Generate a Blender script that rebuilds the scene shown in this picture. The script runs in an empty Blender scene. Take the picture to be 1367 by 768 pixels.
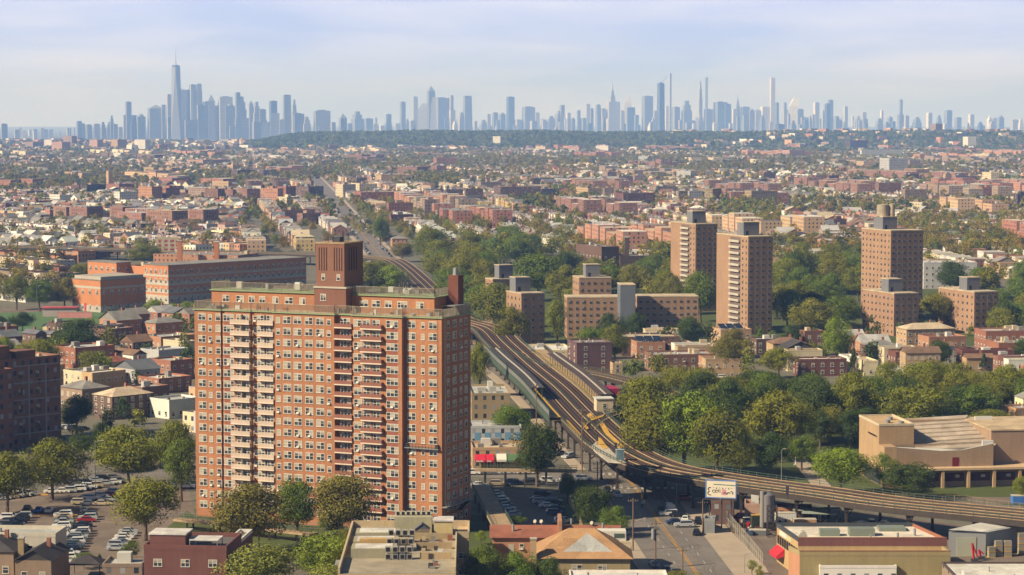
import bpy, math, random
import numpy as np
from mathutils import Vector, Matrix
R = random.Random(11)
NR = np.random.default_rng(5)
scn = bpy.context.scene
COL = scn.collection
# ------------------------------------------------------------------ camera geometry (surveyed from the photograph)
F = 3085.0; CX = 683.5; CY = 384.0; CH = 100.0
TILT = math.atan(226 / F); CT, ST = math.cos(TILT), math.sin(TILT)

def P(px, py, z=0.0):
    "ground (or height z) point seen at a photo pixel"
    u = (px - CX) / F; v = (CY - py) / F
    dx, dy, dz = u, CT + v * ST, -ST + v * CT
    t = (z - CH) / dz
    return dx * t, dy * t

def proj(x, y, z=0.0):
    zc = z - CH
    dep = y * CT - zc * ST
    up = y * ST + zc * CT
    return CX + F * x / dep, CY - F * up / dep

def zat(x, y, py):
    "height above the point (x, y) that shows at photo row py"
    v = (CY - py) / F
    # up = v*dep ; y ST + zc CT = v (y CT - zc ST)
    zc = (v * y * CT - y * ST) / (CT + v * ST)
    return zc + CH

def XD(px, d):
    return (px - CX) / F * (d * CT)

def lin(c):
    c = c / 255.0
    return c / 12.92 if c <= 0.04045 else ((c + 0.055) / 1.055) ** 2.4

def S(r, g, b):
    return (lin(r) * ALB, lin(g) * ALB * .975, lin(b) * ALB * .90, 1.0)
ALB = .80

def vary(c, a=0.08):
    k = 1 + R.uniform(-a, a)
    return tuple(min(.85, max(.01, c[i] * k * (1 + R.uniform(-a, a) * .4))) for i in range(3)) + (1.0,)

# ------------------------------------------------------------------ materials
def mat(name, base=None, src='const', rough=.85, nz=.14, ns=.25, win=None, spec=.25, metal=0.0, bands=None, fine=0.0, fs=4.0, stripe=None, trans=0.0, streak=0.0, patch=0.0):
    m = bpy.data.materials.new(name); m.use_nodes = True
    nt = m.node_tree; N = nt.nodes; L = nt.links
    N.clear()
    out = N.new('ShaderNodeOutputMaterial'); b = N.new('ShaderNodeBsdfPrincipled')
    L.new(b.outputs[0], out.inputs[0])
    b.inputs['Roughness'].default_value = rough
    b.inputs['Metallic'].default_value = metal
    b.inputs['Specular IOR Level'].default_value = spec
    if src == 'obj':
        s = N.new('ShaderNodeObjectInfo').outputs['Color']
    elif src == 'attr':
        a = N.new('ShaderNodeAttribute'); a.attribute_name = 'tint'; s = a.outputs['Color']
    else:
        r = N.new('ShaderNodeRGB'); r.outputs[0].default_value = base; s = r.outputs[0]

    def mth(op, a, b_=None):
        n = N.new('ShaderNodeMath'); n.operation = op
        for i, v in enumerate((a, b_)):
            if v is None: continue
            if isinstance(v, (int, float)): n.inputs[i].default_value = v
            else: L.new(v, n.inputs[i])
        return n.outputs[0]

    def mul(col, fac):
        n = N.new('ShaderNodeVectorMath'); n.operation = 'SCALE'
        L.new(col, n.inputs[0]); L.new(fac, n.inputs['Scale'])
        return n.outputs[0]

    def mix(fac, a, c):
        n = N.new('ShaderNodeMix'); n.data_type = 'RGBA'
        L.new(fac, n.inputs[0])
        for i, v in ((6, a), (7, c)):
            if isinstance(v, tuple): n.inputs[i].default_value = v
            else: L.new(v, n.inputs[i])
        return n.outputs[2]
    geo = N.new('ShaderNodeNewGeometry')
    if nz > 0:
        t = N.new('ShaderNodeTexNoise'); t.inputs['Scale'].default_value = ns; t.inputs['Detail'].default_value = 5
        t.inputs['Roughness'].default_value = .62
        L.new(geo.outputs['Position'], t.inputs['Vector'])
        f = mth('ADD', mth('MULTIPLY', mth('SUBTRACT', t.outputs['Fac'], .5), 4 * nz), 1.0)
        s = mul(s, f)
    if fine > 0:
        t = N.new('ShaderNodeTexNoise'); t.inputs['Scale'].default_value = fs; t.inputs['Detail'].default_value = 3
        L.new(geo.outputs['Position'], t.inputs['Vector'])
        f = mth('ADD', mth('MULTIPLY', mth('SUBTRACT', t.outputs['Fac'], .5), 4 * fine), 1.0)
        s = mul(s, f)
    if streak > 0:
        mp = N.new('ShaderNodeMapping'); mp.inputs['Scale'].default_value = (1, 1, .10); L.new(geo.outputs['Position'], mp.inputs[0])
        t = N.new('ShaderNodeTexNoise'); t.inputs['Scale'].default_value = 1.1; t.inputs['Detail'].default_value = 4; L.new(mp.outputs[0], t.inputs['Vector'])
        s = mul(s, mth('ADD', mth('MULTIPLY', mth('SUBTRACT', t.outputs['Fac'], .5), 4 * streak), 1.0))
    if patch > 0:
        t = N.new('ShaderNodeTexVoronoi'); t.distance = 'CHEBYCHEV'; t.inputs['Scale'].default_value = .22; L.new(geo.outputs['Position'], t.inputs['Vector'])
        sx = N.new('ShaderNodeSeparateXYZ'); L.new(t.outputs['Color'], sx.inputs[0])
        s = mul(s, mth('ADD', mth('MULTIPLY', mth('SUBTRACT', sx.outputs[0], .5), 2 * patch), 1.0))
    if win or stripe:
        uv = N.new('ShaderNodeUVMap'); sp = N.new('ShaderNodeSeparateXYZ'); L.new(uv.outputs[0], sp.inputs[0])
        U, V = sp.outputs[0], sp.outputs[1]
    if stripe:
        per, frac, dark = stripe
        f = mth('FRACT', mth('DIVIDE', U, per))
        k = mth('GREATER_THAN', f, frac)
        s = mul(s, mth('SUBTRACT', 1.0, mth('MULTIPLY', k, dark)))
    if win:
        cw, ch, a0, a1, b0, b1 = win
        uu = mth('DIVIDE', U, cw); vv = mth('DIVIDE', V, ch)
        fu = mth('FRACT', uu); fv = mth('FRACT', vv)
        k = mth('MULTIPLY', mth('MULTIPLY', mth('GREATER_THAN', fu, a0), mth('LESS_THAN', fu, a1)),
                mth('MULTIPLY', mth('GREATER_THAN', fv, b0), mth('LESS_THAN', fv, b1)))
        k = mth('MULTIPLY', k, mth('GREATER_THAN', V, .3))
        cmb = N.new('ShaderNodeCombineXYZ'); L.new(mth('FLOOR', uu), cmb.inputs[0]); L.new(mth('FLOOR', vv), cmb.inputs[1])
        oi = N.new('ShaderNodeObjectInfo'); L.new(oi.outputs['Random'], cmb.inputs[2])
        wn = N.new('ShaderNodeTexWhiteNoise'); L.new(cmb.outputs[0], wn.inputs[0])
        ramp = N.new('ShaderNodeValToRGB'); L.new(wn.outputs[0], ramp.inputs[0])
        e = ramp.color_ramp.elements
        e[0].color = (.02, .023, .03, 1); e[1].color = (.30, .30, .29, 1)
        x = e.new(.55); x.color = (.05, .055, .065, 1)
        # a pale lintel strip over and a frame beside each opening
        s = mix(k, s, ramp.outputs[0])
    L.new(s, b.inputs['Base Color'])
    if trans > 0:
        tr = N.new('ShaderNodeBsdfTranslucent'); L.new(s, tr.inputs[0])
        ms = N.new('ShaderNodeMixShader'); ms.inputs[0].default_value = trans
        L.new(b.outputs[0], ms.inputs[1]); L.new(tr.outputs[0], ms.inputs[2]); L.new(ms.outputs[0], out.inputs[0])
    return m

M = {}
M['wall'] = mat('painted_wall', src='obj', nz=.12, ns=.12, fine=.07, fs=2.2, streak=.09)
M['wallw'] = mat('wall_with_windows', src='obj', nz=.10, ns=.12, win=(2.9, 3.0, .30, .66, .30, .78))
M['wallf'] = mat('far_wall', src='attr', nz=.06, ns=.05, win=(3.3, 3.1, .28, .66, .28, .76))
M['rooff'] = mat('far_roof', src='attr', nz=.18, ns=.12, fine=.06, fs=1.2)
M['hazy'] = mat('tower_facade', src='obj', nz=0, rough=.5, spec=.4, win=(7.0, 9.0, .25, .75, .3, .75))
M['roof'] = mat('roofing', src='obj', nz=.24, ns=.3, fine=.12, fs=2.5, patch=.14)
M['paint'] = mat('painted_metal', src='obj', nz=.05, ns=.6, rough=.55)
M['car'] = mat('car_paint', src='obj', nz=0, rough=.28, spec=.6)
M['steel'] = mat('weathered_steel', S(70, 62, 56), rough=.6, nz=.2, ns=.5)
M['green'] = mat('green_steel', S(84, 98, 84), rough=.6, nz=.15, ns=.5)
M['fence'] = mat('terrace_fence', S(184, 172, 150), nz=.2, ns=.8)
M['track'] = mat('track_ties', S(70, 54, 46), nz=.16, ns=.4, stripe=(.9, .42, .45))
M['deck'] = mat('track_deck', S(54, 45, 40), nz=.25, ns=.25, stripe=(.9, .55, .35), fine=.12, fs=2.0)
M['rail'] = mat('rail_steel', S(98, 76, 62), rough=.6, nz=.15)
M['tan'] = mat('walkway_boards', S(170, 146, 116), nz=.3, ns=.6)
M['yellow'] = mat('yellow_boards', S(204, 160, 70), nz=.3, ns=.8)
M['conc'] = mat('concrete', S(188, 180, 166), nz=.14, ns=.4, fine=.06)
M['asph'] = mat('asphalt', S(124, 117, 110), nz=.16, ns=.06, fine=.12, fs=.9, patch=.07)
M['lot'] = mat('worn_asphalt', S(124, 110, 98), nz=.24, ns=.08, fine=.12, fs=1.2, patch=.10)
M['walk'] = mat('pavement', S(176, 160, 140), nz=.12, ns=.2, fine=.08)
M['white'] = mat('road_white', S(190, 185, 176), nz=.3, ns=1.2)
M['yel'] = mat('road_yellow', S(190, 140, 56), nz=.3, ns=1.0)
M['kerbst'] = mat('kerb_stone', S(180, 172, 158), nz=.2)
M['frame'] = mat('window_frame', S(236, 230, 218), nz=.06, rough=.5)
M['glass'] = mat('window_glass', S(58, 62, 70), nz=.3, ns=.8, rough=.15, spec=.6)
M['blind'] = mat('window_blind', S(176, 168, 152), nz=.2, ns=1.2, rough=.35)
M['dark'] = mat('dark_opening', S(40, 36, 36), nz=.2)
M['brick'] = mat('orange_brick', S(174, 120, 85), nz=.18, ns=.08, fine=.10, fs=1.6, streak=.12)
M['rust'] = mat('balcony_rust', S(150, 100, 84), nz=.1)
M['cream'] = mat('balcony_cream', S(226, 208, 188), nz=.10)
M['panelc'] = mat('balcony_panel', S(204, 182, 164), nz=.12)
M['corn'] = mat('copper_cornice', S(150, 170, 128), nz=.12)
M['grey'] = mat('grey_metal', S(150, 150, 150), nz=.12, rough=.5)
M['dgrey'] = mat('dark_metal', S(70, 70, 74), nz=.12, rough=.5)
M['bark'] = mat('bark', S(112, 94, 74), nz=.25, ns=1.5)
M['dframe'] = mat('dark_frame', S(120, 108, 96), nz=.1)
M['lawn'] = mat('lawn_green', S(82, 92, 44), nz=.18, ns=.25, fine=.12, fs=1.5)
M['turf'] = mat('turf', S(88, 118, 72), nz=.08, ns=.1)
M['rubber'] = mat('rubber', S(34, 34, 36), nz=.1)
M['carg'] = mat('car_glass', S(30, 36, 44), nz=0, rough=.08, spec=.8)
M['red'] = mat('red_paint', S(196, 48, 62), nz=.12)
M['wood'] = mat('pole_wood', S(128, 104, 82), nz=.2)
M['water'] = mat('harbour_water', S(120, 140, 160), nz=.05, ns=.01, rough=.2, spec=.6)

def leafmat(name, src='obj'):
    m = mat(name, src=src, rough=.75, nz=.16, ns=.3, fine=.06, fs=1.2, spec=.15, trans=.16)
    return m
M['leaf'] = leafmat('foliage')
M['leaff'] = leafmat('foliage_far', 'attr')

# ------------------------------------------------------------------ mesh builder
class MB:
    def __init__(s):
        s.v = []; s.f = []; s.m = []; s.uv = []; s.t = []; s.tint = (1, 1, 1, 1)
    def face(s, pts, mi=0, uv=None):
        n = len(s.v); k = len(pts)
        s.v.extend(pts); s.f.append(tuple(range(n, n + k))); s.m.append(mi)
        s.uv.extend(uv if uv else [(0, -5)] * k); s.t.append(s.tint)
    def wall(s, a, b, z0, z1, mi=0, vb=0.0):
        L = math.hypot(b[0] - a[0], b[1] - a[1]); o = R.random() * .0
        s.face([(a[0], a[1], z0), (b[0], b[1], z0), (b[0], b[1], z1), (a[0], a[1], z1)], mi,
               [(o, vb), (o + L, vb), (o + L, vb + z1 - z0), (o, vb + z1 - z0)])
    def prism(s, poly, z0, z1, mi=0, mt=None, bottom=False):
        "poly counter-clockwise"
        n = len(poly)
        for i in range(n): s.wall(poly[i], poly[(i + 1) % n], z0, z1, mi)
        s.face([(p[0], p[1], z1) for p in poly], mi if mt is None else mt)
        if bottom: s.face([(p[0], p[1], z0) for p in reversed(poly)], mi)
    def box(s, x0, y0, z0, x1, y1, z1, mi=0, mt=None):
        s.prism([(x0, y0), (x1, y0), (x1, y1), (x0, y1)], z0, z1, mi, mt, True)
    def cyl(s, x, y, z0, z1, r0, r1=None, n=10, mi=0):
        r1 = r0 if r1 is None else r1
        A = [(x + r0 * math.cos(2 * math.pi * i / n), y + r0 * math.sin(2 * math.pi * i / n), z0) for i in range(n)]
        B = [(x + r1 * math.cos(2 * math.pi * i / n), y + r1 * math.sin(2 * math.pi * i / n), z1) for i in range(n)]
        for i in range(n):
            j = (i + 1) % n; s.face([A[i], A[j], B[j], B[i]], mi)
        s.face(B, mi)
    def tube(s, a, b, r0, r1=None, n=6, mi=0):
        a = Vector(a); b = Vector(b); d = (b - a)
        if d.length < 1e-6: return
        d.normalize(); up = Vector((0, 0, 1)) if abs(d.z) < .9 else Vector((1, 0, 0))
        u = d.cross(up).normalized(); w = d.cross(u)
        r1 = r0 if r1 is None else r1
        A = []; B = []
        for i in range(n):
            c, q = math.cos(2 * math.pi * i / n), math.sin(2 * math.pi * i / n)
            A.append(tuple(a + (u * c + w * q) * r0)); B.append(tuple(b + (u * c + w * q) * r1))
        for i in range(n):
            j = (i + 1) % n; s.face([A[i], A[j], B[j], B[i]], mi)
        s.face(list(reversed(A)), mi); s.face(B, mi)
    def gable(s, x0, y0, x1, y1, z, h, along='x', ov=.3, mi=0, mg=1):
        if along == 'x':
            ym = (y0 + y1) / 2
            s.face([(x0 - ov, y0 - ov, z - .1), (x1 + ov, y0 - ov, z - .1), (x1 + ov, ym, z + h), (x0 - ov, ym, z + h)], mi)
            s.face([(x1 + ov, y1 + ov, z - .1), (x0 - ov, y1 + ov, z - .1), (x0 - ov, ym, z + h), (x1 + ov, ym, z + h)], mi)
            s.face([(x0, y1, z), (x0, y0, z), (x0, ym, z + h - .1)], mg); s.face([(x1, y0, z), (x1, y1, z), (x1, ym, z + h - .1)], mg)
        else:
            xm = (x0 + x1) / 2
            s.face([(x0 - ov, y1 + ov, z - .1), (x0 - ov, y0 - ov, z - .1), (xm, y0 - ov, z + h), (xm, y1 + ov, z + h)], mi)
            s.face([(x1 + ov, y0 - ov, z - .1), (x1 + ov, y1 + ov, z - .1), (xm, y1 + ov, z + h), (xm, y0 - ov, z + h)], mi)
            s.face([(x0, y0, z), (x1, y0, z), (xm, y0, z + h - .1)], mg); s.face([(x1, y1, z), (x0, y1, z), (xm, y1, z + h - .1)], mg)
    def hip(s, x0, y0, x1, y1, z, h, ov=.4, mi=0):
        x0 -= ov; y0 -= ov; x1 += ov; y1 += ov
        w = min(x1 - x0, y1 - y0) / 2
        if x1 - x0 > y1 - y0: a, b = (x0 + w, (y0 + y1) / 2, z + h), (x1 - w, (y0 + y1) / 2, z + h)
        else: a, b = ((x0 + x1) / 2, y0 + w, z + h), ((x0 + x1) / 2, y1 - w, z + h)
        c = [(x0, y0, z), (x1, y0, z), (x1, y1, z), (x0, y1, z)]
        if x1 - x0 > y1 - y0:
            s.face([c[0], c[1], b, a], mi); s.face([c[1], c[2], b], mi); s.face([c[2], c[3], a, b], mi); s.face([c[3], c[0], a], mi)
        else:
            s.face([c[0], c[1], a], mi); s.face([c[1], c[2], b, a], mi); s.face([c[2], c[3], b], mi); s.face([c[3], c[0], a, b], mi)
        s.face(list(reversed(c)), mi)
    def add(s, o, mx):
        n = len(s.v)
        s.v.extend(tuple(mx @ Vector(p)) for p in o.v)
        s.f.extend(tuple(i + n for i in f) for f in o.f); s.m.extend(o.m); s.uv.extend(o.uv); s.t.extend(o.t)
    def mesh(s, name, mats, tint=False, smooth=False):
        me = bpy.data.meshes.new(name)
        nv = len(s.v); nf = len(s.f)
        tot = np.fromiter((len(f) for f in s.f), dtype=np.int32, count=nf)
        nl = int(tot.sum())
        me.vertices.add(nv); me.vertices.foreach_set('co', np.array(s.v, dtype=np.float32).ravel())
        me.loops.add(nl); me.loops.foreach_set('vertex_index', np.fromiter((i for f in s.f for i in f), dtype=np.int32, count=nl))
        me.polygons.add(nf)
        st = np.zeros(nf, dtype=np.int32); st[1:] = np.cumsum(tot)[:-1]
        me.polygons.foreach_set('loop_start', st)
        me.polygons.foreach_set('material_index', np.array(s.m, dtype=np.int32))
        if smooth: me.polygons.foreach_set('use_smooth', np.ones(nf, dtype=bool))
        u = me.uv_layers.new(name='UVMap'); u.data.foreach_set('uv', np.array(s.uv, dtype=np.float32).ravel())
        if tint:
            a = me.attributes.new('tint', 'FLOAT_COLOR', 'FACE'); a.data.foreach_set('color', np.array(s.t, dtype=np.float32).ravel())
        for x in mats: me.materials.append(M[x] if isinstance(x, str) else x)
        me.update(calc_edges=True)
        return me
    def build(s, name, mats, parent=None, loc=None, rz=0, col=None, tint=False, smooth=False):
        return link(name, s.mesh(name, mats, tint, smooth), parent, loc, rz, col)

def link(name, me, parent=None, loc=None, rz=0, col=None):
    o = bpy.data.objects.new(name, me); COL.objects.link(o)
    if parent: o.parent = parent
    if loc: o.location = loc
    if rz: o.rotation_euler = (0, 0, rz)
    if col: o.color = col
    return o

THINGS = []
def tag(o, label, cat, group=None, kind=None, px=None):
    if label: o['label'] = label
    if cat: o['category'] = cat
    if group: o['group'] = group
    if kind: o['kind'] = kind
    if cat and kind is None: THINGS.append(o)
    return o

def thing(name, label, cat, loc, rz=0, group=None):
    o = bpy.data.objects.new(name, None); COL.objects.link(o)
    o.empty_display_size = .1
    o.location = loc; o.rotation_euler = (0, 0, rz)
    return tag(o, label, cat, group)

def struct(name, mb, mats, **k):
    o = mb.build(name, mats, **k); o['kind'] = 'structure'; return o

# ------------------------------------------------------------------ terrain height
def sm(a, b, x):
    t = min(1, max(0, (x - a) / (b - a))); return t * t * (3 - 2 * t)
def HZ(x, y):
    if y < 6900: return 0.0
    px = CX + F * x / y
    ridge = 41 * sm(6900, 8400, y) * sm(300, 430, px)
    ridge *= 1 + .06 * math.sin(px * .011 + 1) + .03 * math.sin(px * .037)
    drop = sm(9900, 12000, y)
    return ridge * (1 - drop) - 52 * drop

# ------------------------------------------------------------------ windows
WIN = {}
def win_mb(w, h, st=0):
    mb = MB(); t = .09
    mb.box(-w/2, -.07, 0, -w/2 + t, .0, h, 0); mb.box(w/2 - t, -.07, 0, w/2, 0, h, 0)
    mb.box(-w/2 + t, -.07, h - t, w/2 - t, 0, h, 0); mb.box(-w/2 - .06, -.14, -.10, w/2 + .06, 0, 0, 0)
    nm = max(0, int(round(w / 1.0)) - 1)
    for i in range(nm):
        x = -w/2 + (i + 1) * w / (nm + 1); mb.box(x - .05, -.07, 0, x + .05, 0, h - t, 0)
    mb.box(-w/2 + t, -.055, h * .5 - .035, w/2 - t, 0, h * .5 + .035, 0)
    # panes
    for i in range(nm + 1):
        x0 = -w/2 + t + i * (w - 2 * t) / (nm + 1); x1 = x0 + (w - 2 * t) / (nm + 1)
        k = (st + i * 3) % 5
        cut = {0: .25, 1: .55, 2: 1, 3: .4, 4: 0}[k]
        z = h * (1 - cut)
        if cut < 1: mb.face([(x0, -.02, 0), (x1, -.02, 0), (x1, -.02, z), (x0, -.02, z)], 1)
        if cut > 0: mb.face([(x0, -.02, z), (x1, -.02, z), (x1, -.02, h), (x0, -.02, h)], 2)
    if st == 4: mb.box(-.33, -.42, .02, .33, -.02, .42, 0)   # air conditioner
    return mb
def win_mesh(w, h, st, fr='frame'):
    k = (round(w, 2), round(h, 2), st, fr)
    if k not in WIN:
        mb = win_mb(w, h, st); WIN[k] = (mb, mb.mesh('window', [fr, 'glass', 'blind']))
    return WIN[k]
def place_windows(parent, spots, limit=100, fr='frame'):
    "spots: (x, y, z, w, h, rz) in the thing's frame; the largest-showing first"
    rest = None
    for i, (x, y, z, w, h, rz) in enumerate(spots):
        mb, me = win_mesh(w, h, R.choice((0, 1, 2, 3, 4, 5, 1, 3) if fr == 'frame' else (0, 0, 3, 1, 5)), fr)
        if i < limit:
            link('window', me, parent, (x, y, z), rz)
        else:
            if rest is None: rest = MB()
            rest.add(mb, Matrix.Translation((x, y, z)) @ Matrix.Rotation(rz, 4, 'Z'))
    if rest:
        o = rest.build('windows', [fr, 'glass', 'blind'], parent); o['kind'] = 'stuff'
LF = -math.pi / 2    # turns a window to the left face (local x = 0)

# ------------------------------------------------------------------ oriented box from pixels
FOOT = []   # footprints (cx, cy, r) taken by hand-placed things
def corner(xl, xc, xr, yt, yb, th):
    "near corner at pixel (xc, yb); returns origin, yaw, right length (local x), left length (local y), height"
    t = math.radians(th); x, y = P(xc, yb)
    e2 = (math.cos(t), math.sin(t)); e1 = (-math.sin(t), math.cos(t))
    def solve(e, target):
        lo, hi = 0.0, 400.0
        s = 1 if target > xc else -1
        if abs(target - xc) < .3: return 0
        for _ in range(40):
            m = (lo + hi) / 2; p = proj(x + e[0] * m, y + e[1] * m)[0]
            if (p - target) * s < 0: lo = m
            else: hi = m
        return lo
    wr = solve(e2, xr); wl = solve(e1, xl)
    h = zat(x, y, yt)
    return (x, y, 0), t, wr, wl, h
def foot(o, t, wr, wl):
    cx = o[0] + (math.cos(t) * wr - math.sin(t) * wl) / 2; cy = o[1] + (math.sin(t) * wr + math.cos(t) * wl) / 2
    # several circles along the footprint
    n = max(1, int(max(wr, wl) / max(6, min(wr, wl)))) + 1
    for i in range(n):
        f = (i + .5) / n
        a = wr * f if wr > wl else wr / 2; b = wl / 2 if wr > wl else wl * f
        FOOT.append((o[0] + math.cos(t) * a - math.sin(t) * b, o[1] + math.sin(t) * a + math.cos(t) * b, min(wr, wl) / 2 + 3))
def blocked(x, y, r=3):
    for a, b, c in FOOT:
        if (a - x) ** 2 + (b - y) ** 2 < (c + r) ** 2: return True
    return False
# ------------------------------------------------------------------ trees
def crown_arrays(rng, nb, nq, leaf, flat=1.0, shape='round'):
    "unit crown: radius about 1 in x, y; height 0..2*flat.  returns (n,4,3) quads and (n,) clump shade"
    Q = []; T = []
    for b in range(nb):
        th = rng.uniform(0, 2 * math.pi); cz = rng.uniform(-.75, 1.0)
        rr = math.sqrt(max(0.05, 1 - cz * cz)); k = rng.uniform(.35, .72) if b > nb // 4 else rng.uniform(.0, .4)
        if shape == 'cone': k *= (1.15 - (cz + 1) * .5); rr = 1
        c = np.array([math.cos(th) * rr * k, math.sin(th) * rr * k, cz * .62]) 
        br = rng.uniform(.2, .42)
        if shape == 'cone': br *= .62
        if shape == 'loose': br *= rng.uniform(.6, .95); c *= 1.15
        d = rng.normal(size=(nq, 3)); d /= np.linalg.norm(d, axis=1)[:, None]
        rad = br * (1 - .35 * rng.random(nq) ** 2)
        p = c + d * rad[:, None] * np.array([1, 1, .8])
        keep = p[:, 2] > -.82
        p = p[keep]; d = d[keep]; n = len(p)
        nrm = d + rng.normal(size=(n, 3)) * .32; nrm /= np.linalg.norm(nrm, axis=1)[:, None]
        u = np.cross(nrm, rng.normal(size=(n, 3))); u /= np.linalg.norm(u, axis=1)[:, None]
        w = np.cross(nrm, u)
        s = leaf * rng.uniform(.55, 1.35, n)[:, None]; s2 = leaf * rng.uniform(.4, .9, n)[:, None]
        q = np.stack([p - u * s, p - w * s2, p + u * s, p + w * s2], 1)
        Q.append(q); T.append(np.full(n, rng.uniform(.82, 1.15)) * rng.uniform(.8, 1.2, n))
    q = np.concatenate(Q); t = np.concatenate(T)
    q[:, :, 2] = (q[:, :, 2] + 1) * flat
    return q, t

def quads_mesh(name, q, tint=None, mats=('leaf',)):
    n = len(q); me = bpy.data.meshes.new(name)
    me.vertices.add(n * 4); me.vertices.foreach_set('co', q.astype(np.float32).ravel())
    me.loops.add(n * 4); me.loops.foreach_set('vertex_index', np.arange(n * 4, dtype=np.int32))
    me.polygons.add(n); me.polygons.foreach_set('loop_start', np.arange(n, dtype=np.int32) * 4)
    if tint is not None:
        a = me.attributes.new('tint', 'FLOAT_COLOR', 'FACE'); a.data.foreach_set('color', tint.astype(np.float32).ravel())
    for x in mats: me.materials.append(M[x])
    me.update(calc_edges=True)
    return me

CROWN = {}
rngt = np.random.default_rng(3)
for i in range(6): CROWN['round%d' % i] = quads_mesh('crown', crown_arrays(rngt, 62, 230, .028)[0])
for i in range(3): CROWN['loose%d' % i] = quads_mesh('crown', crown_arrays(rngt, 50, 150, .028, 1.0, 'loose')[0])
CROWN['cone0'] = quads_mesh('crown', crown_arrays(rngt, 40, 130, .045, 1.0, 'cone')[0])
FAR = [crown_arrays(rngt, 9, 14, .17) for i in range(6)]
FARN = [crown_arrays(rngt, 18, 26, .085) for i in range(6)]
FAR2 = [crown_arrays(rngt, 8, 7, .24) for i in range(6)]

def trunk_mesh(seed):
    r = random.Random(seed); mb = MB()
    mb.tube((0, 0, 0), (r.uniform(-.02, .02), r.uniform(-.02, .02), .30), .030, .022, 8)
    for i in range(6):
        a = i * 1.05 + r.uniform(-.3, .3); z = r.uniform(.22, .34)
        e = (math.cos(a) * r.uniform(.12, .26), math.sin(a) * r.uniform(.12, .26), r.uniform(.55, .85))
        m = (e[0] * .45, e[1] * .45, (z + e[2]) / 2)
        mb.tube((0, 0, z), m, .018, .012, 6); mb.tube(m, e, .012, .004, 5)
    mb.tube((0, 0, .28), (.02, .0, .85), .022, .005, 6)
    return mb.mesh('trunk', ['bark'])
TRUNK = [trunk_mesh(i) for i in range(4)]

TONE = {'olive': S(128, 130, 44), 'dark': S(78, 94, 40), 'green': S(106, 124, 42), 'bright': S(136, 152, 48), 'brown': S(128, 120, 54),
        'lime': S(140, 146, 64), 'maroon': S(84, 56, 44)}
TREES = []   # dicts
def tree(px, yt, yb, w, tone='olive', label=None, shape='round', zb=0):
    "w = crown width in pixels; yb = row where the trunk meets the ground"
    x, y = P(px, yb); h = zat(x, y, yt); d = y * CT + CH * ST
    TREES.append(dict(x=x, y=y, h=max(3, h), r=w * d / F / 2, tone=tone, label=label, shape=shape, d=d))
def tree_xy(x, y, h, r, tone='olive', label=None, shape='round'):
    TREES.append(dict(x=x, y=y, h=h, r=r, tone=tone, label=label, shape=shape, d=y * CT + CH * ST))

def finish_trees(limit=285):
    vis = []; far = []
    for t in TREES:
        px, py = proj(t['x'], t['y'], 6); t['px'] = px; t['s'] = t['r'] * t['h'] / t['d'] ** 2
        inside = -30 < px < 1397 and proj(t['x'], t['y'], t['h'])[1] < 775
        (vis if (t['label'] or t['y'] < 1700) and inside else far).append(t)
    vis.sort(key=lambda t: (t['label'] is None, -t['s']))
    far += vis[limit:]; vis = vis[:limit]
    protos = {}
    for i, t in enumerate(vis):
        col = vary(TONE[t['tone']], .12)
        o = thing('tree', t['label'] or auto_tree_label(t), 'tree', (t['x'], t['y'], 0), R.uniform(0, 6.28), auto_tree_group(t))
        t['o'] = o
        keys = [k for k in CROWN if k.startswith(t['shape'])]
        cr = link('crown', CROWN[R.choice(keys)], o, col=col)
        h = t['h']; z0 = h * (.07 if t['shape'] == 'round' else .2 if t['shape'] == 'loose' else .03)
        cr.location = (0, 0, z0); sc = t['r'] * 1.24
        cr.scale = (sc, sc * R.uniform(.92, 1.08), (h - z0) / 1.93)
        tr = link('trunk', R.choice(TRUNK), o); tr.scale = (h * .9, h * .9, h * .98)
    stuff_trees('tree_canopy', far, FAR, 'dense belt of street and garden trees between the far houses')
    return vis

def stuff_trees(name, lst, tmpl, label):
    if not lst: return
    Qs = []; Ts = []
    for t in lst:
        q, sh = (FARN if t['y'] < 2300 else tmpl)[R.randrange(len(tmpl))]
        a = R.uniform(0, 6.28); c, s = math.cos(a), math.sin(a)
        r = t['r'] * 1.05; zz = t['h'] / 1.9
        x = (q[:, :, 0] * c - q[:, :, 1] * s) * r + t['x']; y = (q[:, :, 0] * s + q[:, :, 1] * c) * r + t['y']
        z = q[:, :, 2] * zz + t.get('z', 0.0)
        Qs.append(np.stack([x, y, z], 2))
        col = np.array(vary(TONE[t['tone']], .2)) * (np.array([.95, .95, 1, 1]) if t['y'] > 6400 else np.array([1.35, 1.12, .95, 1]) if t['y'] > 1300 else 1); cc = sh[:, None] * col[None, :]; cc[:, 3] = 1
        Ts.append(cc)
    me = quads_mesh(name, np.concatenate(Qs), np.concatenate(Ts), ('leaff',))
    o = link(name, me); tag(o, label, 'trees', kind='stuff')

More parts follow.
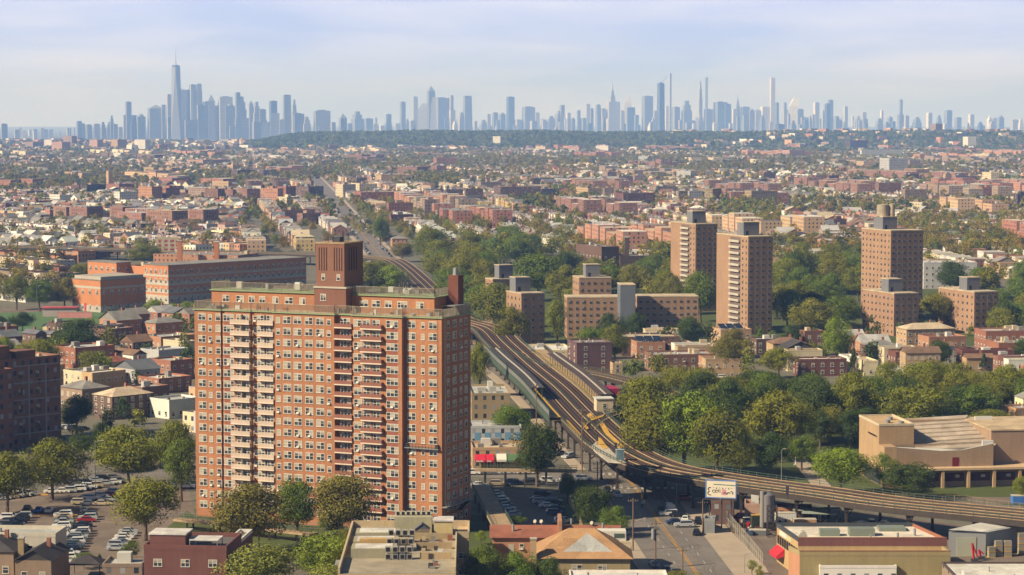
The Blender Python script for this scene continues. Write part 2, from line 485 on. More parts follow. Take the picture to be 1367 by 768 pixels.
# ------------------------------------------------------------------ cars
def car_protos():
    out = {}
    def prof(kind):
        # side profile (x along length, z), half width
        if kind == 'sedan':
            L, W, H = 4.6, 1.8, 1.45
            lower = [(-2.3, .35), (2.3, .35), (2.3, .72), (1.25, .92), (-1.5, .95), (-2.3, .85)]
            cab = [(1.25, .92), (.55, 1.42), (-.95, 1.45), (-1.65, .95)]
        elif kind == 'suv':
            L, W, H = 4.8, 1.9, 1.75
            lower = [(-2.4, .4), (2.4, .4), (2.38, .95), (1.3, 1.08), (-2.2, 1.12), (-2.4, 1.0)]
            cab = [(1.3, 1.08), (.7, 1.68), (-1.9, 1.74), (-2.25, 1.12)]
        elif kind == 'pickup':
            L, W, H = 5.4, 1.95, 1.8
            lower = [(-2.7, .45), (2.7, .45), (2.68, .98), (1.5, 1.1), (-2.7, 1.1)]
            cab = [(1.5, 1.1), (.9, 1.78), (-.6, 1.78), (-.75, 1.1)]
        else:  # van
            L, W, H = 5.6, 2.0, 2.3
            lower = [(-2.8, .45), (2.8, .45), (2.78, 1.0), (2.2, 1.25), (-2.8, 1.25)]
            cab = [(2.2, 1.25), (1.5, 2.25), (-2.75, 2.3), (-2.8, 1.25)]
        return L, W, H, lower, cab
    for kind in ('sedan', 'suv', 'pickup', 'van'):
        L, W, H, lo, cb = prof(kind)
        b = MB(); w = W / 2
        def ext(mb, pr, w0, w1f, mi):
            n = len(pr); zmin = min(p[1] for p in pr); zmax = max(p[1] for p in pr)
            hw = lambda z: w0 + (w1f - w0) * (z - zmin) / (zmax - zmin)
            A = [(p[0], -hw(p[1]), p[1]) for p in pr]; B = [(p[0], hw(p[1]), p[1]) for p in pr]
            mb.face(A, mi); mb.face(list(reversed(B)), mi)
            for i in range(n):
                j = (i + 1) % n; mb.face([A[j], A[i], B[i], B[j]], mi)
        ext(b, lo, w, w - .06, 0); ext(b, cb, w - .1, w - .28, 0)
        if kind == 'pickup': b.face([(-2.6, -w + .15, 1.115), (-.8, -w + .15, 1.115), (-.8, w - .15, 1.115), (-2.6, w - .15, 1.115)], 1)
        g = MB()   # glass: shrunk band a hair proud of the cabin
        cx = sum(p[0] for p in cb) / 4
        zs = cb[0][1]; zt = max(p[1] for p in cb)
        hw = lambda z: (w - .1) + (-.18) * (z - zs) / (zt - zs)
        def lp(a, c, t): return (a[0] + (c[0] - a[0]) * t, a[1] + (c[1] - a[1]) * t)
        f0, f1 = lp(cb[0], cb[1], .12), lp(cb[0], cb[1], .88); r0, r1 = lp(cb[3], cb[2], .15), lp(cb[3], cb[2], .85)
        if kind == 'van': r0 = (.6, r0[1]); r1 = (.5, r1[1])
        for sy in (-1, 1):
            q = [(f0[0] - .15, sy * (hw(f0[1]) + .012), f0[1]), (r0[0] + .15, sy * (hw(r0[1]) + .012), r0[1]), (r1[0] + .1, sy * (hw(r1[1]) + .012), r1[1]), (f1[0] - .1, sy * (hw(f1[1]) + .012), f1[1])]
            g.face(q if sy > 0 else list(reversed(q)), 0)
        o = .015
        g.face([(f0[0] + o, -hw(f0[1]) + .1, f0[1] + o), (f0[0] + o, hw(f0[1]) - .1, f0[1] + o), (f1[0] + o, hw(f1[1]) - .1, f1[1] + o), (f1[0] + o, -hw(f1[1]) + .1, f1[1] + o)], 0)
        if kind != 'van':
            g.face([(r0[0] - o, hw(r0[1]) - .1, r0[1] + o), (r0[0] - o, -hw(r0[1]) + .1, r0[1] + o), (r1[0] - o, -hw(r1[1]) + .1, r1[1] + o), (r1[0] - o, hw(r1[1]) - .1, r1[1] + o)], 0)
        wh = MB()
        wh.tube((0, -.11, 0), (0, .11, 0), .34, .34, 10, 0); wh.tube((0, -.125, 0), (0, .125, 0), .17, .17, 8, 1)
        hl = MB(); hl.box(-.05, -.2, -.08, .05, .2, .08, 0)
        out[kind] = dict(L=L, W=W, body=b.mesh('body', ['car', 'dgrey']), glass=g.mesh('windows', ['carg']),
                         wheel=wh.mesh('wheel', ['rubber', 'grey']), light=hl.mesh('headlight', ['frame']))
    return out
CARP = car_protos()
CARC = {'white': S(232, 230, 224), 'silver': S(176, 178, 180), 'grey': S(112, 112, 116), 'black': S(30, 30, 34), 'dark blue': S(36, 50, 90),
        'red': S(160, 30, 36), 'beige': S(190, 172, 140), 'dark green': S(36, 58, 48), 'blue': S(44, 110, 190)}
def car(x, y, yaw, kind, colname, where, group, parts=True, z=0.03):
    p = CARP[kind]
    nm = {'sedan': 'sedan', 'suv': 'sports utility', 'pickup': 'pickup', 'van': 'van'}[kind]
    base = '%s %s parked %s' % (colname, {'sedan': 'saloon car', 'suv': 'tall estate car', 'pickup': 'pickup truck', 'van': 'delivery van'}[kind], where) if 'driving' not in where else '%s %s %s' % (colname, {'sedan': 'saloon car', 'suv': 'tall estate car', 'pickup': 'pickup truck', 'van': 'van'}[kind], where)
    name = {'sedan': 'car', 'suv': 'car', 'pickup': 'pickup_truck', 'van': 'van'}[kind]
    o = thing(name, base, name.replace('_', ' '), (x, y, z), yaw, group)
    link('body', p['body'], o, col=vary(CARC[colname], .05)); link('windows', p['glass'], o)
    if parts:
        for sx in (-1, 1):
            for sy in (-1, 1):
                link('wheel', p['wheel'], o, (sx * p['L'] * .30, sy * (p['W'] / 2 - .1), .34))
        for sy in (-1, 1): link('headlight', p['light'], o, (p['L'] / 2 + .0, sy * p['W'] * .33, .66))
    return o
def rcar(): return R.choices(('white', 'silver', 'grey', 'black', 'dark blue', 'red', 'beige', 'dark green'), (8, 6, 4, 7, 2, 1, 1.5, 1))[0]
def rkind(): return R.choices(('sedan', 'suv', 'pickup'), (6, 5, .5))[0]

# ------------------------------------------------------------------ ground sheets
def sheet(name, poly, z, m, label=None):
    mb = MB(); mb.face([(p[0], p[1], z) for p in poly], 0, [(p[0], p[1]) for p in poly])
    o = mb.build(name, [m]); o['kind'] = 'structure'; return o
def psheet(name, pxs, z, m):
    return sheet(name, [P(a, b) for a, b in pxs], z, m)

# terrain: one sheet to the horizon
def terrain():
    xs = np.concatenate([np.linspace(-16000, -4500, 12), np.linspace(-4000, 4000, 81), np.linspace(4500, 16000, 12)])
    ys = np.concatenate([np.array([-900, 0, 300, 450]), np.linspace(1000, 5000, 9), np.linspace(5200, 12000, 69), np.linspace(12500, 42000, 20)])
    V = [(x, y, HZ(x, y)) for y in ys for x in xs]; nx = len(xs)
    Fs = [(j * nx + i, j * nx + i + 1, (j + 1) * nx + i + 1, (j + 1) * nx + i) for j in range(len(ys) - 1) for i in range(nx - 1)]
    me = bpy.data.meshes.new('ground'); me.from_pydata(V, [], Fs)
    for p in me.polygons: p.use_smooth = True
    m = mat('city_ground', S(112, 108, 92), nz=.22, ns=.02, fine=.2, fs=.25)
    me.materials.append(m)
    o = bpy.data.objects.new('ground', me); COL.objects.link(o); o['kind'] = 'structure'
terrain()
mb = MB(); 
mb.face([(-9000, 11900, -51.0), (9000, 11900, -51.0), (9000, 13900, -51.0), (-9000, 13900, -51.0)], 0)
struct('harbour_water', mb, ['water'])

def ribbon(name, pts, hw, z, m, vscale=1.0):
    mb = MB(); L = 0; prev = None
    P2 = smooth(pts)
    N = normals(P2)
    for i in range(len(P2) - 1):
        (x0, y0), (x1, y1) = P2[i], P2[i + 1]; n0, n1 = N[i], N[i + 1]
        dl = math.hypot(x1 - x0, y1 - y0)
        mb.face([(x0 + n0[0] * hw, y0 + n0[1] * hw, z), (x0 - n0[0] * hw, y0 - n0[1] * hw, z), (x1 - n1[0] * hw, y1 - n1[1] * hw, z), (x1 + n1[0] * hw, y1 + n1[1] * hw, z)][::-1], 0)
        L += dl
    o = mb.build(name, [m]); o['kind'] = 'structure'; return o
def smooth(pts, step=4.0):
    out = []
    n = len(pts)
    for i in range(n - 1):
        p0 = pts[max(0, i - 1)]; p1 = pts[i]; p2 = pts[i + 1]; p3 = pts[min(n - 1, i + 2)]
        L = math.hypot(p2[0] - p1[0], p2[1] - p1[1]); k = max(1, int(L / step))
        for j in range(k):
            t = j / k; t2 = t * t; t3 = t2 * t
            out.append(tuple(.5 * ((2 * p1[a]) + (-p0[a] + p2[a]) * t + (2 * p0[a] - 5 * p1[a] + 4 * p2[a] - p3[a]) * t2 + (-p0[a] + 3 * p1[a] - 3 * p2[a] + p3[a]) * t3) for a in (0, 1)))
    out.append(tuple(pts[-1])); return out
def normals(P2):
    N = []
    for i in range(len(P2)):
        a = P2[max(0, i - 1)]; b = P2[min(len(P2) - 1, i + 1)]
        dx, dy = b[0] - a[0], b[1] - a[1]; l = math.hypot(dx, dy) or 1
        N.append((-dy / l, dx / l))
    return N

# the avenue under and beyond the railway
AVE = [(44.5, 430), (40.5, 507), (36.5, 569), (33, 627), (26, 690), (8, 860), (-22, 1060), (-50, 1290), (-73, 1477), (-93, 1655), (-165, 2337), (-250, 3140), (-420, 4700)]
ribbon('avenue_road', AVE, 9.0, .02, 'asph')
for o_, nm in ((-10.8, 'pavement_strip'), (10.8, 'pavement_strip')):
    N_ = normals(AVE); A2 = [(p[0] + n[0] * o_, p[1] + n[1] * o_) for p, n in zip(AVE, N_)]
    mb = MB(); P2 = smooth(A2); N2 = normals(P2)
    for i in range(len(P2) - 1):
        (x0, y0), (x1, y1) = P2[i], P2[i + 1]; a, b = N2[i], N2[i + 1]
        if y1 < 480 or 610 < y0 < 650 or (o_ < 0 and y0 < 612): continue
        for (u0, u1, z0, z1) in ((1.7, -1.7, .14, .14), (1.75, 1.7, .0, .14), (-1.7, -1.75, .14, .0)):
            mb.face([(x0 + a[0] * u0, y0 + a[1] * u0, z0), (x1 + b[0] * u0, y1 + b[1] * u0, z0), (x1 + b[0] * u1, y1 + b[1] * u1, z1), (x0 + a[0] * u1, y0 + a[1] * u1, z1)][::-1], 0)
    struct('pavement', mb, ['walk'])
def stripes(name, off, m, w=.16, y0=430, y1=2400, dash=None):
    mb = MB(); N_ = normals(AVE); A2 = smooth([(p[0] + n[0] * off, p[1] + n[1] * off) for p, n in zip(AVE, N_)], 3.0); N2 = normals(A2)
    for i in range(len(A2) - 1):
        (xa, ya), (xb, yb) = A2[i], A2[i + 1]
        if ya < y0 or yb > y1 or (dash and i % dash): continue
        n = N2[i]
        mb.face([(xa - n[0] * w, ya - n[1] * w, .065), (xb - n[0] * w, yb - n[1] * w, .065), (xb + n[0] * w, yb + n[1] * w, .065), (xa + n[0] * w, ya + n[1] * w, .065)], 0)
    struct(name, mb, [m])
stripes('road_markings', 0.25, 'yel', .14); stripes('road_markings', -0.25, 'yel', .10)
stripes('road_markings', 3.4, 'white', .08, dash=3); stripes('road_markings', -3.4, 'white', .08, dash=3)
stripes('road_markings', -5.8, 'white', .08, 560, 610)
# cross street under the railway
cs = [(-420, 655), (-120, 640), (-40, 634), (30, 628), (60, 624), (150, 600), (400, 560)]
ribbon('cross_road', [( -380, 668), (-190, 664), (-70, 655), (20, 640), (60, 625), (120, 590), (200, 548), (330, 470)], 7.0, .045, 'asph')
mb = MB()
for k in range(9):   # crossing stripes
    x = 25 + k * 2.0; mb.face([(x, 643, .07), (x + .9, 643, .07), (x + 1.1, 647, .07), (x + .2, 647, .07)], 0)
for k in range(9):
    x = 27 + k * 2.0; mb.face([(x, 619, .07), (x + .9, 619, .07), (x + 1.1, 622.5, .07), (x + .2, 622.5, .07)], 0)
struct('crossing_markings', mb, ['white'])
# service apron right of the road, yard and lots
psheet('service_apron', [(925, 768 + 40), (905, 700), (895, 668), (935, 664), (957, 690), (1022, 757), (1060, 830)], .03, 'walk')
psheet('apron_lane', [(840, 668), (905, 668), (940, 716), (985, 775), (900, 800), (862, 712)], .055, 'asph')
psheet('works_yard', [(957, 690), (962, 676), (1150, 684), (1367, 712), (1500, 740), (1500, 900), (1100, 900), (1022, 757)], .035, 'lot')
psheet('parking_lot', [(-60, 662), (60, 655), (250, 640), (262, 700), (215, 775), (170, 775), (-60, 760)], .03, 'lot')
psheet('parking_lot', [(655, 716), (650, 655), (735, 655), (752, 690), (770, 716)], .03, 'lot')
psheet('parking_aisle', [(60, 590), (250, 575), (262, 640), (60, 660)], .025, 'asph')
psheet('lawn', [(210, 716), (250, 682), (262, 690), (480, 700), (480, 720), (330, 735), (205, 732)], .045, 'lawn')
psheet('lawn', [(260, 680), (300, 676), (700, 690), (620, 760), (470, 760), (262, 700)], .040, 'lawn')
psheet('lawn', [(752, 664), (768, 664), (800, 716), (776, 720), (735, 664)], .045, 'lawn')
psheet('park_lawn', [(830, 520), (1180, 520), (1420, 560), (1460, 700), (1180, 672), (1000, 640), (860, 628)], .03, 'lawn')
psheet('park_path', [(1055, 612), (1075, 612), (1110, 650), (1085, 650)], .06, 'walk')
psheet('schoolyard_path', [(1180, 664), (1460, 664), (1460, 674), (1180, 672)], .06, 'lot')
psheet('project_lawn', [(560, 345), (930, 360), (1340, 385), (1400, 460), (840, 470), (640, 462)], .03, 'lawn')
psheet('sports_field', [(-60, 419), (150, 415), (175, 430), (60, 449), (-60, 446)], .05, 'turf')
psheet('running_track', [(-90, 413), (175, 409), (205, 432), (60, 453), (-90, 450)], .03, 'lot')
# ------------------------------------------------------------------ generic building
WC = {'red': S(158, 108, 88), 'orange': S(182, 134, 104), 'orange2': S(176, 130, 104), 'brown': S(112, 88, 78), 'dbrown': S(86, 72, 68), 'rbrown': S(140, 104, 88),
      'taupe': S(152, 132, 114), 'tan': S(190, 160, 124), 'cream': S(216, 200, 168), 'white': S(226, 222, 212), 'ltgrey': S(186, 186, 186),
      'grey': S(140, 140, 144), 'mauve': S(154, 132, 124), 'pink': S(188, 152, 136), 'yellow': S(196, 172, 112), 'dred': S(120, 80, 72),
      'olive': S(160, 142, 108), 'dkbrick': S(132, 94, 80), 'project': S(166, 132, 106), 'school': S(194, 130, 90), 'blue': S(86, 96, 190), 'purple': S(112, 84, 84)}
RC = {'tar': S(104, 100, 98), 'silver': S(178, 176, 172), 'white': S(212, 208, 200), 'brown': S(130, 104, 84), 'grey': S(140, 136, 130), 'beige': S(196, 178, 150),
      'redbrown': S(150, 96, 76), 'orange': S(178, 140, 100), 'dark': S(72, 68, 68), 'slate': S(110, 112, 116), 'red': S(170, 50, 56)}
def V(c): return vary(c, .06)

def bldg(name, label, cat, spec, col='rbrown', rc='grey', floors=None, fh=3.0, wl_=None, wr_=None, roof='flat', group=None, clutter=1, windows=True,
         ww=1.3, wh=1.5, ext=None, parapet=.7, limit=100, z0=1.0, pcol=None, sp=3.2):
    o, t, wr, wl, h = corner(*spec) if ext is None else ext
    wr = wr_ or wr or 12; wl = wl_ or wl or 12
    wr = min(wr, 110); wl = min(wl, 90)
    foot(o, t, wr, wl)
    col = WC[col] if isinstance(col, str) else col; rcc = RC[rc] if isinstance(rc, str) else rc
    r = thing(name, label, cat, o, t, group)
    col = V(col)
    rise = 0
    if roof in ('gable', 'gabley', 'hip'):
        rise = min(wr, wl) * (.28 if roof != 'hip' else .2)
        hb_ = max(2.5, h - rise * .0)
    else: hb_ = h
    mb = MB(); mb.prism([(0, 0), (wr, 0), (wr, wl), (0, wl)], 0, hb_, 0)
    link('wall', mb.mesh('wall', ['wall' if windows else 'wallw']), r, col=col)
    if roof == 'flat':
        mb = MB(); mb.face([(.0, .0, hb_ + .02), (wr, 0, hb_ + .02), (wr, wl, hb_ + .02), (0, wl, hb_ + .02)], 0)
        link('roof', mb.mesh('roof', ['roof']), r, col=V(rcc))
        if parapet:
            mb = MB(); p = .28; e = .05
            for a in ((-e, -e, wr + e, p), (-e, wl - p, wr + e, wl + e), (-e, p, p, wl - p), (wr - p, p, wr + e, wl - p)):
                mb.box(a[0], a[1], hb_ - .1, a[2], a[3], hb_ + parapet, 0)
            link('parapet', mb.mesh('parapet', ['wall']), r, col=V(pcol or col))
        if clutter:
            n = int(clutter * max(1, wr * wl / 45))
            for i in range(min(n, 12)):
                x = R.uniform(1.5, max(1.6, wr - 3)); y = R.uniform(1.5, max(1.6, wl - 3)); k = R.random()
                mb = MB()
                if k < .3: mb.box(x, y, hb_, x + R.uniform(1.5, 3), y + R.uniform(1.5, 3), hb_ + R.uniform(1.2, 2.2), 0); nm = 'roof_hatch'
                elif k < .7: mb.box(x, y, hb_, x + 1.1, y + .9, hb_ + .8, 0); nm = 'roof_unit'
                else: mb.cyl(x, y, hb_, hb_ + 1.1, .22, .22, 8); nm = 'vent_pipe'
                link(nm, mb.mesh(nm, ['paint']), r, col=V(RC[R.choice(('silver', 'white', 'grey', 'beige'))]))
    else:
        mb = MB()
        if roof == 'hip': mb.hip(0, 0, wr, wl, hb_, rise, mi=0)
        else: mb.gable(0, 0, wr, wl, hb_, rise, 'x' if roof == 'gable' else 'y', .45, 0, 1)
        o2 = link('roof', mb.mesh('roof', ['roof', 'wall']), r, col=V(rcc))
        mb = MB(); mb.box(wr * .6, wl * .55, hb_, wr * .6 + .8, wl * .55 + .8, hb_ + rise + 1.1, 0)
        link('chimney', mb.mesh('chimney', ['wall']), r, col=V(WC['red']))
    if windows:
        nf = floors or max(1, int(hb_ / fh)); sp_ = []
        for f in range(nf):
            z = z0 + f * (hb_ - .6) / nf
            n = max(1, int(wl / sp))
            for i in range(n):
                sp_.append((0, (i + .5) * wl / n, z, ww, wh, LF))
            n = max(1, int(wr / sp))
            for i in range(n):
                sp_.append(((i + .5) * wr / n, 0, z, ww, wh, 0))
        sp_.sort(key=lambda s: -s[2]); place_windows(r, sp_, limit)
    r['h'] = hb_
    return r, wr, wl, hb_
def sub(r, name, mb, mats, col=None):
    return link(name, mb.mesh(name, mats), r, col=V(col) if col else None)

# ------------------------------------------------------------------ the big apartment tower
def big_tower():
    x, y = P(590, 714); t = math.radians(66); x -= 1.4 * math.cos(t); y -= 1.4 * math.sin(t)
    r = thing('apartment_tower', 'tall orange brick apartment slab with balconies and square brick roof tower, largest building', 'apartment building', (x, y, 0), t)
    foot((x, y), t, 17, 71); r.scale = (1.05, .958, 1)
    Lf = 71.0; H = zat(*P(590, 714), 425)
    Hc = H
    SG = [(0, 7.9, 0), (7.9, 16.6, .35), (16.6, 18.6, .7), (18.6, 23.9, .6), (23.9, 41.4, 0), (41.4, 46.6, 1.2), (46.6, 60.6, .1), (60.6, 71, 1.4)]
    W = 17.0
    # plan outline, counter-clockwise, local x = depth, y = 71 - s
    pts = [(SG[-1][2], 0), (W, 0), (W, Lf)]
    for s0, s1, off in SG:
        pts.append((off, Lf - s0)); pts.append((off, Lf - s1))
    P_ = []
    for p in pts:
        if not P_ or P_[-1] != p: P_.append(p)
    if P_[-1] == P_[0]: P_.pop()
    mb = MB(); mb.prism(P_, 0, H, 0)
    link('wall', mb.mesh('wall', ['brick']), r)
    # roof deck, copper cornice and terrace railing follow the outline
    mb = MB(); mb.face([(p[0], p[1], H + .03) for p in P_], 0); link('roof', mb.mesh('roof', ['roof']), r, col=RC['beige'])
    off = []
    n = len(P_)
    for i in range(n):
        a, b, c = P_[i - 1], P_[i], P_[(i + 1) % n]
        def nn(p, q):
            dx, dy = q[0] - p[0], q[1] - p[1]; l = math.hypot(dx, dy); return (dy / l, -dx / l)
        n0, n1 = nn(a, b), nn(b, c)
        off.append((b[0] + .35 * (n0[0] + (n1[0] if abs(n0[0] * n1[1] - n0[1] * n1[0]) > .1 else 0)), b[1] + .35 * (n0[1] + (n1[1] if abs(n0[0] * n1[1] - n0[1] * n1[0]) > .1 else 0))))
    mb = MB()
    for i in range(n):
        j = (i + 1) % n
        q = [off[i], off[j], P_[j], P_[i]]
        mb.face([(a[0], a[1], H + .1) for a in q], 0); mb.face([(a[0], a[1], H - .12) for a in reversed(q)], 0)
        mb.wall(off[i], off[j], H - .12, H + .1, 0)
    link('cornice', mb.mesh('cornice', ['corn']), r)
    def railing(name, outline, z, hgt=1.5, step=.24):
        mb = MB()
        for (a, b) in zip(outline[:-1], outline[1:]):
            l = math.hypot(b[0] - a[0], b[1] - a[1]); k = max(1, int(l / step))
            for zz in (z + .1, z + hgt):
                mb.tube((a[0], a[1], zz), (b[0], b[1], zz), .045, n=4)
            for i in range(k + 1):
                f = i / k; q = (a[0] + (b[0] - a[0]) * f, a[1] + (b[1] - a[1]) * f)
                w_ = .09 if i % 8 == 0 else .052
                mb.tube((q[0], q[1], z), (q[0], q[1], z + hgt), w_, n=4)
        link(name, mb.mesh(name, ['fence']), r)
    k0 = P_.index((W, Lf))
    front = P_[k0:] + [P_[0], P_[1]]
    railing('roof_railing', [(p[0] + .1, p[1]) for p in front], H + .1, 2.0)
    # windows
    NF = 18; fh = (H - 2.2) / NF
    zf = lambda f: 1.9 + f * fh
    cols = [(2.3, 1.9, 0), (4.8, .9, 0), (7.2, 1.2, 0), (10.1, 2.6, .35), (13.4, 1.5, .35), (15.4, 1.5, .35), (17.9, 1.0, .7), (19.5, 1.7, .6), (22.3, 1.7, .6), (25.1, 1.0, 0), (27.7, 1.9, 0), (30.8, 1.9, 0),
            (34.1, 1.9, 0), (37.3, 1.9, 0), (39.9, 1.0, 0), (43.9, 2.4, 1.2), (48.1, 1.9, .1), (50.6, 1.7, .1), (53.4, 1.7, .1), (57.9, 2.8, .1), (62.6, 1.9, 1.4), (65.8, .8, 1.4), (68.6, 1.9, 1.4)]
    sp = []
    for f in range(NF - 1, -1, -1):
        for s, w_, o_ in cols:
            hh = 1.5 if w_ > 1 else 1.25
            sp.append((o_, Lf - s, zf(f) + .55, w_, hh, LF))
        for k, (xx, w_) in enumerate(((4.8, 1.1), (8.2, 1.7), (11.6, 1.0), (14.4, 1.2))):
            sp.append((xx, 0, zf(f) + .55, w_, 1.5, 0))
    sp = [(x_, y_, z_ - .05, w_ * 1.2, h_ * 1.12, q_) for x_, y_, z_, w_, h_, q_ in sp]
    place_windows(r, sp, 100)
    # brick spandrel bands under the wide windows are darker brick
    mb = MB()
    for f in range(NF):
        for s, w_, o_ in ((10.1, 2.6, .35), (57.9, 2.8, .1)):
            mb.box(o_ - .03, Lf - s - w_/2, zf(f) - .6, o_, Lf - s + w_/2, zf(f) + .43)
    link('spandrel', mb.mesh('spandrel', ['wall']), r, col=S(150, 92, 72))
    # balconies
    def balcony(a, b, off, dep, m, twin):
        mb = MB(); y0, y1 = Lf - b, Lf - a; x0 = off - dep
        mb.box(x0, y0, -.2, off, y1, .1, 1)
        for zz in (.95,): mb.box(x0, y0, zz, x0 + .07, y1, zz + .08, 0); mb.box(x0, y0, zz, off, y0 + .07, zz + .08, 0); mb.box(x0, y1 - .07, zz, off, y1, zz + .08, 0)
        mb.box(x0 + .015, y0 + .04, .08, x0 + .045, y1 - .04, .90, 2); mb.box(x0 + .05, y0 + .01, .08, off, y0 + .03, .9, 2); mb.box(x0 + .05, y1 - .03, .08, off, y1 - .01, .9, 2)
        k = int((y1 - y0) / .9)
        for i in range(k + 1):
            yy = y0 + .04 + (y1 - y0 - .08) * i / k; mb.box(x0 + .01, yy - .035, .08, x0 + .05, yy + .035, .95, 0)
        for i in range(3):
            xx = x0 + dep * i / 3
            for yy in (y0 + .03, y1 - .06): mb.box(xx, yy, .08, xx + .05, yy + .03, .95, 0)
        if twin: mb.box(x0 + .3, (y0 * .55 + y1 * .45), .08, off, (y0 * .55 + y1 * .45) + .1, 2.2, 1)
        return mb.mesh('balcony', [m, 'cream', 'panelc' if m == 'cream' else 'rust'])
    B = [balcony(11.2, 16.9, .35, 1.15, 'cream', True), balcony(19.0, 23.7, .6, .95, 'cream', False),
         balcony(41.5, 46.5, 1.2, 1.5, 'rust', False), balcony(49.3, 55.3, .1, 1.0, 'rust', False)]
    for f in range(NF - 1, 0, -1):
        for b in B: link('balcony', b, r, (0, 0, zf(f) + .0))
    mb = MB()
    for a, b_, off_ in ((12.0, 16.5, .35), (20.8, 23.6, .6), (41.8, 46.2, 1.2), (49.8, 55.0, .1)):
        for f in range(NF): mb.box(off_ - .025, Lf - b_ + 1.9, zf(f) + .1, off_ - .0, Lf - b_ + 2.9 , zf(f) + 2.1)
    o_ = link('balcony_door', mb.mesh('balcony_door', ['glass']), r); 
    # penthouse storey
    H2 = zat(*[a for a in P(590, 714)], 395) if False else H + 4.3
    px0, px1, py0, py1 = 7.0, 15.5, 5.0, Lf - .6
    mb = MB(); mb.prism([(px0, py0), (px1, py0), (px1, py1), (px0, py1)], H, H2, 0); link('penthouse', mb.mesh('penthouse', ['brick']), r)
    mb = MB(); mb.box(px0 - .4, py0 - .4, H2, px1 + .4, py1 + .4, H2 + .2); link('cornice', mb.mesh('cornice', ['corn']), r)
    railing('roof_railing', [(px1, py1), (px0, py1), (px0, py0), (px1, py0)], H2 + .3, 1.9)
    mb = MB()
    for s, w_ in ((5, 2), (9.3, 2.4), (12.8, 1.8), (16, 1.8), (20, 1.8), (24, 2.4), (28, 1.8), (46, 2.4), (49.5, 2.4), (53, 2), (57, 2.8), (62, 2.2)):
        link('window', win_mesh(w_, 1.6, R.randrange(5))[1], r, (px0, Lf - s, H + 1.6), LF)
    # roof terrace clutter
    for i in range(34):
        s = R.uniform(1.5, 69); 
        if 26 < s < 40: continue
        mb = MB(); c = R.choice(('silver', 'white', 'dark', 'redbrown', 'grey')); xx = R.uniform(2.8, 5.6); q = R.uniform(.5, 1.3); mb.box(xx, Lf - s, H + .03, xx + R.uniform(.5, 1.0), Lf - s + R.uniform(.4, 1.4), H + q)
        sub(r, 'terrace_unit', mb, ['paint'], RC[c])
    for i in range(16):
        s = R.uniform(2, 66)
        if 28 < s < 40: continue
        mb = MB(); xx = R.uniform(8.5, 14); mb.box(xx, Lf - s, H2 + .5, xx + 1.1, Lf - s + R.uniform(.6, 1.6), H2 + R.uniform(1.3, 2.4)); sub(r, 'roof_unit', mb, ['paint'], RC[R.choice(('silver', 'white', 'grey'))])
    # square tower: broad base and tall shaft (left end at s=29.5 .. 38.5)
    def ys(px): return None
    s0, s1 = 33.2, 41.0
    zt = H + 16.9
    tx0 = 4.2
    mb = MB(); mb.prism([(tx0, Lf - s1 - 1.4), (tx0 + 11, Lf - s1 - 1.4), (tx0 + 11, Lf - s0 + .0), (tx0, Lf - s0)], H, H + 6.0, 0)
    link('tower_base', mb.mesh('tower_base', ['wall']), r, col=S(134, 94, 78))
    mb = MB(); mb.box(tx0 - .2, Lf - s1 - 1.6, H + 6.0, tx0 + 11.2, Lf - s0 + .2, H + 6.4); link('coping', mb.mesh('coping', ['conc']), r)
    mb = MB(); a0, a1, b0, b1 = tx0 + .6, tx0 + 10, Lf - s1 - .6, Lf - s0 - .1
    mb.prism([(a0, b0), (a1, b0), (a1, b1), (a0, b1)], H + 6.4, zt, 0)
    link('roof_tower', mb.mesh('roof_tower', ['wall']), r, col=S(138, 98, 80))
    mb = MB()
    for base, n_ in ((b1 - .9, 4), (b1 - 5.3, 4)):
        for i in range(n_): mb.box(a0 - .03, base - i * .72 - .26, zt - 6.6, a0 + .01, base - i * .72, zt - .9)
    for i in range(4): mb.box(a0 + 2.2 + i * 1.2, b0 - .03, zt - 6.6, a0 + 2.6 + i * 1.2, b0 + .01, zt - .9)
    link('louvre_slot', mb.mesh('louvre_slot', ['dark']), r)
    for i, (yy, zz) in enumerate(((b1 - 2.2, H + 8.0), (b1 - 6.6, H + 8.0))): link('window', win_mesh(1.0, 1.5, 1)[1], r, (a0, yy, zz), LF)
    link('window', win_mesh(1.6, 1.6, 0)[1], r, (tx0, Lf - s0 - 2.6, H + 3), LF)
    mb = MB(); mb.box(a0 - .12, b0 - .12, zt, a1 + .12, b1 + .12, zt + .35); link('coping', mb.mesh('coping', ['tan']), r)
    mb = MB()
    for i in range(9): mb.tube((a0 + 1 + (i % 3) * 2.2, b0 + 2 + (i // 3) * 1.6, zt + .3), (a0 + 1 + (i % 3) * 2.2, b0 + 2 + (i // 3) * 1.6, zt + 1.2 + (i * 7 % 4) * .6), .09, n=5)
    mb.box(a0 + 3, b0 + 3, zt + .35, a0 + 5, b0 + 5, zt + 1.6)
    link('antenna', mb.mesh('antenna', ['dgrey']), r)
    mb = MB(); mb.tube((tx0 + 4.6, Lf - s1 - 1.42, H + 3.6), (tx0 + 4.6, Lf - s1 - 1.9, H + 3.7), 1.0, 1.0, 16); link('satellite_dish', mb.mesh('satellite_dish', ['conc']), r)
    # chimney stack at the right end
    mb = MB(); mb.box(13.3, 1.6, H, 16.2, 4.4, H + 9.4, 0); link('chimney', mb.mesh('chimney', ['wall']), r, col=S(122, 76, 62))
    mb = MB(); mb.cyl(14.7, 3.0, H + 9.4, H + 11.2, .7, .55, 12); link('flue', mb.mesh('flue', ['grey']), r)
    mb = MB(); mb.box(9, .3, H + 2.2, 16.6, 4.0, H + 2.35)
    for a in ((9, .4), (16.4, .4), (9, 3.8), (16.4, 3.8)): mb.tube((a[0], a[1], H), (a[0], a[1], H + 2.2), .07)
    link('pergola', mb.mesh('pergola', ['grey']), r)
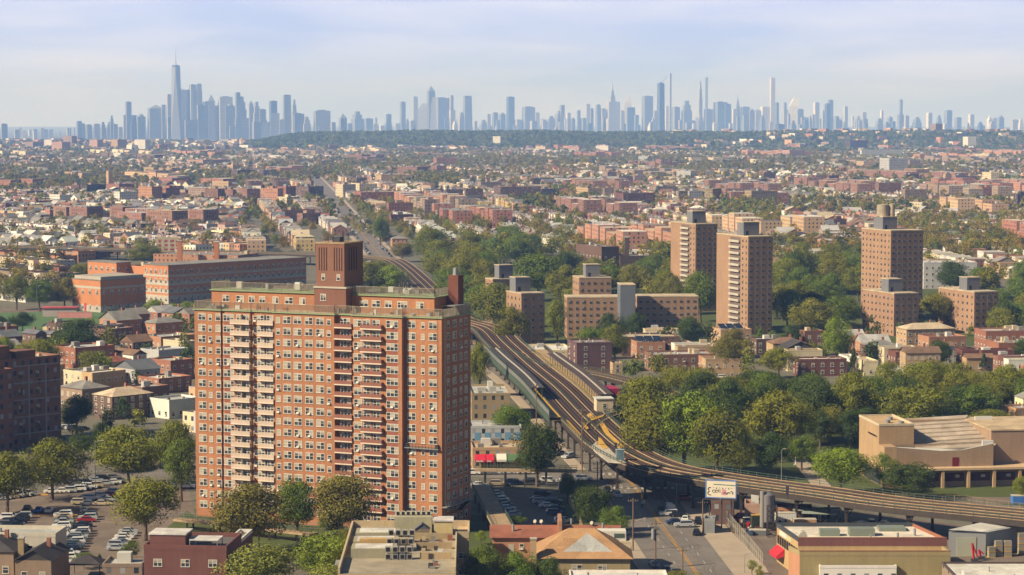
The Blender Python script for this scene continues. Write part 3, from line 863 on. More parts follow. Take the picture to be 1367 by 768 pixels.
    # stairs bulkheads
    mb = MB(); mb.box(1.0, Lf - 6, H, 3.6, Lf - 3, H + .9); sub(r, 'roof_hatch', mb, ['paint'], RC['grey'])
    # window-cleaner's platforms
    for nm, lab, (ya, yb_), zz in (('suspended_platform', 'long metal work platform hanging on the right wing of the tall brick slab', (.6, 10.4), 20.6),):
        pl = thing('suspended_platform', lab, 'work platform', (x, y, 0), t)
        pl.scale = (1.05, .958, 1)
        mb = MB(); mb.box(.5, ya, zz, 2.0, yb_, zz + .18, 0); sub(pl, 'platform_floor', mb, ['grey'], None)
        mb = MB()
        for h_ in (.6, 1.15):
            mb.tube((.5, ya, zz + h_), (.5, yb_, zz + h_), .05); 
        for i in range(12): yy = ya + (yb_ - ya) * i / 11; mb.tube((.5, yy, zz), (.5, yy, zz + 1.15), .05)
        sub(pl, 'guard_rail', mb, ['steel'])
        mb = MB()
        for yy in (ya + .6, yb_ - .6): mb.tube((1.2, yy, zz), (1.2, yy, H + 1.5), .03, n=4); mb.box(.9, yy - .4, zz + .2, 1.6, yy + .4, zz + 1.1)
        sub(pl, 'cable', mb, ['dgrey'])
    pl = thing('suspended_platform', 'dark sagging work platform hung low on the shaded end wall of the brick slab', 'work platform', (x, y, 0), t)
    mb = MB(); mb.box(.8, -1.5, 6.6, 16.2, -.3, 6.8, 0); sub(pl, 'platform_floor', mb, ['grey'])
    mb = MB()
    for i in range(14): xx = .8 + 15.4 * i / 13; mb.tube((xx, -1.5, 6.8), (xx, -1.5, 7.9), .05)
    mb.tube((.8, -1.5, 7.9), (16.2, -1.5, 7.9), .05)
    for xx in (1.5, 15.5): mb.tube((xx, -.9, 6.8), (xx, -.9, H + 1), .03, n=4)
    sub(pl, 'guard_rail', mb, ['grey'])
    mb = MB(); mb.face([(2, -1.55, 6.7), (9, -1.7, 4.9), (15, -1.55, 6.7), (15, -.4, 6.7), (9, -.4, 5.0), (2, -.4, 6.7)], 0); sub(pl, 'debris_net', mb, ['dark'])
big_tower()

# ------------------------------------------------------------------ elevated railway
def sweep(mb, P2, N2, o0, o1, z0, z1, mi=0, i0=0, i1=None):
    "box-section along a path between offsets o0 < o1"
    L = 0; i1 = len(P2) - 1 if i1 is None else i1
    pt = lambda i, o: (P2[i][0] + N2[i][0] * o, P2[i][1] + N2[i][1] * o)
    for i in range(i0, i1):
        dl = math.hypot(P2[i + 1][0] - P2[i][0], P2[i + 1][1] - P2[i][1])
        a0, a1, b0, b1 = pt(i, o0), pt(i, o1), pt(i + 1, o0), pt(i + 1, o1)
        u = [(L, -5), (L + dl, -5), (L + dl, -5), (L, -5)]
        mb.face([(*a0, z1), (*b0, z1), (*b1, z1), (*a1, z1)], mi, u)
        if z1 - z0 > .001:
            mb.face([(*a1, z0), (*b1, z0), (*b0, z0), (*a0, z0)], mi, u)
            mb.face([(*b0, z0), (*b0, z1), (*a0, z1), (*a0, z0)], mi, u); mb.face([(*a1, z0), (*a1, z1), (*b1, z1), (*b1, z0)], mi, u)
        L += dl
def rail_line(name, label, pts, W, tracks, z=8.6, walks=(), rails_until=1e9, bents=16, yellow=(), centre=None):
    P2 = smooth(pts, 3.0); N2 = normals(P2)
    r = thing(name, label, 'railway viaduct', (P2[0][0], P2[0][1], 0))
    ox, oy = P2[0]; P2 = [(p[0] - ox, p[1] - oy) for p in P2]
    for p in P2[::4]: FOOT.append((p[0] + ox, p[1] + oy, W / 2 + 3))
    mb = MB(); sweep(mb, P2, N2, -W/2 + .4, W/2 - .4, z - .45, z - .1); link('deck', mb.mesh('deck', ['deck']), r)
    for to in tracks:
        mb = MB(); sweep(mb, P2, N2, to - 1.3, to + 1.3, z - .1, z + .12, 0); tr = link('track', mb.mesh('track', ['track']), r)
        for so_ in (-.72, .72):
            m2 = MB(); sweep(m2, P2, N2, to + so_ - .06, to + so_ + .06, z + .12, z + .30, 0); link('rail', m2.mesh('rail', ['rail']), tr)
        m2 = MB(); sweep(m2, P2, N2, to + 1.22, to + 1.34, z + .2, z + .34, 0); link('third_rail_cover', m2.mesh('third_rail_cover', ['deck']), tr)
    for wo, w_ in walks:
        mb = MB(); sweep(mb, P2, N2, wo - w_/2, wo + w_/2, z + .05, z + .30); link('walkway', mb.mesh('walkway', ['tan']), r)
    for sgn in (-1, 1):
        e = sgn * W / 2
        mb = MB(); sweep(mb, P2, N2, min(e, e - sgn * .35), max(e, e - sgn * .35), z - 1.15, z + .15); sweep(mb, P2, N2, min(e + sgn * .22, e - sgn * .55), max(e + sgn * .22, e - sgn * .55), z - 1.25, z - 1.15)
        gi = link('side_girder', mb.mesh('side_girder', ['steel']), r)
        mb = MB(); sweep(mb, P2, N2, min(e, e - sgn * .55), max(e, e - sgn * .55), z + .18, z + .30); link('walkway', mb.mesh('walkway', ['tan']), r)
        mb = MB()
        for zz in (z + .75, z + 1.35): sweep(mb, P2, N2, e - .05, e + .05, zz - .05, zz + .05)
        for i in range(0, len(P2), 1):
            if math.hypot(P2[i][0] + ox, P2[i][1] + oy) > 1100: continue
            p = (P2[i][0] + N2[i][0] * e, P2[i][1] + N2[i][1] * e); mb.tube((*p, z + .1), (*p, z + 1.5), .09, n=4)
        link('railing', mb.mesh('railing', ['green']), r)
    if centre is not None:
        mb = MB(); sweep(mb, P2, N2, centre - .05, centre + .05, z + 1.0, z + 1.1)
        for i in range(0, len(P2), 1):
            if math.hypot(P2[i][0] + ox, P2[i][1] + oy) > 800: continue
            p = (P2[i][0] + N2[i][0] * centre, P2[i][1] + N2[i][1] * centre); mb.tube((*p, z + .0), (*p, z + 1.1), .08, n=4)
        link('railing', mb.mesh('railing', ['green']), r)
    # bents
    k = max(1, int(bents / 3.0)); cnt = 0
    for i in range(2, len(P2) - 1, k):
        if cnt > 94: break
        cnt += 1
        a = Vector((P2[i][0] - N2[i][0] * (W/2 - 1), P2[i][1] - N2[i][1] * (W/2 - 1), 0)); b = Vector((P2[i][0] + N2[i][0] * (W/2 - 1), P2[i][1] + N2[i][1] * (W/2 - 1), 0))
        mb = MB()
        for q in (a, b):
            mb.box(q.x - .3, q.y - .3, 0, q.x + .3, q.y + .3, z - 1.5)
            mb.box(q.x - .5, q.y - .5, 0, q.x + .5, q.y + .5, .5); mb.box(q.x - .5, q.y - .5, z - 2.4, q.x + .5, q.y + .5, z - 1.5)
        mb.tube((a.x, a.y, z - 1.8), (b.x, b.y, z - 1.8), .4, n=4)
        mb.tube((a.x, a.y, z - 4), (a.x + (b.x - a.x) * .2, a.y + (b.y - a.y) * .2, z - 2), .15, n=4); mb.tube((b.x, b.y, z - 4), (b.x + (a.x - b.x) * .2, b.y + (a.y - b.y) * .2, z - 2), .15, n=4)
        link('support_bent', mb.mesh('support_bent', ['steel']), r)
    return r, P2, N2, (ox, oy)
ZT = 7.4
main_px = [(1500, 702), (1367, 688.5), (1200, 672), (1100, 658), (1000, 644.5), (950, 637), (900, 628.5), (866, 619), (838, 606), (816, 592), (795, 573), (770, 548), (740, 517), (705, 488), (672, 458), (650, 438)]
mpts = [P(a, b, ZT) for a, b in main_px]
mpts += [(-28, 1080), (-45, 1242), (-73, 1477), (-88, 1530), (-118, 1562), (-170, 1590), (-260, 1625), (-420, 1690)]
mpts[0] = P(1520, 704, ZT)
rw, RP, RN, RO = rail_line('elevated_railway', 'brown steel elevated railway with parallel tracks curving from the junction to the right edge', mpts, 15.6,
    (-5.6, -1.9, 1.9, 5.6), ZT, walks=((-3.75, .22), (3.75, .22), (0.0, .3)), centre=0.0)
# branch that swings off to the right behind the trees
bpts = [P(697, 470, ZT), P(722, 483, ZT), P(748, 490, ZT), P(790, 497, ZT), P(832, 506, ZT), P(880, 520, ZT), P(930, 540, ZT)]
rail_line('elevated_railway', 'narrow railway branch curving right behind the platform canopy toward the park trees', bpts, 7.4, (-1.9, 1.9), ZT - .2, walks=((0, .5),))
spts = [P(786, 575, ZT), P(792, 567, ZT), P(802, 560, ZT), P(816, 554.5, ZT), P(836, 550, ZT), P(870, 548, ZT)]
rail_line('elevated_railway', 'short single track spur leaving the junction under the park trees', spts, 4.2, (0,), ZT + .02, bents=14)
# station platforms beside the tracks
def path_slice(pa, pb):
    "indices of the main path nearest two pixels at deck height"
    a = P(*pa, ZT); b = P(*pb, ZT)
    f = lambda q: min(range(len(RP)), key=lambda i: (RP[i][0] + RO[0] - q[0]) ** 2 + (RP[i][1] + RO[1] - q[1]) ** 2)
    i, j = f(a), f(b); return min(i, j), max(i, j)
def platform(label, side, pa, pb, can_a, can_b, o0, o1, wallm, canm):
    r = thing('station_platform', label, 'railway platform', (RO[0], RO[1], 0))
    i0, i1 = path_slice(pa, pb)
    mb = MB(); sweep(mb, RP, RN, o0, o1, ZT + .1, ZT + 1.05, 0, i0, i1); link('platform_floor', mb.mesh('platform_floor', ['tan']), r)
    mb = MB(); e = o0 if side > 0 else o1 - .5
    inner = o0 if abs(o0) < abs(o1) else o1 - .9
    sweep(mb, RP, RN, inner, inner + .9, ZT + 1.055, ZT + 1.08, 0, i0, i1); link('platform_edge', mb.mesh('platform_edge', ['yellow']), r)
    outer = o1 if abs(o0) < abs(o1) else o0
    mb = MB(); sweep(mb, RP, RN, outer - .1, outer + .1, ZT - .6, ZT + 1.4, 0, i0, i1); sweep(mb, RP, RN, outer - .05, outer + .05, ZT + 1.6, ZT + 3.1, 1, i0, i1); sweep(mb, RP, RN, outer - .14, outer + .14, ZT + 3.1, ZT + 3.3, 0, i0, i1)
    link('windscreen', mb.mesh('windscreen', [wallm, 'grey' if wallm == 'green' else 'glass']), r)
    for i in range(i0, i1, 1):
        p = (RP[i][0] + RN[i][0] * outer, RP[i][1] + RN[i][1] * outer); mb = MB()
        mb.box(p[0] - .16, p[1] - .16, ZT - 1.6, p[0] + .16, p[1] + .16, ZT + 3.4)
        link('windscreen_post', mb.mesh('windscreen_post', ['green']), r)
    j0, j1 = path_slice(can_a, can_b)
    mb = MB(); sweep(mb, RP, RN, min(o0, o1) - .4, max(o0, o1) + .4, ZT + 4.1, ZT + 4.35, 0, j0, j1); link('canopy', mb.mesh('canopy', ['roof']), r, col=canm)
    mb = MB(); sweep(mb, RP, RN, (o0 + o1) / 2 - .3, (o0 + o1) / 2 + .3, ZT + 4.36, ZT + 4.5, 0, j0, j1); link('canopy_ridge', mb.mesh('canopy_ridge', ['conc']), r)
    for i in range(j0, j1 + 1, 2):
        for o_ in (o0 + .5, o1 - .5):
            mb = MB(); p = (RP[i][0] + RN[i][0] * o_, RP[i][1] + RN[i][1] * o_); mb.tube((*p, ZT + 1), (*p, ZT + 4.1), .12, n=5)
            link('canopy_post', mb.mesh('canopy_post', ['green']), r)
    # windows in the screen wall facing the tracks
    return r, i0, i1
d_ = 1
o_test = RN[path_slice((770, 548), (770, 548))[0]]
sgn = 1 if o_test[0] < 0 else -1      # +1: positive offset is on the picture's left
platform('left station platform with dark canopy and tall green windscreen beside the brown tracks', 1, (660, 470), (741, 561), (672, 480), (722, 535), *sorted((sgn * 7.9, sgn * 11.6)), 'green', RC['dark'])
pr, i0, i1 = platform('right station platform with orange edge and long dark pitched canopy', -1, (699, 470), (789, 549), (722, 487), (787, 545), *sorted((-sgn * 7.9, -sgn * 12.2)), 'tan', S(84, 70, 66))
# cream end building of the right platform
q = P(792, 549, ZT)
h_ = thing('station_house', 'cream stair house at the near end of the right platform canopy', 'station house', (q[0] + 1, q[1] - 2, 0), math.radians(8))
mb = MB(); mb.prism([(0, 0), (5.2, 0), (5.2, 5), (0, 5)], ZT - 3.2, ZT + 4.0); sub(h_, 'wall', mb, ['wall'], WC['cream'])
mb = MB(); mb.box(-.3, -.3, ZT + 4.0, 5.5, 5.3, ZT + 4.3); sub(h_, 'roof', mb, ['roof'], RC['white'])
for xx in (.3, 4.9):
    mb = MB(); mb.box(xx - .25, .2, 0, xx + .25, .7, ZT - 3.2); mb.box(xx - .25, 4.3, 0, xx + .25, 4.8, ZT - 3.2); sub(h_, 'post', mb, ['green'])
link('window', win_mesh(1.2, 1.4, 0)[1], h_, (2.6, 0, ZT + 1.3))
# yellow walk boards, pale island deck and the blue-grey relay box at the junction
j = thing('junction_deck', 'pale triangular deck with yellow boards between the diverging tracks', 'railway deck', (0, 0, 0))
def dpoly(name, pxs, z0, z1, m):
    pts = [P(a, b, z1) for a, b in pxs]
    ar = sum(pts[i][0] * pts[(i + 1) % len(pts)][1] - pts[(i + 1) % len(pts)][0] * pts[i][1] for i in range(len(pts)))
    if ar < 0: pts.reverse()
    mb = MB(); mb.prism(pts, z0, z1); link(name, mb.mesh(name, [m]), j)
dpoly('island_deck', [(800, 586), (812, 597), (826, 612), (836, 618), (812, 616), (795, 603), (789, 596)], ZT + .1, ZT + .46, 'conc')
dpoly('walk_board', [(798, 583), (803, 586), (812, 598), (806, 600), (797, 592)], ZT + .1, ZT + .52, 'yellow')
dpoly('walk_board', [(783, 554), (792, 561), (805, 556), (807, 553.5), (794, 557), (788, 551)], ZT + .1, ZT + .5, 'yellow')
dpoly('walk_board', [(801, 566), (806, 564), (814, 578), (834, 597), (829, 598), (809, 580)], ZT + .1, ZT + .5, 'yellow')
dpoly('walk_board', [(756, 560), (760, 563), (776, 580), (774, 583), (758, 567)], ZT + .3, ZT + .6, 'yellow')
dpoly('walk_board', [(776, 563), (782, 566), (786, 572), (783, 573)], ZT + .3, ZT + .6, 'yellow')
q = P(823, 614, ZT + .5)
rb = thing('relay_box', 'blue-grey metal equipment box on the junction deck', 'equipment box', (q[0], q[1], ZT + .46), math.radians(5))
mb = MB(); mb.box(0, 0, 0, 2.1, 1.8, 2.6); sub(rb, 'cabinet', mb, ['paint'], S(122, 146, 156))
mb = MB(); mb.box(-.1, -.1, 2.6, 2.2, 1.9, 2.75); sub(rb, 'lid', mb, ['paint'], S(150, 168, 172))
mb = MB(); mb.box(.5, -.04, .2, 1.5, 0, 2.2); sub(rb, 'door', mb, ['paint'], S(110, 134, 146))
for k, (a, b) in enumerate(((797, 594), (1051, 666), (822, 606))):
    q = P(a, b, ZT + .5); s_ = thing('railway_signal', ['black twin railway signal on the yellow boards of the junction', 'black railway signal on the tracks right of the billboard', 'small black signal mast beside the blue-grey box'][k], 'railway signal', (q[0], q[1], ZT + .3))
    mb = MB(); mb.tube((0, 0, 0), (0, 0, 2.6), .1); sub(s_, 'mast', mb, ['dgrey'])
    mb = MB(); mb.box(-.35, -.3, 1.3, .35, .2, 3.3); sub(s_, 'signal_head', mb, ['dgrey'])
# ------------------------------------------------------------------ brick housing-project towers
def project(label, spec, floors, blocks=None, pent=None, tanks=False, balc=False, wl_=None, wr_=None, plab=None, col='project', group='brick housing blocks in the park', ext=None):
    o, t, wr, wl, h = corner(*spec); wr = wr_ or wr or 12; wl = wl_ or wl or 12
    foot(o, t, wr, wl)
    r = thing('apartment_block', label, 'apartment building', o, t, group)
    c = V(WC[col])
    parts = blocks or [(0, 0, wr, wl)]
    sp = []
    for bi, (x0, y0, x1, y1) in enumerate(parts):
        mb = MB(); mb.prism([(x0, y0), (x1, y0), (x1, y1), (x0, y1)], 0, h - bi * .004, 0); link('wall', mb.mesh('wall', ['wall']), r, col=c)
        mb = MB(); mb.box(x0 - .12, y0 - .12, h, x1 + .12, y1 + .12, h + .5); link('roof', mb.mesh('roof', ['roof']), r, col=RC['beige'])
        fh = (h - 1) / floors
        for f in range(floors):
            z = .9 + f * fh + .5
            n = max(1, int((y1 - y0) / 3.6))
            for i in range(n):
              if not balc or i < n * .22: sp.append((x0, y0 + (i + .5) * (y1 - y0) / n, z, 1.3 if (i % 3) else .9, 1.35, LF))
            n = max(1, int((x1 - x0) / 2.9))
            for i in range(n): sp.append((x0 + (i + .5) * (x1 - x0) / n, y0, z, 1.25 if (i % 2) else 1.6, 1.35, 0))
    sp.sort(key=lambda s: -s[2])
    place_windows(r, sp, 100, 'dframe')
    if balc:
        y0, y1 = balc[0] * wl, balc[1] * wl
        mb = MB(); mb.box(-.1, y0, 0, .05, y1, h - .5); link('stair_bay', mb.mesh('stair_bay', ['wall']), r, col=S(120, 104, 96))
        for f in range(floors):
            mb = MB(); z = 1 + f * (h - 1) / floors; mb.box(-1.0, y0, z - .1, -.1, y1, z + .1); mb.box(-1.0, y0, z + .1, -.9, y1, z + 1.0)
            link('balcony', mb.mesh('balcony', ['conc']), r)
    if pent:
        x0, y0, x1, y1, ph = pent
        mb = MB(); mb.prism([(x0, y0), (x1, y0), (x1, y1), (x0, y1)], h + .5, h + ph); link('machine_room', mb.mesh('machine_room', ['wall']), r, col=S(122, 122, 126))
        mb = MB(); mb.box(x0 - .15, y0 - .15, h + ph, x1 + .15, y1 + .15, h + ph + .35); link('roof', mb.mesh('roof', ['roof']), r, col=RC['beige'])
        mb = MB(); mb.box(x0 + 1.2, y0 - .05, h + .5, x0 + 2.4, y0, h + 2.6); link('door', mb.mesh('door', ['dark']), r)
        for i in range(3):
            mb = MB(); mb.tube((x0 + 1 + i * 1.8, (y0 + y1) / 2, h + ph + .3), (x0 + 1 + i * 1.8, (y0 + y1) / 2, h + ph + 2.2), .08, n=4); link('antenna', mb.mesh('antenna', ['grey']), r)
    if tanks:
        for (tx, ty, tr, th_) in tanks:
            mb = MB(); mb.cyl(tx, ty, h + pent[4] + .3, h + pent[4] + th_, tr, tr, 20); mb.cyl(tx, ty, h + pent[4] + th_, h + pent[4] + th_ + .5, tr + .1, .3, 20)
            link('water_tank', mb.mesh('water_tank', ['roof']), r, col=S(172, 158, 136))
    return r, wr, wl, h
# T2, T1, T3 tall
project('tall brick tower with white balcony stack, nearer and right of its twin', (956, 998, 1030.5, 317, 447, 20), 16, pent=(.5, 6, 8.5, 13, 6.5), balc=(.24, .56))
project('tall brick tower with white balcony stack, standing behind and left of its twin', (895, 928, 957, 300, 416, 20), 16, pent=(.5, 5, 8, 12, 6.5), balc=(.24, .56))
project('tall tan brick tower carrying two round water tanks on its roof', (1149, 1188, 1231, 309, 430, 20), 15, pent=(1, 10, 9, 19, 6.5), tanks=[(3.4, 14.5, 3.0, 6.0), (7.4, 12.6, 1.5, 6.2)])
project('six storey brick block with grey machine room, in front of the tank-topped tower', (1151, 1193, 1225, 393, 449, 20), 6, pent=(1.5, 8, 8.5, 15, 6.2))
project('six storey brick block with grey machine room, right end of the park towers', (1252, 1300, 1332, 391, 447, 20), 6, pent=(1.5, 9, 8.5, 16, 6.2))
# long P3
project('long low brick slab with grey stair tower splitting it, behind the brown rail-side block', (752, 757, 830, 398, 452, 4), 6, wl_=14)
project('right wing of the low brick slab beyond the grey stair tower', (848, 851, 932, 397, 451, 4), 6, wl_=14)
g = thing('stair_tower', 'plain grey stair tower between two wings of the low brick slab', 'stair tower', (*P(828, 455), 0), math.radians(4))
q = P(828, 455); hh = zat(q[0], q[1], 381)
mb = MB(); mb.prism([(0, 0), (6.8, 0), (6.8, 12), (0, 12)], 0, hh); sub(g, 'wall', mb, ['wall'], S(112, 116, 124)); mb = MB(); mb.box(-.15, -.15, hh, 6.95, 12.15, hh + .4); sub(g, 'roof', mb, ['roof'], RC['beige'])
project('low brick block behind the big park trees with grey machine room', (767, 773, 816, 372, 430, 10), 6, wl_=16, pent=(4, 3, 11, 10, 6.4))
project('brick block with pale parapet beside the railway, grey machine room on top', (676, 696, 727, 393, 462, 22), 7, pent=(.5, 8, 7.5, 15, 6.6))
project('brick block behind its neighbour beside the railway trees, small grey machine room', (648, 658, 690, 374, 440, 22), 7, pent=(4, 2, 11, 8, 6.6))
bldg('school_building', 'dark brick school hall with tall chimney behind the park trees', 'school', (769, 803, 826, 331, 380, 22), 'brown', 'grey', floors=3, sp=4.5)
bldg('school_building', 'lower dark brick wing right of the old school hall', 'school', (826, 828, 873, 343, 380, 6), 'dbrown', 'grey', floors=2, wl_=20)
x, y = P(826, 380); ch = thing('chimney_stack', 'tall dark brick chimney behind the school hall', 'chimney', (x + 4, y + 6, 0)); mb = MB(); mb.prism([(0, 0), (2.6, 0), (2.6, 2.6), (0, 2.6)], 0, zat(x, y, 318)); sub(ch, 'shaft', mb, ['wall'], WC['dbrown'])
mb = MB(); mb.box(-.2, -.2, zat(x, y, 318), 2.8, 2.8, zat(x, y, 318) + .6); sub(ch, 'cap', mb, ['conc'])
bldg('office_building', 'long white and grey flat building with red brick base right of the tank tower', 'building', (1231, 1233, 1304, 352, 386, 4), 'ltgrey', 'white', floors=4, wl_=20)

# ------------------------------------------------------------------ big brick school at left
def school_left():
    def wing(spec, label, lw, floors, bands, wr_=None, wl_=None, ped=3.2, lname='school_building'):
        o, t, wr, wl, h = corner(*spec); wr = wr_ or wr; wl = wl_ or wl; foot(o, t, wr, wl)
        r = thing('school_building', label, 'school', o, t)
        mb = MB(); mb.prism([(0, 0), (wr, 0), (wr, wl), (0, wl)], 0, h); link('wall', mb.mesh('wall', ['wall']), r, col=WC['school'])
        mb = MB(); e = .06
        mb.prism([(-e, -e), (wr + e, -e), (wr + e, wl + e), (-e, wl + e)], 0, ped)
        for z0, z1 in bands: mb.prism([(-e, -e), (wr + e, -e), (wr + e, wl + e), (-e, wl + e)], z0, z1)
        link('stone_band', mb.mesh('stone_band', ['conc']), r)
        mb = MB(); mb.box(-.3, -.3, h, wr + .3, wl + .3, h + .35); link('roof', mb.mesh('roof', ['roof']), r, col=RC['grey'])
        sp = []
        fh = (h - 1) / floors
        for f in range(floors):
            z = 1.4 + f * fh
            n = max(1, int(wl / lw))
            for i in range(n): sp.append((-.07, (i + .5) * wl / n, z, 1.9, 2.3, LF))
            n = max(1, int(wr / 4.4))
            for i in range(n): sp.append(((i + .5) * wr / n, -.07, z, 2.0, 2.3, 0))
        sp.sort(key=lambda s: -s[2]); place_windows(r, sp, 100)
        return r, wr, wl, h
    r, wr, wl, h = wing((97, 134.5, 195, 375, 417.5, 47), 'low corner wing of the orange brick school with grey stone attic, beside the playing field', 5, 2, ((12.0, 13.2),))
    mb = MB(); mb.box(-.08, wl * .5, 0, .0, wl * .5 + 1.8, 4.2); sub(r, 'door', mb, ['red'])
    mb = MB(); mb.box(.8, .8, h + .35, wr - 1, wl - 1, h + 1.9, 0); sub(r, 'attic', mb, ['wall'], S(176, 168, 152))
    wing((192.5, 225, 409, 355, 406, 47), 'main wing of the orange brick school, long shaded side with rows of tall windows', 4.2, 4, ((5.6, 7.6), (9.8, 12.2), (14.4, 15.6)), ped=4.4)
    wing((125, 156, 175, 351.5, 402, 47), 'rear wing of the orange brick school rising over the low corner wing', 4.4, 4, (), wl_=26)
    bldg('school_building', 'linking wing of the orange brick school between its rear and main wings', 'school', (170, 200, 206, 358, 403, 47), 'school', 'dark', floors=3, wr_=30)
school_left()
r, a, b, h = bldg('factory_building', 'tan and orange brick building with grey roof and tall chimneys beyond the school', 'building', (205, 318, 345, 342, 372, 72), 'orange', 'grey', windows=False, parapet=.4)
for k, (px, yt) in enumerate(((236.5, 322), (286, 324))):
    x, y = P(px, 372); ch = thing('chimney_stack', ['square brick chimney left on the tan building beyond the school', 'square brick chimney right on the tan building beyond the school'][k], 'chimney', (x, y, 0)); z = zat(x, y, yt)
    mb = MB(); mb.prism([(0, 0), (3, 0), (3, 3), (0, 3)], 0, z); sub(ch, 'shaft', mb, ['wall'], WC['school']); mb = MB(); mb.box(-.2, -.2, z, 3.2, 3.2, z + .5); sub(ch, 'cap', mb, ['conc'])
r, a, b, h = bldg('apartment_block', 'pale block with red panels between windows, left of the brick chimneys', 'apartment building', (207, 209, 240, 319, 352, 8), 'cream', 'white', floors=6, fh=2.8, wl_=12)
mb = MB()
for f in range(5):
    for i in range(4): mb.box(1.5 + i * 4.4, -.06, 3 + f * 3.0, 3.2 + i * 4.4, 0, 4.4 + f * 3.0)
sub(r, 'panel', mb, ['red'])
# stand and walls at the field
q = P(57, 423); st_ = thing('field_stand', 'low red and pink roofed stand beside the green playing field', 'grandstand', (q[0], q[1], 0), math.radians(4))
mb = MB(); mb.prism([(0, 0), (17, 0), (17, 7), (0, 7)], 0, 4.2); sub(st_, 'wall', mb, ['wall'], S(186, 170, 166)); mb = MB(); mb.box(-.5, -.5, 4.2, 17.5, 7.5, 4.7); sub(st_, 'roof', mb, ['roof'], S(190, 92, 96))
q = P(79, 424); st_ = thing('boundary_wall', 'low pink painted wall between the playing field and the brick school', 'wall', (q[0], q[1] - 3, 0), math.radians(0))
mb = MB(); mb.box(0, 0, 0, 17, .5, 3.0); sub(st_, 'wall', mb, ['wall'], S(206, 140, 136)); mb = MB(); mb.box(-.1, -.1, 3.0, 17.1, .6, 3.12); sub(st_, 'coping', mb, ['conc'])

# ------------------------------------------------------------------ dark block at far left
r, a, b, h = bldg('apartment_block', 'dark brown brick block with pale stone grid, cut by the left edge', 'apartment building', (-100, -62, 82, 489, 607, 45), 'dkbrick', 'beige', windows=False)
mb = MB()
for x in (a * .70, a * .86): mb.box(x - .26, -.07, 2, x + .26, 0, h - 1.6)
for i in range(5): mb.box(a * .56, -.075, h - 2.0 - i * 5.2, a - .3, 0, h - 1.6 - i * 5.2)
sub(r, 'stone_grid', mb, ['paint'], S(150, 144, 144))
place_windows(r, [(a * .78, 0, h - 5.6 - i * 5.2, 1.5, 2.2, 0) for i in range(4)] + [(a * .62, 0, h - 5.6 - i * 5.2, 1.5, 2.2, 0) for i in range(4)], fr='dframe')
mb = MB(); mb.box(a * .62, 2, h, a * .80, 8, h + 2.6); sub(r, 'roof_room', mb, ['wall'], WC['dkbrick'])
mb = MB(); mb.box(a * .3, 1.5, h, a * .55, 9, h + 4.5); sub(r, 'roof_room', mb, ['wall'], WC['dkbrick'])
r, a, b, h = bldg('apartment_block', 'dark brick wing with cream sills standing in front of the gridded dark block', 'apartment building', (-100, -70, 19, 503, 612, 45), 'dkbrick', 'beige', floors=5, windows=False)

# ------------------------------------------------------------------ houses left of the tower
A = 45
LH = [  # label, name, spec, wall, roofcol, roof, floors, kw
 ('red brick flats with pale grey roof storey behind the columned dark tree', 'apartment_block', (72, 101, 153, 467, 500, A), 'red', 'silver', 'flat', 3),
 ('orange brick double house left of its twin behind the dark round tree', 'house', (133, 156, 189, 428, 455, A), 'orange', 'grey', 'gable', 2),
 ('orange brick house with grey hipped roof, nearest the school trees', 'house', (190, 208, 246, 432, 454, A), 'orange', 'grey', 'hip', 2),
 ('yellow walled small house beside the playing field', 'house', (57, 66, 80, 437, 450, A), 'yellow', 'slate', 'gable', 2),
 ('white house with brown shingle roof and dormer', 'house', (150, 178, 196, 474, 497, A), 'white', 'brown', 'gabley', 2),
 ('cream walled low house with pale patched roof', 'house', (85, 117, 165, 500, 521, A), 'cream', 'silver', 'flat', 2),
 ('pale grey house with slate gable roof', 'house', (153, 181, 214, 494, 517, A), 'ltgrey', 'slate', 'gable', 2),
 ('red brick terrace end with flat roof beside the brick slab', 'house', (200, 228, 259, 484, 508, A), 'red', 'silver', 'flat', 2),
 ('small red shed-like house with white roof edge', 'house', (184, 212, 256, 508, 526, A), 'red', 'white', 'flat', 2),
 ('brown brick flats with olive hipped roof and corner balconies', 'apartment_block', (124, 150, 204, 530, 561, A), 'brown', 'beige', 'hip', 3),
 ('grey hip-roofed long house left of the brown hipped flats', 'house', (80, 110, 146, 520, 548, A), 'taupe', 'grey', 'hip', 2),
 ('white low industrial building between trees and the brick slab', 'workshop', (200, 226, 268, 537, 560, A), 'white', 'silver', 'flat', 1),
 ('pink walled low row behind the white-roofed sheds', 'house', (188, 215, 262, 452, 466, A), 'orange2', 'silver', 'flat', 1),
 ('long cream flat with pale roof beside the brick slab', 'house', (218, 246, 262, 458, 474, A), 'cream', 'white', 'flat', 1),
 ('brown gabled house in front of the red flats', 'house', (160, 178, 204, 457, 476, A), 'brown', 'brown', 'gable', 2),
 ('blue-grey tin roofed shed behind the white dormer house', 'workshop', (188, 212, 252, 470, 486, A), 'ltgrey', 'silver', 'flat', 1),
 ('slate blue gabled house left of the playing field trees', 'house', (30, 48, 62, 446, 468, A), 'brown', 'slate', 'gabley', 2),
 ('second slate blue gabled house beside the yellow house', 'house', (52, 68, 78, 446, 466, A), 'taupe', 'slate', 'gabley', 2),
 ('dark red brick two storey row at the far left', 'house', (-14, 6, 30, 450, 476, A), 'dred', 'slate', 'gable', 2),
 ('brick double house right of its twin', 'house', (160, 176, 200, 420, 446, A), 'red', 'grey', 'gable', 2),
 ('tan brick house under the columned tree at left', 'house', (22, 36, 62, 470, 492, A), 'tan', 'silver', 'flat', 2),
 ('white storefront-like house with pale roof low at left', 'house', (95, 112, 131, 470, 486, A), 'white', 'silver', 'flat', 1),
 ('red brick low store with blue sign board behind the brown hipped flats', 'house', (168, 190, 226, 520, 538, A), 'rbrown', 'silver', 'flat', 1),
]
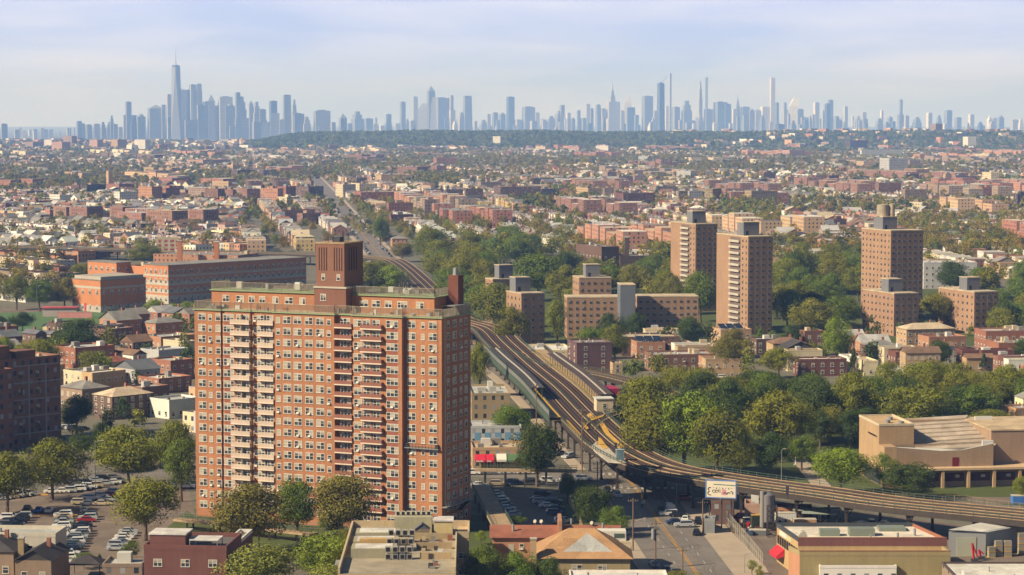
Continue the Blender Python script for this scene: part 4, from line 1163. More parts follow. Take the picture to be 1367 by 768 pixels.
for lab, nm, sp_, wc_, rc_, rf, fl in LH:
    bldg(nm, lab, 'apartment building' if nm == 'apartment_block' else nm, sp_, wc_, rc_, floors=fl, roof=rf, group='houses left of the brick slab')

# ------------------------------------------------------------------ bottom foreground
# flat white roofed house, brown gabled pair
r, a, b, h = bldg('house', 'white parapet house with worn flat roof behind the brown brick gables', 'house', (-40, -38, 75, 715, 790, -4), S(206, 196, 180), 'silver', floors=3, wl_=9, clutter=.6)
r, a, b, h = bldg('house', 'brown brick house with dark gable roof and tall tan chimney, bottom left corner', 'house', (18, 21, 69, 748, 806, -4), S(150, 128, 108), 'dark', floors=2, roof='gabley', wl_=14)
r, a, b, h = bldg('house', 'brown brick house with hip roof cut by the left edge of the bottom corner', 'house', (-50, -46, 19, 736, 802, -4), S(150, 128, 108), 'dark', floors=2, roof='hip', wl_=14)
x, y = P(24, 745, 9); mb = MB(); ch = thing('chimney_stack', 'tall tan brick chimney between the two dark roofed houses', 'chimney', (x, y, 0)); mb.box(0, 0, 0, 1.2, 1.2, 13); sub(ch, 'shaft', mb, ['wall'], WC['olive']); mb = MB(); mb.box(-.1, -.1, 13, 1.3, 1.3, 13.3); sub(ch, 'cap', mb, ['conc'])
q = P(96, 768); ch = thing('garden_canopy', 'dark hipped garden canopy on posts at the edge of the parking lot', 'canopy', (q[0], q[1] - 4, 0)); 
mb = MB(); mb.hip(0, 0, 7, 6, 3.0, 1.8, .3); sub(ch, 'roof', mb, ['roof'], RC['dark'])
for a_, b_ in ((.2, .2), (6.8, .2), (.2, 5.8), (6.8, 5.8)): mb = MB(); mb.tube((a_, b_, 0), (a_, b_, 3), .12); sub(ch, 'post', mb, ['wood'])
# red brick house with white skylight roof
r, a, b, h = bldg('house', 'dark red brick house with white boxed roof terrace, bottom left of the brick slab', 'house', (190, 193, 303, 733, 812, -5), 'dred', 'tar', floors=3, wl_=15, clutter=.5, parapet=.9, ww=1.8, sp=5)
mb = MB(); mb.prism([(1, 1), (8.4, 1), (8.4, 7), (1, 7)], h, h + 2.8); sub(r, 'roof_room', mb, ['wall'], WC['dred']); mb = MB(); mb.box(.8, .8, h + 2.8, 8.6, 7.2, h + 3.1); mb.box(9.2, 1, h + 1.7, 15.2, 6, h + 1.9); sub(r, 'roof', mb, ['roof'], RC['white'])
mb = MB()
for xx in (9.3, 15): 
    for yy in (1.2, 5.8): mb.tube((xx, yy, h), (xx, yy, h + 1.7), .1)
sub(r, 'post', mb, ['grey'])
r, a, b, h = bldg('house', 'low dark red brick annex with white parapet right of the boxed roof terrace', 'house', (303, 305, 322, 724, 790, -5), 'dred', 'tar', floors=2, wl_=12, pcol=WC['white'])
# small roof below the lot
r, a, b, h = bldg('garage', 'low grey flat garage roof below the parking lot', 'garage', (135, 137, 190, 757, 790, 0), 'taupe', 'silver', floors=1, wl_=9, clutter=.8, windows=False)

# stepped cream building (world frame)
def stepped():
    x0, y0 = P(476, 697, 12.0)[0], 447.0
    W_ = 25.5; D_ = P(476, 697, 12.0)[1] - y0
    r = thing('apartment_block', 'cream stepped building with roof terraces and rows of air conditioners, bottom centre', 'apartment building', (x0, y0, 0), math.radians(1))
    FOOT.append((x0 + 12, y0 + 15, 16)); FOOT.append((x0 + 12, y0 + 40, 16))
    C1 = S(204, 180, 142)
    mb = MB(); mb.prism([(0, 0), (W_ * .9, 0), (W_ * .9, D_ - 14), (W_, D_ - 14), (W_, D_), (0, D_)], 0, 11.0); sub(r, 'wall', mb, ['wall'], C1)
    mb = MB(); mb.face([(0, 0, 11.03), (W_ * .9, 0, 11.03), (W_ * .9, D_, 11.03), (0, D_, 11.03)]); sub(r, 'roof', mb, ['roof'], S(160, 150, 130))
    mb = MB()
    for (a, b, c, d) in ((-.1, 0, .3, D_), (0, D_ - .3, W_, D_ + .1), (W_ - .3, D_ - 14, W_ + .1, D_), (W_ * .9 - .3, 0, W_ * .9, D_ - 14), (W_ * .9, D_ - 14.1, W_, D_ - 13.8)): mb.box(a, b, 10.9, c, d, 12.3)
    sub(r, 'parapet', mb, ['wall'], S(196, 176, 142))
    # sloping cream roof tiers on the left, stepping down the depth
    for k, (yy, z1) in enumerate(((D_ - 12, 12.8), (D_ - 22, 12.9), (D_ - 31, 13.0))):
        mb = MB(); mb.prism([(1.6, yy - 6), (10.8, yy - 6), (10.8, yy), (1.6, yy)], 11.03, z1); sub(r, 'roof_tier', mb, ['wall'], S(170, 162, 136))
        mb = MB(); mb.box(2.4, yy - 5.4, z1, 10, yy - .5, z1 + .1); sub(r, 'roof', mb, ['roof'], RC['white'])
        for i in range(4):
            for j_ in (0, 1):
                mb = MB(); xx = 8.6 + i * 1.45; zz = 11.1 + (j_ * 1.5); mb.box(xx, yy - 7.6 - j_ * .2, zz, xx + 1.1, yy - 6.7, zz + 1.15, 0); mb.box(xx + .15, yy - 7.64 - j_ * .2, zz + .15, xx + .95, yy - 7.6 - j_ * .2, zz + 1.0, 1)
                o = sub(r, 'air_conditioner', mb, ['paint', 'dark'], S(170, 166, 158))
    mb = MB(); mb.prism([(9.5, D_ - 9), (17.5, D_ - 9), (17.5, D_ - 2), (9.5, D_ - 2)], 11.03, 14.6); sub(r, 'roof_room', mb, ['wall'], S(176, 168, 140))
    for i in range(7):
        mb = MB(); mb.box(9.8 + i * 1.1, D_ - 7, 14.6, 10.6 + i * 1.1, D_ - 6.1, 15.5, 0); mb.box(9.9 + i * 1.1, D_ - 7.03, 14.7, 10.5 + i * 1.1, D_ - 7, 15.4, 1); sub(r, 'air_conditioner', mb, ['paint', 'dark'], S(180, 176, 166))
    mb = MB(); mb.prism([(18, D_ - 11), (W_ - 3.5, D_ - 11), (W_ - 3.5, D_ - 6), (18, D_ - 6)], 11.03, 14.0); sub(r, 'roof_room', mb, ['wall'], S(206, 184, 134)); mb = MB(); mb.box(17.8, D_ - 11.2, 14.0, W_ - 3.3, D_ - 5.8, 14.25); sub(r, 'roof', mb, ['roof'], RC['white'])
    mb = MB(); mb.prism([(14, D_ - 13.5), (17, D_ - 13.5), (17, D_ - 11), (14, D_ - 11)], 11.03, 12.8, 0); sub(r, 'roof_hut', mb, ['wall'], S(140, 124, 104)); mb = MB(); mb.gable(14, D_ - 13.5, 17, D_ - 11, 12.8, 1.1, 'y', .2, 0, 0); sub(r, 'hut_roof', mb, ['roof'], RC['slate'])
    mb = MB(); mb.box(3.0, D_ - 29.5, 11.03, 13, D_ - 27.5, 13.6); sub(r, 'roof_room', mb, ['wall'], S(206, 168, 110))
    for i in range(3):
        mb = MB(); mb.box(13.6 + i * 1.0, D_ - 16 - i * 11, 11.03, 22, D_ - 15.7 - i * 11, 12.4); sub(r, 'terrace_wall', mb, ['wall'], S(178, 156, 122))
    for i in range(26):
        mb = MB(); xx, yy = R.uniform(13, 21.5), R.uniform(4, D_ - 13); mb.box(xx, yy, 11.03, xx + R.uniform(.4, 1.4), yy + R.uniform(.4, 1.2), 11.03 + R.uniform(.4, 1.3)); sub(r, 'terrace_item', mb, ['paint'], RC[R.choice(('dark', 'white', 'beige', 'redbrown', 'grey'))])
    sp = [(W_ - .0, 0, 0, 1, 1, 0)]
    place_windows(r, [(W_ * .9 + 1.3, D_ - 14, 6.6, 2.0, 1.3, 0), (W_ * .9 + 1.3, D_ - 14, 3.2, 2.0, 1.3, 0)])
    place_windows(r, [(0, yy, z, 1.2, 1.4, LF) for yy in (10, 18, 26, 34, 42, 50) for z in (2, 5, 8)])
    mb = MB(); mb.box(-2.4, D_ - 26, 7.2, 0, D_ - 20, 7.5); sub(r, 'awning', mb, ['grey']); mb = MB(); mb.box(-2.0, D_ - 44, 7.2, 0, D_ - 38, 7.5); sub(r, 'awning', mb, ['grey'])
stepped()

# houses bottom centre
def eave_house(name, label, x0, y0, W_, D_, h, rise, rot, wc_, rc_, gable=None, wins=(), chim=True):
    r = thing(name, label, 'house', (x0, y0, 0), math.radians(rot)); t = math.radians(rot)
    FOOT.append((x0 + W_ / 2, y0 + D_ / 2, max(W_, D_) / 2))
    mb = MB(); mb.prism([(0, 0), (W_, 0), (W_, D_), (0, D_)], 0, h); sub(r, 'wall', mb, ['wall'], WC[wc_])
    mb = MB(); mb.hip(0, 0, W_, D_, h, rise, .7); sub(r, 'roof', mb, ['roof'], RC[rc_])
    if gable:
        gx0, gx1, gr = gable
        mb = MB(); xm = (gx0 + gx1) / 2
        zt_ = lambda yy: h + rise * min(1, (yy + .7) / (min(W_, D_) / 2 + .7))
        mb.face([(gx0, .9, h + .75), (gx1, .9, h + .75), (xm, 3.6, h + rise * .93)], 0)
        sub(r, 'gable_face', mb, ['roof'], RC['silver'])
    place_windows(r, [(x, 0, z, w_, 1.5, 0) for x, z, w_ in wins])
    return r
# long red-roofed house
x0, y0 = P(657, 717, 8.0); 
r = thing('house', 'long low house with red-brown roof behind the orange gabled house', 'house', (x0, y0, 0), 0); FOOT.append((x0 + 13, y0 + 5, 14)); Wd = 28.0
mb = MB(); mb.prism([(0, 0), (Wd, 0), (Wd, 11), (0, 11)], 0, 8.0); sub(r, 'wall', mb, ['wall'], WC['orange'])
mb = MB(); mb.gable(0, 0, Wd, 11, 8.0, 1.7, 'x', .6, 0, 1); sub(r, 'roof', mb, ['roof', 'wall'], RC['redbrown'])
mb = MB(); mb.box(14.6, .5, 8.0, 15.4, 10.5, 11.4); sub(r, 'party_wall', mb, ['wall'], WC['orange'])
for xx, yy in ((9.6, 7), (11.0, 7), (22.2, 5), (16.0, 9)):
    mb = MB(); mb.tube((xx, yy, 9), (xx, yy, 10.2), .06); mb.tube((xx, yy, 10.2), (xx - .15, yy - .2, 10.3), .42, .42, 12); sub(r, 'satellite_dish', mb, ['conc'])
mb = MB(); mb.cyl(4.6, 2.6, 8.3, 10.4, .28, .28); mb.cyl(24.5, 3.2, 8.3, 10.6, .25, .25); mb.cyl(17.6, 6.5, 9, 11, .22, .22); sub(r, 'vent_pipe', mb, ['grey'])
place_windows(r, [(6.5, 0, 5.2, 1.0, 1.3, 0), (10.8, 0, 5.0, 2.2, 1.7, 0)]); mb = MB(); mb.box(3.6, -.05, 3.2, 4.8, 0, 6.4); sub(r, 'door', mb, ['conc'])
# orange roofed house
x0, y0 = P(716, 744, 6.5)
eave_house('house', 'house with bright orange hip roof and pale grey front gable, bottom centre', x0 - .5, y0, 20.5, 15, 6.3, 5.2, -1, 'olive', 'orange', (5.5, 17.5, 3), ((9.2, 3.4, 2.2), (14.6, 3.4, 2.0), (4, 3.4, 1.6)))
x1, y1 = P(738, 722, 8.2)
r, a, b, h = bldg('house', 'beige flat-roofed house between the red-brown and orange roofs with white roof room', 'house', None, 'cream', 'beige', floors=2, ext=((x1, y1, 0), 0, 17.0, 5.5, 7.8), clutter=.4, parapet=.3)
mb = MB(); mb.prism([(9.8, 1.0), (16.0, 1.0), (16.0, 4.6), (9.8, 4.6)], h, h + 2.3); sub(r, 'roof_room', mb, ['wall'], WC['white']); mb = MB(); mb.box(13.4, .9, h + .9, 15.6, .98, h + 1.8); sub(r, 'awning', mb, ['green'])
x1, y1 = P(708, 736, 8)
ch = thing('chimney_stack', 'tan brick chimney left of the orange hip roof', 'chimney', (x1, y1, 0)); mb = MB(); mb.box(0, 0, 0, 1.3, 1.3, 10.5); sub(ch, 'shaft', mb, ['wall'], WC['tan']); mb = MB(); mb.box(-.1, -.1, 10.5, 1.4, 1.4, 10.75); sub(ch, 'cap', mb, ['conc'])
x1, y1 = P(760, 764, 6)
bldg('house', 'low house with long white flat roof on the bottom edge', 'house', None, 'white', 'white', floors=1, ext=((x1, y1 - 9, 0), 0, 20.0, 9.5, 6.0), clutter=.5, parapet=.4)

# shops right of the tower
r, a, b, h = bldg('shop', 'beige blank walled building with roof sheds right of the brick slab', 'shop', (628, 630, 681, 528, 562, 4), 'olive', 'silver', windows=False, wl_=26, clutter=1.5)
r, a, b, h = bldg('shop', 'pale blue painted wall of a low building behind the shop awnings', 'shop', (624, 627, 696, 572, 596, 4), 'ltgrey', 'silver', windows=False, wl_=14, clutter=1)
mb = MB()
for i in range(5): mb.box(1.5 + i * 3.1, -.05, 1.5, 3.4 + i * 3.1, 0, 4.2)
sub(r, 'painted_panel', mb, ['paint'], S(120, 160, 190)); 
r, a, b, h = bldg('shop', 'corner shops with red lettered awnings and yellow shopfront beside the brick slab', 'shop', (628, 631, 704, 601, 627, 4), 'tan', 'beige', windows=False, wl_=14, clutter=1.4)
for k, (xa, xb, c, zt_, letter) in enumerate(((.6, 3.6, 'red', 4.4, 1), (3.75, 6.0, 'red', 4.4, 1), (6.8, 9.6, 'white', 4.5, 0), (9.9, 16.4, 'green', 4.3, 0))):
    mb = MB(); mb.face([(xa, -1.7, zt_ - 1.5), (xb, -1.7, zt_ - 1.5), (xb, -.05, zt_), (xa, -.05, zt_)]); mb.face([(xa, -1.72, zt_ - 2.1), (xb, -1.72, zt_ - 2.1), (xb, -1.72, zt_ - 1.5), (xa, -1.72, zt_ - 1.5)])
    mb.face([(xa, -1.7, zt_ - 2.1), (xa, -1.7, zt_ - 1.5), (xa, -.05, zt_), (xa, -.05, zt_ - 1.2)]); mb.face([(xb, -.05, zt_ - 1.2), (xb, -.05, zt_), (xb, -1.7, zt_ - 1.5), (xb, -1.7, zt_ - 2.1)])
    aw = sub(r, 'awning', mb, ['paint'], {'red': S(214, 50, 74), 'white': S(228, 224, 212), 'green': S(92, 122, 84)}[c])
    if letter:
        mb = MB(); n = int((xb - xa - .6) / .42)
        for i in range(n):
            xx = xa + .35 + i * .42; mb.box(xx, -1.76, zt_ - 1.98, xx + .3, -1.73, zt_ - 1.62 + (.1 if i % 3 == 0 else 0))
        link('lettering', mb.mesh('lettering', ['frame']), aw)
mb = MB()
for i in range(9): mb.box(2.2 + i * .95, -.25, 0, 2.4 + i * .95, 0, 2.6)
sub(r, 'shopfront', mb, ['yellow']); mb = MB(); mb.box(2.6, -.06, .2, 5.8, -.0, 2.3); mb.box(6.6, -.06, .3, 9.2, 0, 2.4); sub(r, 'shop_window', mb, ['glass'])

# ------------------------------------------------------------------ rail-side buildings
bldg('warehouse', 'white roofed low warehouse right of the railway', 'warehouse', (697, 701, 764, 470, 484, 6), 'cream', 'white', floors=1, wl_=26, windows=False)
bldg('apartment_block', 'mauve-brown brick block with blank wall beside the railway branch', 'apartment building', (762, 770, 817, 460, 499, 12), 'purple', 'grey', floors=4, sp=7, wl_=16)
r, a, b, h = bldg('shop', 'magenta walled shop building beside the station canopy', 'shop', (787, 800, 826, 523, 556, 10), 'dred', 'dark', windows=False, wl_=10)
mb = MB(); mb.box(-.1, -.1, h - 1.6, a + .1, b + .1, h + .9); sub(r, 'fascia', mb, ['paint'], S(170, 40, 76))
bldg('warehouse', 'long brown brick warehouse wall behind the row houses right of the railway', 'warehouse', (828, 831, 906, 452, 476, 6), 'brown', 'beige', windows=False, wl_=18)
bldg('house', 'small tan house at the foot of the mauve-brown block', 'house', (816, 818, 831, 487, 500, 8), 'tan', 'grey', floors=2, wl_=8)
RH = [ # right-hand rows
 ((845, 850, 888, 459, 480, 8), 'orange2', 'grey', 'flat', 'orange brick house with curved parapet roof left of the solar roof'),
 ((868, 872, 955, 476, 497, 10), 'rbrown', 'silver', 'flat', 'long brick row house with white patched roof above the park trees'),
 ((888, 893, 930, 462, 478, 10), 'pink', 'white', 'flat', 'pinkish row house behind the long brick row'),
 ((949, 962, 1003, 442, 466, 12), 'tan', 'silver', 'flat', 'tan house carrying a bank of dark solar panels'),
 ((1000, 1010, 1050, 455, 474, 12), 'brown', 'silver', 'flat', 'low dark brick row with pale cluttered roof below the twin towers'),
 ((1067, 1074, 1100, 444, 476, 14), 'rbrown', 'silver', 'flat', 'two storey brick end house with bay front left of the tall bright tree'),
 ((1058, 1066, 1130, 482, 503, 8), 'dred', 'white', 'flat', 'dark red brick row with round-headed windows above the school trees'),
 ((1131, 1134, 1149, 480, 500, 8), 'white', 'silver', 'flat', 'narrow white gabled house beside the blue spruce'),
 ((1150, 1153, 1172, 484, 502, 8), 'cream', 'beige', 'flat', 'small cream house right of the blue spruce'),
 ((1148, 1160, 1200, 462, 488, 14), 'brown', 'grey', 'hip', 'brown house with grey hip roof'),
 ((1196, 1210, 1275, 440, 470, 14), 'tan', 'beige', 'hip', 'broad tan flats with pale hip roof in front of the brick park block'),
 ((1225, 1240, 1290, 452, 478, 14), 'orange2', 'redbrown', 'flat', 'orange-pink flats with shallow brown roof'),
 ((1245, 1252, 1273, 462, 488, 14), 'white', 'brown', 'gable', 'tall white gabled house right of the tan flats'),
 ((1276, 1284, 1354, 470, 494, 8), 'dred', 'brown', 'flat', 'dark brick row with tan shingled mansard'),
 ((1284, 1290, 1326, 478, 496, 8), 'tan', 'brown', 'gable', 'tan house with brown gable roof at the right'),
 ((1313, 1316, 1390, 444, 468, 8), 'red', 'silver', 'flat', 'red brick row with white roof near the right edge'),
 ((1330, 1333, 1400, 460, 488, 8), 'red', 'silver', 'flat', 'orange-red row house cut by the right edge'),
 ((1172, 1180, 1204, 496, 512, 14), 'cream', 'white', 'gable', 'little cream gabled house standing among the park trees'),
]
for sp_, wc_, rc_, rf, lab in RH:
    r, a, b, h = bldg('house', lab, 'house', sp_, wc_, rc_, roof=rf, wl_=15 if sp_[1] - sp_[0] < 6 else None, group='houses beyond the park')
    if 'solar' in lab:
        for i in range(3):
            mb = MB(); mb.face([(1 + i * 3.6, 3, h + .8), (4.2 + i * 3.6, 3, h + .8), (4.2 + i * 3.6, 9, h + 2.4), (1 + i * 3.6, 9, h + 2.4)]); mb.face([(1 + i * 3.6, 9, h + 2.38), (4.2 + i * 3.6, 9, h + 2.38), (4.2 + i * 3.6, 3, h + .78), (1 + i * 3.6, 3, h + .78)])
            sub(r, 'solar_panel', mb, ['carg'])
x, y = P(1325, 492, 5)
for k, (px, py) in enumerate(((1317, 494), (1335, 485))):
    q = P(px, py); st_ = thing('tent_canopy', ['bright red flat canopy among the trees near the right edge', 'larger bright red canopy behind its neighbour near the right edge'][k], 'canopy', (q[0], q[1], 0), math.radians(8))
    mb = MB(); mb.box(0, 0, 3.0, 11, 5, 3.5); sub(st_, 'roof', mb, ['paint'], S(200, 44, 60))
    for a_, b_ in ((.2, .2), (10.8, .2), (.2, 4.8), (10.8, 4.8)): mb = MB(); mb.tube((a_, b_, 0), (a_, b_, 3), .12); sub(st_, 'post', mb, ['grey'])

# ------------------------------------------------------------------ tan modern school, right
def tan_school():
    x, y = P(1181, 652); t = math.radians(7)
    r = thing('school_building', 'tan brick modern school with square tower and ribbed sloping roofs at right', 'school', (x, y, 0), t)
    for i in range(5): FOOT.append((x + 6 + i * 12, y + 12, 13))
    C1 = S(184, 152, 116); C2 = S(162, 136, 112)
    H1 = zat(x, y, 573)
    mb = MB(); mb.prism([(0, 6), (9.8, 6), (9.8, 26), (0, 26)], 0, H1); mb.prism([(0, .6), (3.4, .6), (3.4, 5.99), (0, 5.99)], 0, H1 - 5); sub(r, 'tower_wall', mb, ['wall'], C1)
    mb = MB(); mb.face([(0, 6, H1 + .05), (9.8, 6, H1 + .05), (9.8, 26, H1 + .05), (0, 26, H1 + .05)]); sub(r, 'roof', mb, ['roof'], S(190, 158, 120))
    mb = MB(); mb.box(-.1, 5.9, H1, .3, 26.1, H1 + .6); mb.box(.3, 5.9, H1, 9.9, 6.2, H1 + .6); mb.box(9.5, 6.2, H1, 9.9, 26.1, H1 + .6); mb.box(.3, 25.8, H1, 9.5, 26.1, H1 + .6); sub(r, 'parapet', mb, ['wall'], S(206, 190, 160))
    for a, b in ((4, 12), (6.5, 18), (7, 9)): mb = MB(); mb.cyl(a, b, H1, H1 + .9, .8, .9, 12); sub(r, 'roof_fan', mb, ['grey'])
    # front lower volume
    H2 = zat(x, y, 602); W2 = 31.0
    # lower plinth and terrace
    mb = MB(); mb.prism([(0, 0), (70, 0), (70, 22), (0, 22)], 0, 4.9); sub(r, 'ground_floor', mb, ['wall'], C2)
    mb = MB(); mb.box(-.4, -2.4, 4.9, 70, 22, 5.5); sub(r, 'canopy_slab', mb, ['wall'], S(200, 172, 136))
    mb = MB()
    for i in range(9): mb.box(8 + i * 7.2, -2.2, 0, 8.8 + i * 7.2, -1.5, 4.9)
    sub(r, 'pillar', mb, ['wall'], C1)
    mb = MB()
    for i in range(8): mb.box(9.0 + i * 7.2, -.06, 1.6, 15.0 + i * 7.2, 0, 3.9)
    sub(r, 'window_band', mb, ['wall'], S(84, 44, 44))
    mb = MB()
    for i in range(8): mb.box(12.4 + i * 7.2, -.3, 2.6, 13.6 + i * 7.2, -.05, 3.4)
    sub(r, 'air_conditioner', mb, ['conc'])
    # upper front hall: wedge with shallow V top line
    def wedge(nm, x0, x1, y0, y1, prof, c, rc_):
        "prof: list of (x, z) along the top front; extruded in depth with a back rise"
        mb = MB()
        bz = 5.5
        for (xa, za), (xb, zb_) in zip(prof[:-1], prof[1:]):
            mb.face([(xa, y0, bz), (xb, y0, bz), (xb, y0, zb_), (xa, y0, za)])
        mb.face([(x0, y1, bz), (x0, y0, bz), (x0, y0, prof[0][1]), (x0, y1, prof[0][1])]); mb.face([(x1, y0, bz), (x1, y1, bz), (x1, y1, prof[-1][1]), (x1, y0, prof[-1][1])])
        mb.face([(x1, y1, bz), (x0, y1, bz), (x0, y1, prof[0][1]), (x1, y1, prof[-1][1])])
        sub(r, nm, mb, ['wall'], c)
    wedge('hall_wall', 3.4, 30.5, .6, 5.0, [(3.4, 11.0), (16, 9.8), (22, 10.0), (30.5, 11.6)], C2, None)
    mb = MB(); mb.face([(3.4, .6, 11.02), (16, .6, 9.82), (22, .6, 10.02), (30.5, .6, 11.62), (30.5, 1.4, 11.62), (22, 1.4, 10.02), (16, 1.4, 9.82), (3.4, 1.4, 11.02)]); sub(r, 'coping', mb, ['paint'], S(200, 200, 196))
    mb = MB(); mb.box(19, .52, 5.5, 20.8, .6, 8.0); sub(r, 'door', mb, ['wall'], S(110, 30, 40))
    # ribbed sloping roof rising away and to the right
    mb = MB(); n = 8
    for i in range(n):
        y0_, y1_ = 1.4 + i * 3.6, 1.4 + (i + 1) * 3.6
        z0a, z1a = 9.7 + i * .62, 9.7 + (i + 1) * .62
        mb.face([(9.9, y0_, z0a), (31, y0_, z0a + .9), (33, y1_, z1a + 1.0), (9.9, y1_, z1a)])
        mb.face([(9.9, y0_ - .02, z0a), (9.9, y0_ - .02, z0a + .35), (31, y0_ - .02, z0a + 1.25), (31, y0_ - .02, z0a + .9)])
        mb.face([(9.9, y0_ - .02, z0a + .35), (9.9, y0_ + .5, z0a + .35), (31, y0_ + .5, z0a + 1.25), (31, y0_ - .02, z0a + 1.25)])
    sub(r, 'ribbed_roof', mb, ['roof'], S(178, 164, 148))
    # right hall
    mb = MB(); mb.prism([(31, 4), (72, 4), (72, 30.5), (31, 30.5)], 5.5, 14.6); sub(r, 'hall_wall', mb, ['wall'], C2)
    mb = MB(); mb.box(30.8, 3.8, 14.6, 72.2, 30.7, 15.0); sub(r, 'roof', mb, ['roof'], S(196, 172, 140))
    mb = MB(); mb.prism([(9.9, 26.0), (30.9, 26.0), (30.9, 30.6), (9.9, 30.6)], 5.5, 14.9); sub(r, 'hall_wall', mb, ['wall'], C2)
    mb = MB(); mb.box(27.5, .9, 10.9, 30.6, 1.5, 12.4); sub(r, 'white_upstand', mb, ['paint'], S(224, 222, 214)); mb = MB(); mb.box(33, 24, 15, 38, 24.5, 16); sub(r, 'white_upstand', mb, ['paint'], S(224, 222, 214))
    mb = MB()
    for i in range(6): mb.tube((-.5, 8 + i * 1.2, 13.3), (-.5, 8.8 + i * 1.2, 13.3), .22, n=4)
    sub(r, 'wall_letter', mb, ['dark'])
    # entrance glass left of the tower
    mb = MB(); mb.box(-.08, 4, .3, -.0, 20, 3.8); sub(r, 'entrance_glass', mb, ['glass'])
tan_school()
r, a, b, h = bldg('school_building', 'separate tan brick wing with red windows at the right edge behind trees', 'school', (1337, 1356, 1400, 548, 570, 15), S(190, 150, 112), 'silver', windows=False, wr_=20)
mb = MB(); mb.box(-.06, 1, h - 4.5, 0, b - 1, h - 2); sub(r, 'window_band', mb, ['wall'], S(130, 40, 44))

# ------------------------------------------------------------------ works yard and shops, bottom right
x, y = P(1029, 745); x2, y2 = 66.5, 500.5
X0, Y0 = P(1066, 723, 8.0)      # front-left roof corner of the rear hall
r = thing('warehouse', 'long white-roofed hall with brown front parapet and yellow shop front on its left side', 'warehouse', (X0, Y0, 0), math.radians(0))
FOOT.append((X0 + 10, Y0 + 10, 16)); FOOT.append((X0 + 30, Y0 + 10, 16))
Wd = P(1264, 723, 8.0)[0] - X0
D2 = P(1066, 703, 8.0)[1] - Y0
SK = -2.6     # plan skew of the left wall
mb = MB(); mb.prism([(0, 0), (Wd, 0), (Wd - 4.0, D2), (SK, D2)], 0, 8.0); sub(r, 'wall', mb, ['wall'], S(190, 160, 116))
mb = MB(); mb.face([(0.3, .3, 8.02), (Wd - .3, .3, 8.02), (Wd - 4.3, D2 - .3, 8.02), (SK + .3, D2 - .3, 8.02)]); sub(r, 'roof', mb, ['roof'], S(214, 206, 190))
mb = MB(); mb.box(-.05, -.05, 7.0, Wd, .35, 8.75); sub(r, 'front_parapet', mb, ['wall'], S(122, 80, 74))
mb = MB(); mb.box(-.1, -.1, 8.75, Wd, .4, 8.9); sub(r, 'coping', mb, ['wall'], S(150, 100, 78))
mb = MB(); mb.box(SK, D2 - .3, 8, Wd - 4, D2, 8.9); mb.prism([(-.1, 0), (.35, 0), (SK + .35, D2), (SK - .1, D2)], 7.9, 8.8); sub(r, 'parapet', mb, ['paint'], S(74, 78, 84))
mb = MB(); mb.prism([(Wd - .4, .4), (Wd, .4), (Wd - 4, D2), (Wd - 4.4, D2)], 8, 8.7); sub(r, 'parapet', mb, ['wall'], S(150, 100, 78))
for xx, yy, w_, d_, h2 in ((5.5, 6, 4.4, 2.4, 1.5), (12.0, 6, 5.6, 3, 1.7), (19.5, 12, 6.0, 4, .8)):
    mb = MB(); mb.prism([(xx, yy), (xx + w_, yy), (xx + w_, yy + d_), (xx, yy + d_)], 8.02, 8 + h2); sub(r, 'roof_unit', mb, ['paint'], S(128, 136, 124))
mb = MB(); mb.tube((1.2, 1.8, 8.9), (1.2, 4.2, 8.9), .9, .9, 12); sub(r, 'roof_fan', mb, ['conc'])
mb = MB(); mb.cyl(22, 2.4, 8, 9.5, .25, .25); mb.cyl(26.5, 7, 8, 9.6, .3, .3); mb.cyl(16, 2, 8, 9.2, .2, .2); sub(r, 'vent_pipe', mb, ['grey'])
# left side shop signs and dark windows (on skewed wall)
def onwall(nm, f0, f1, z0, z1, m, col=None, out_=.12):
    a = (SK * f0 - out_, D2 * f0); b = (SK * f1 - out_, D2 * f1); mb = MB(); mb.prism([a, (a[0] + out_, a[1]), (b[0] + out_, b[1]), b], z0, z1, 0, None, True); return sub(r, nm, mb, [m], col)
for i in range(9): onwall('shop_window', .04 + i * .105, .11 + i * .105, 4.4, 6.3, 'dark')
onwall('sign_board', .55, .85, 6.7, 7.7, 'paint', S(222, 220, 206)); onwall('sign_board', .32, .54, 6.7, 7.6, 'paint', S(196, 200, 160)); onwall('sign_board', .0, .2, 2.6, 3.6, 'paint', S(210, 210, 216))
mb = MB(); mb.face([(SK * .95 - 1.9, D2 * .95, 2.6), (SK * .62 - 1.9, D2 * .62, 2.6), (SK * .62 - .1, D2 * .62, 4.1), (SK * .95 - .1, D2 * .95, 4.1)][::-1]); mb.face([(SK * .62 - 1.9, D2 * .62, 1.9), (SK * .62 - .1, D2 * .62, 2.4), (SK * .62 - .1, D2 * .62, 4.1), (SK * .62 - 1.9, D2 * .62, 2.6)])
mb.face([(SK * .95 - 1.9, D2 * .95, 1.9), (SK * .62 - 1.9, D2 * .62, 1.9), (SK * .62 - 1.9, D2 * .62, 2.6), (SK * .95 - 1.9, D2 * .95, 2.6)][::-1]); sub(r, 'awning', mb, ['red'])
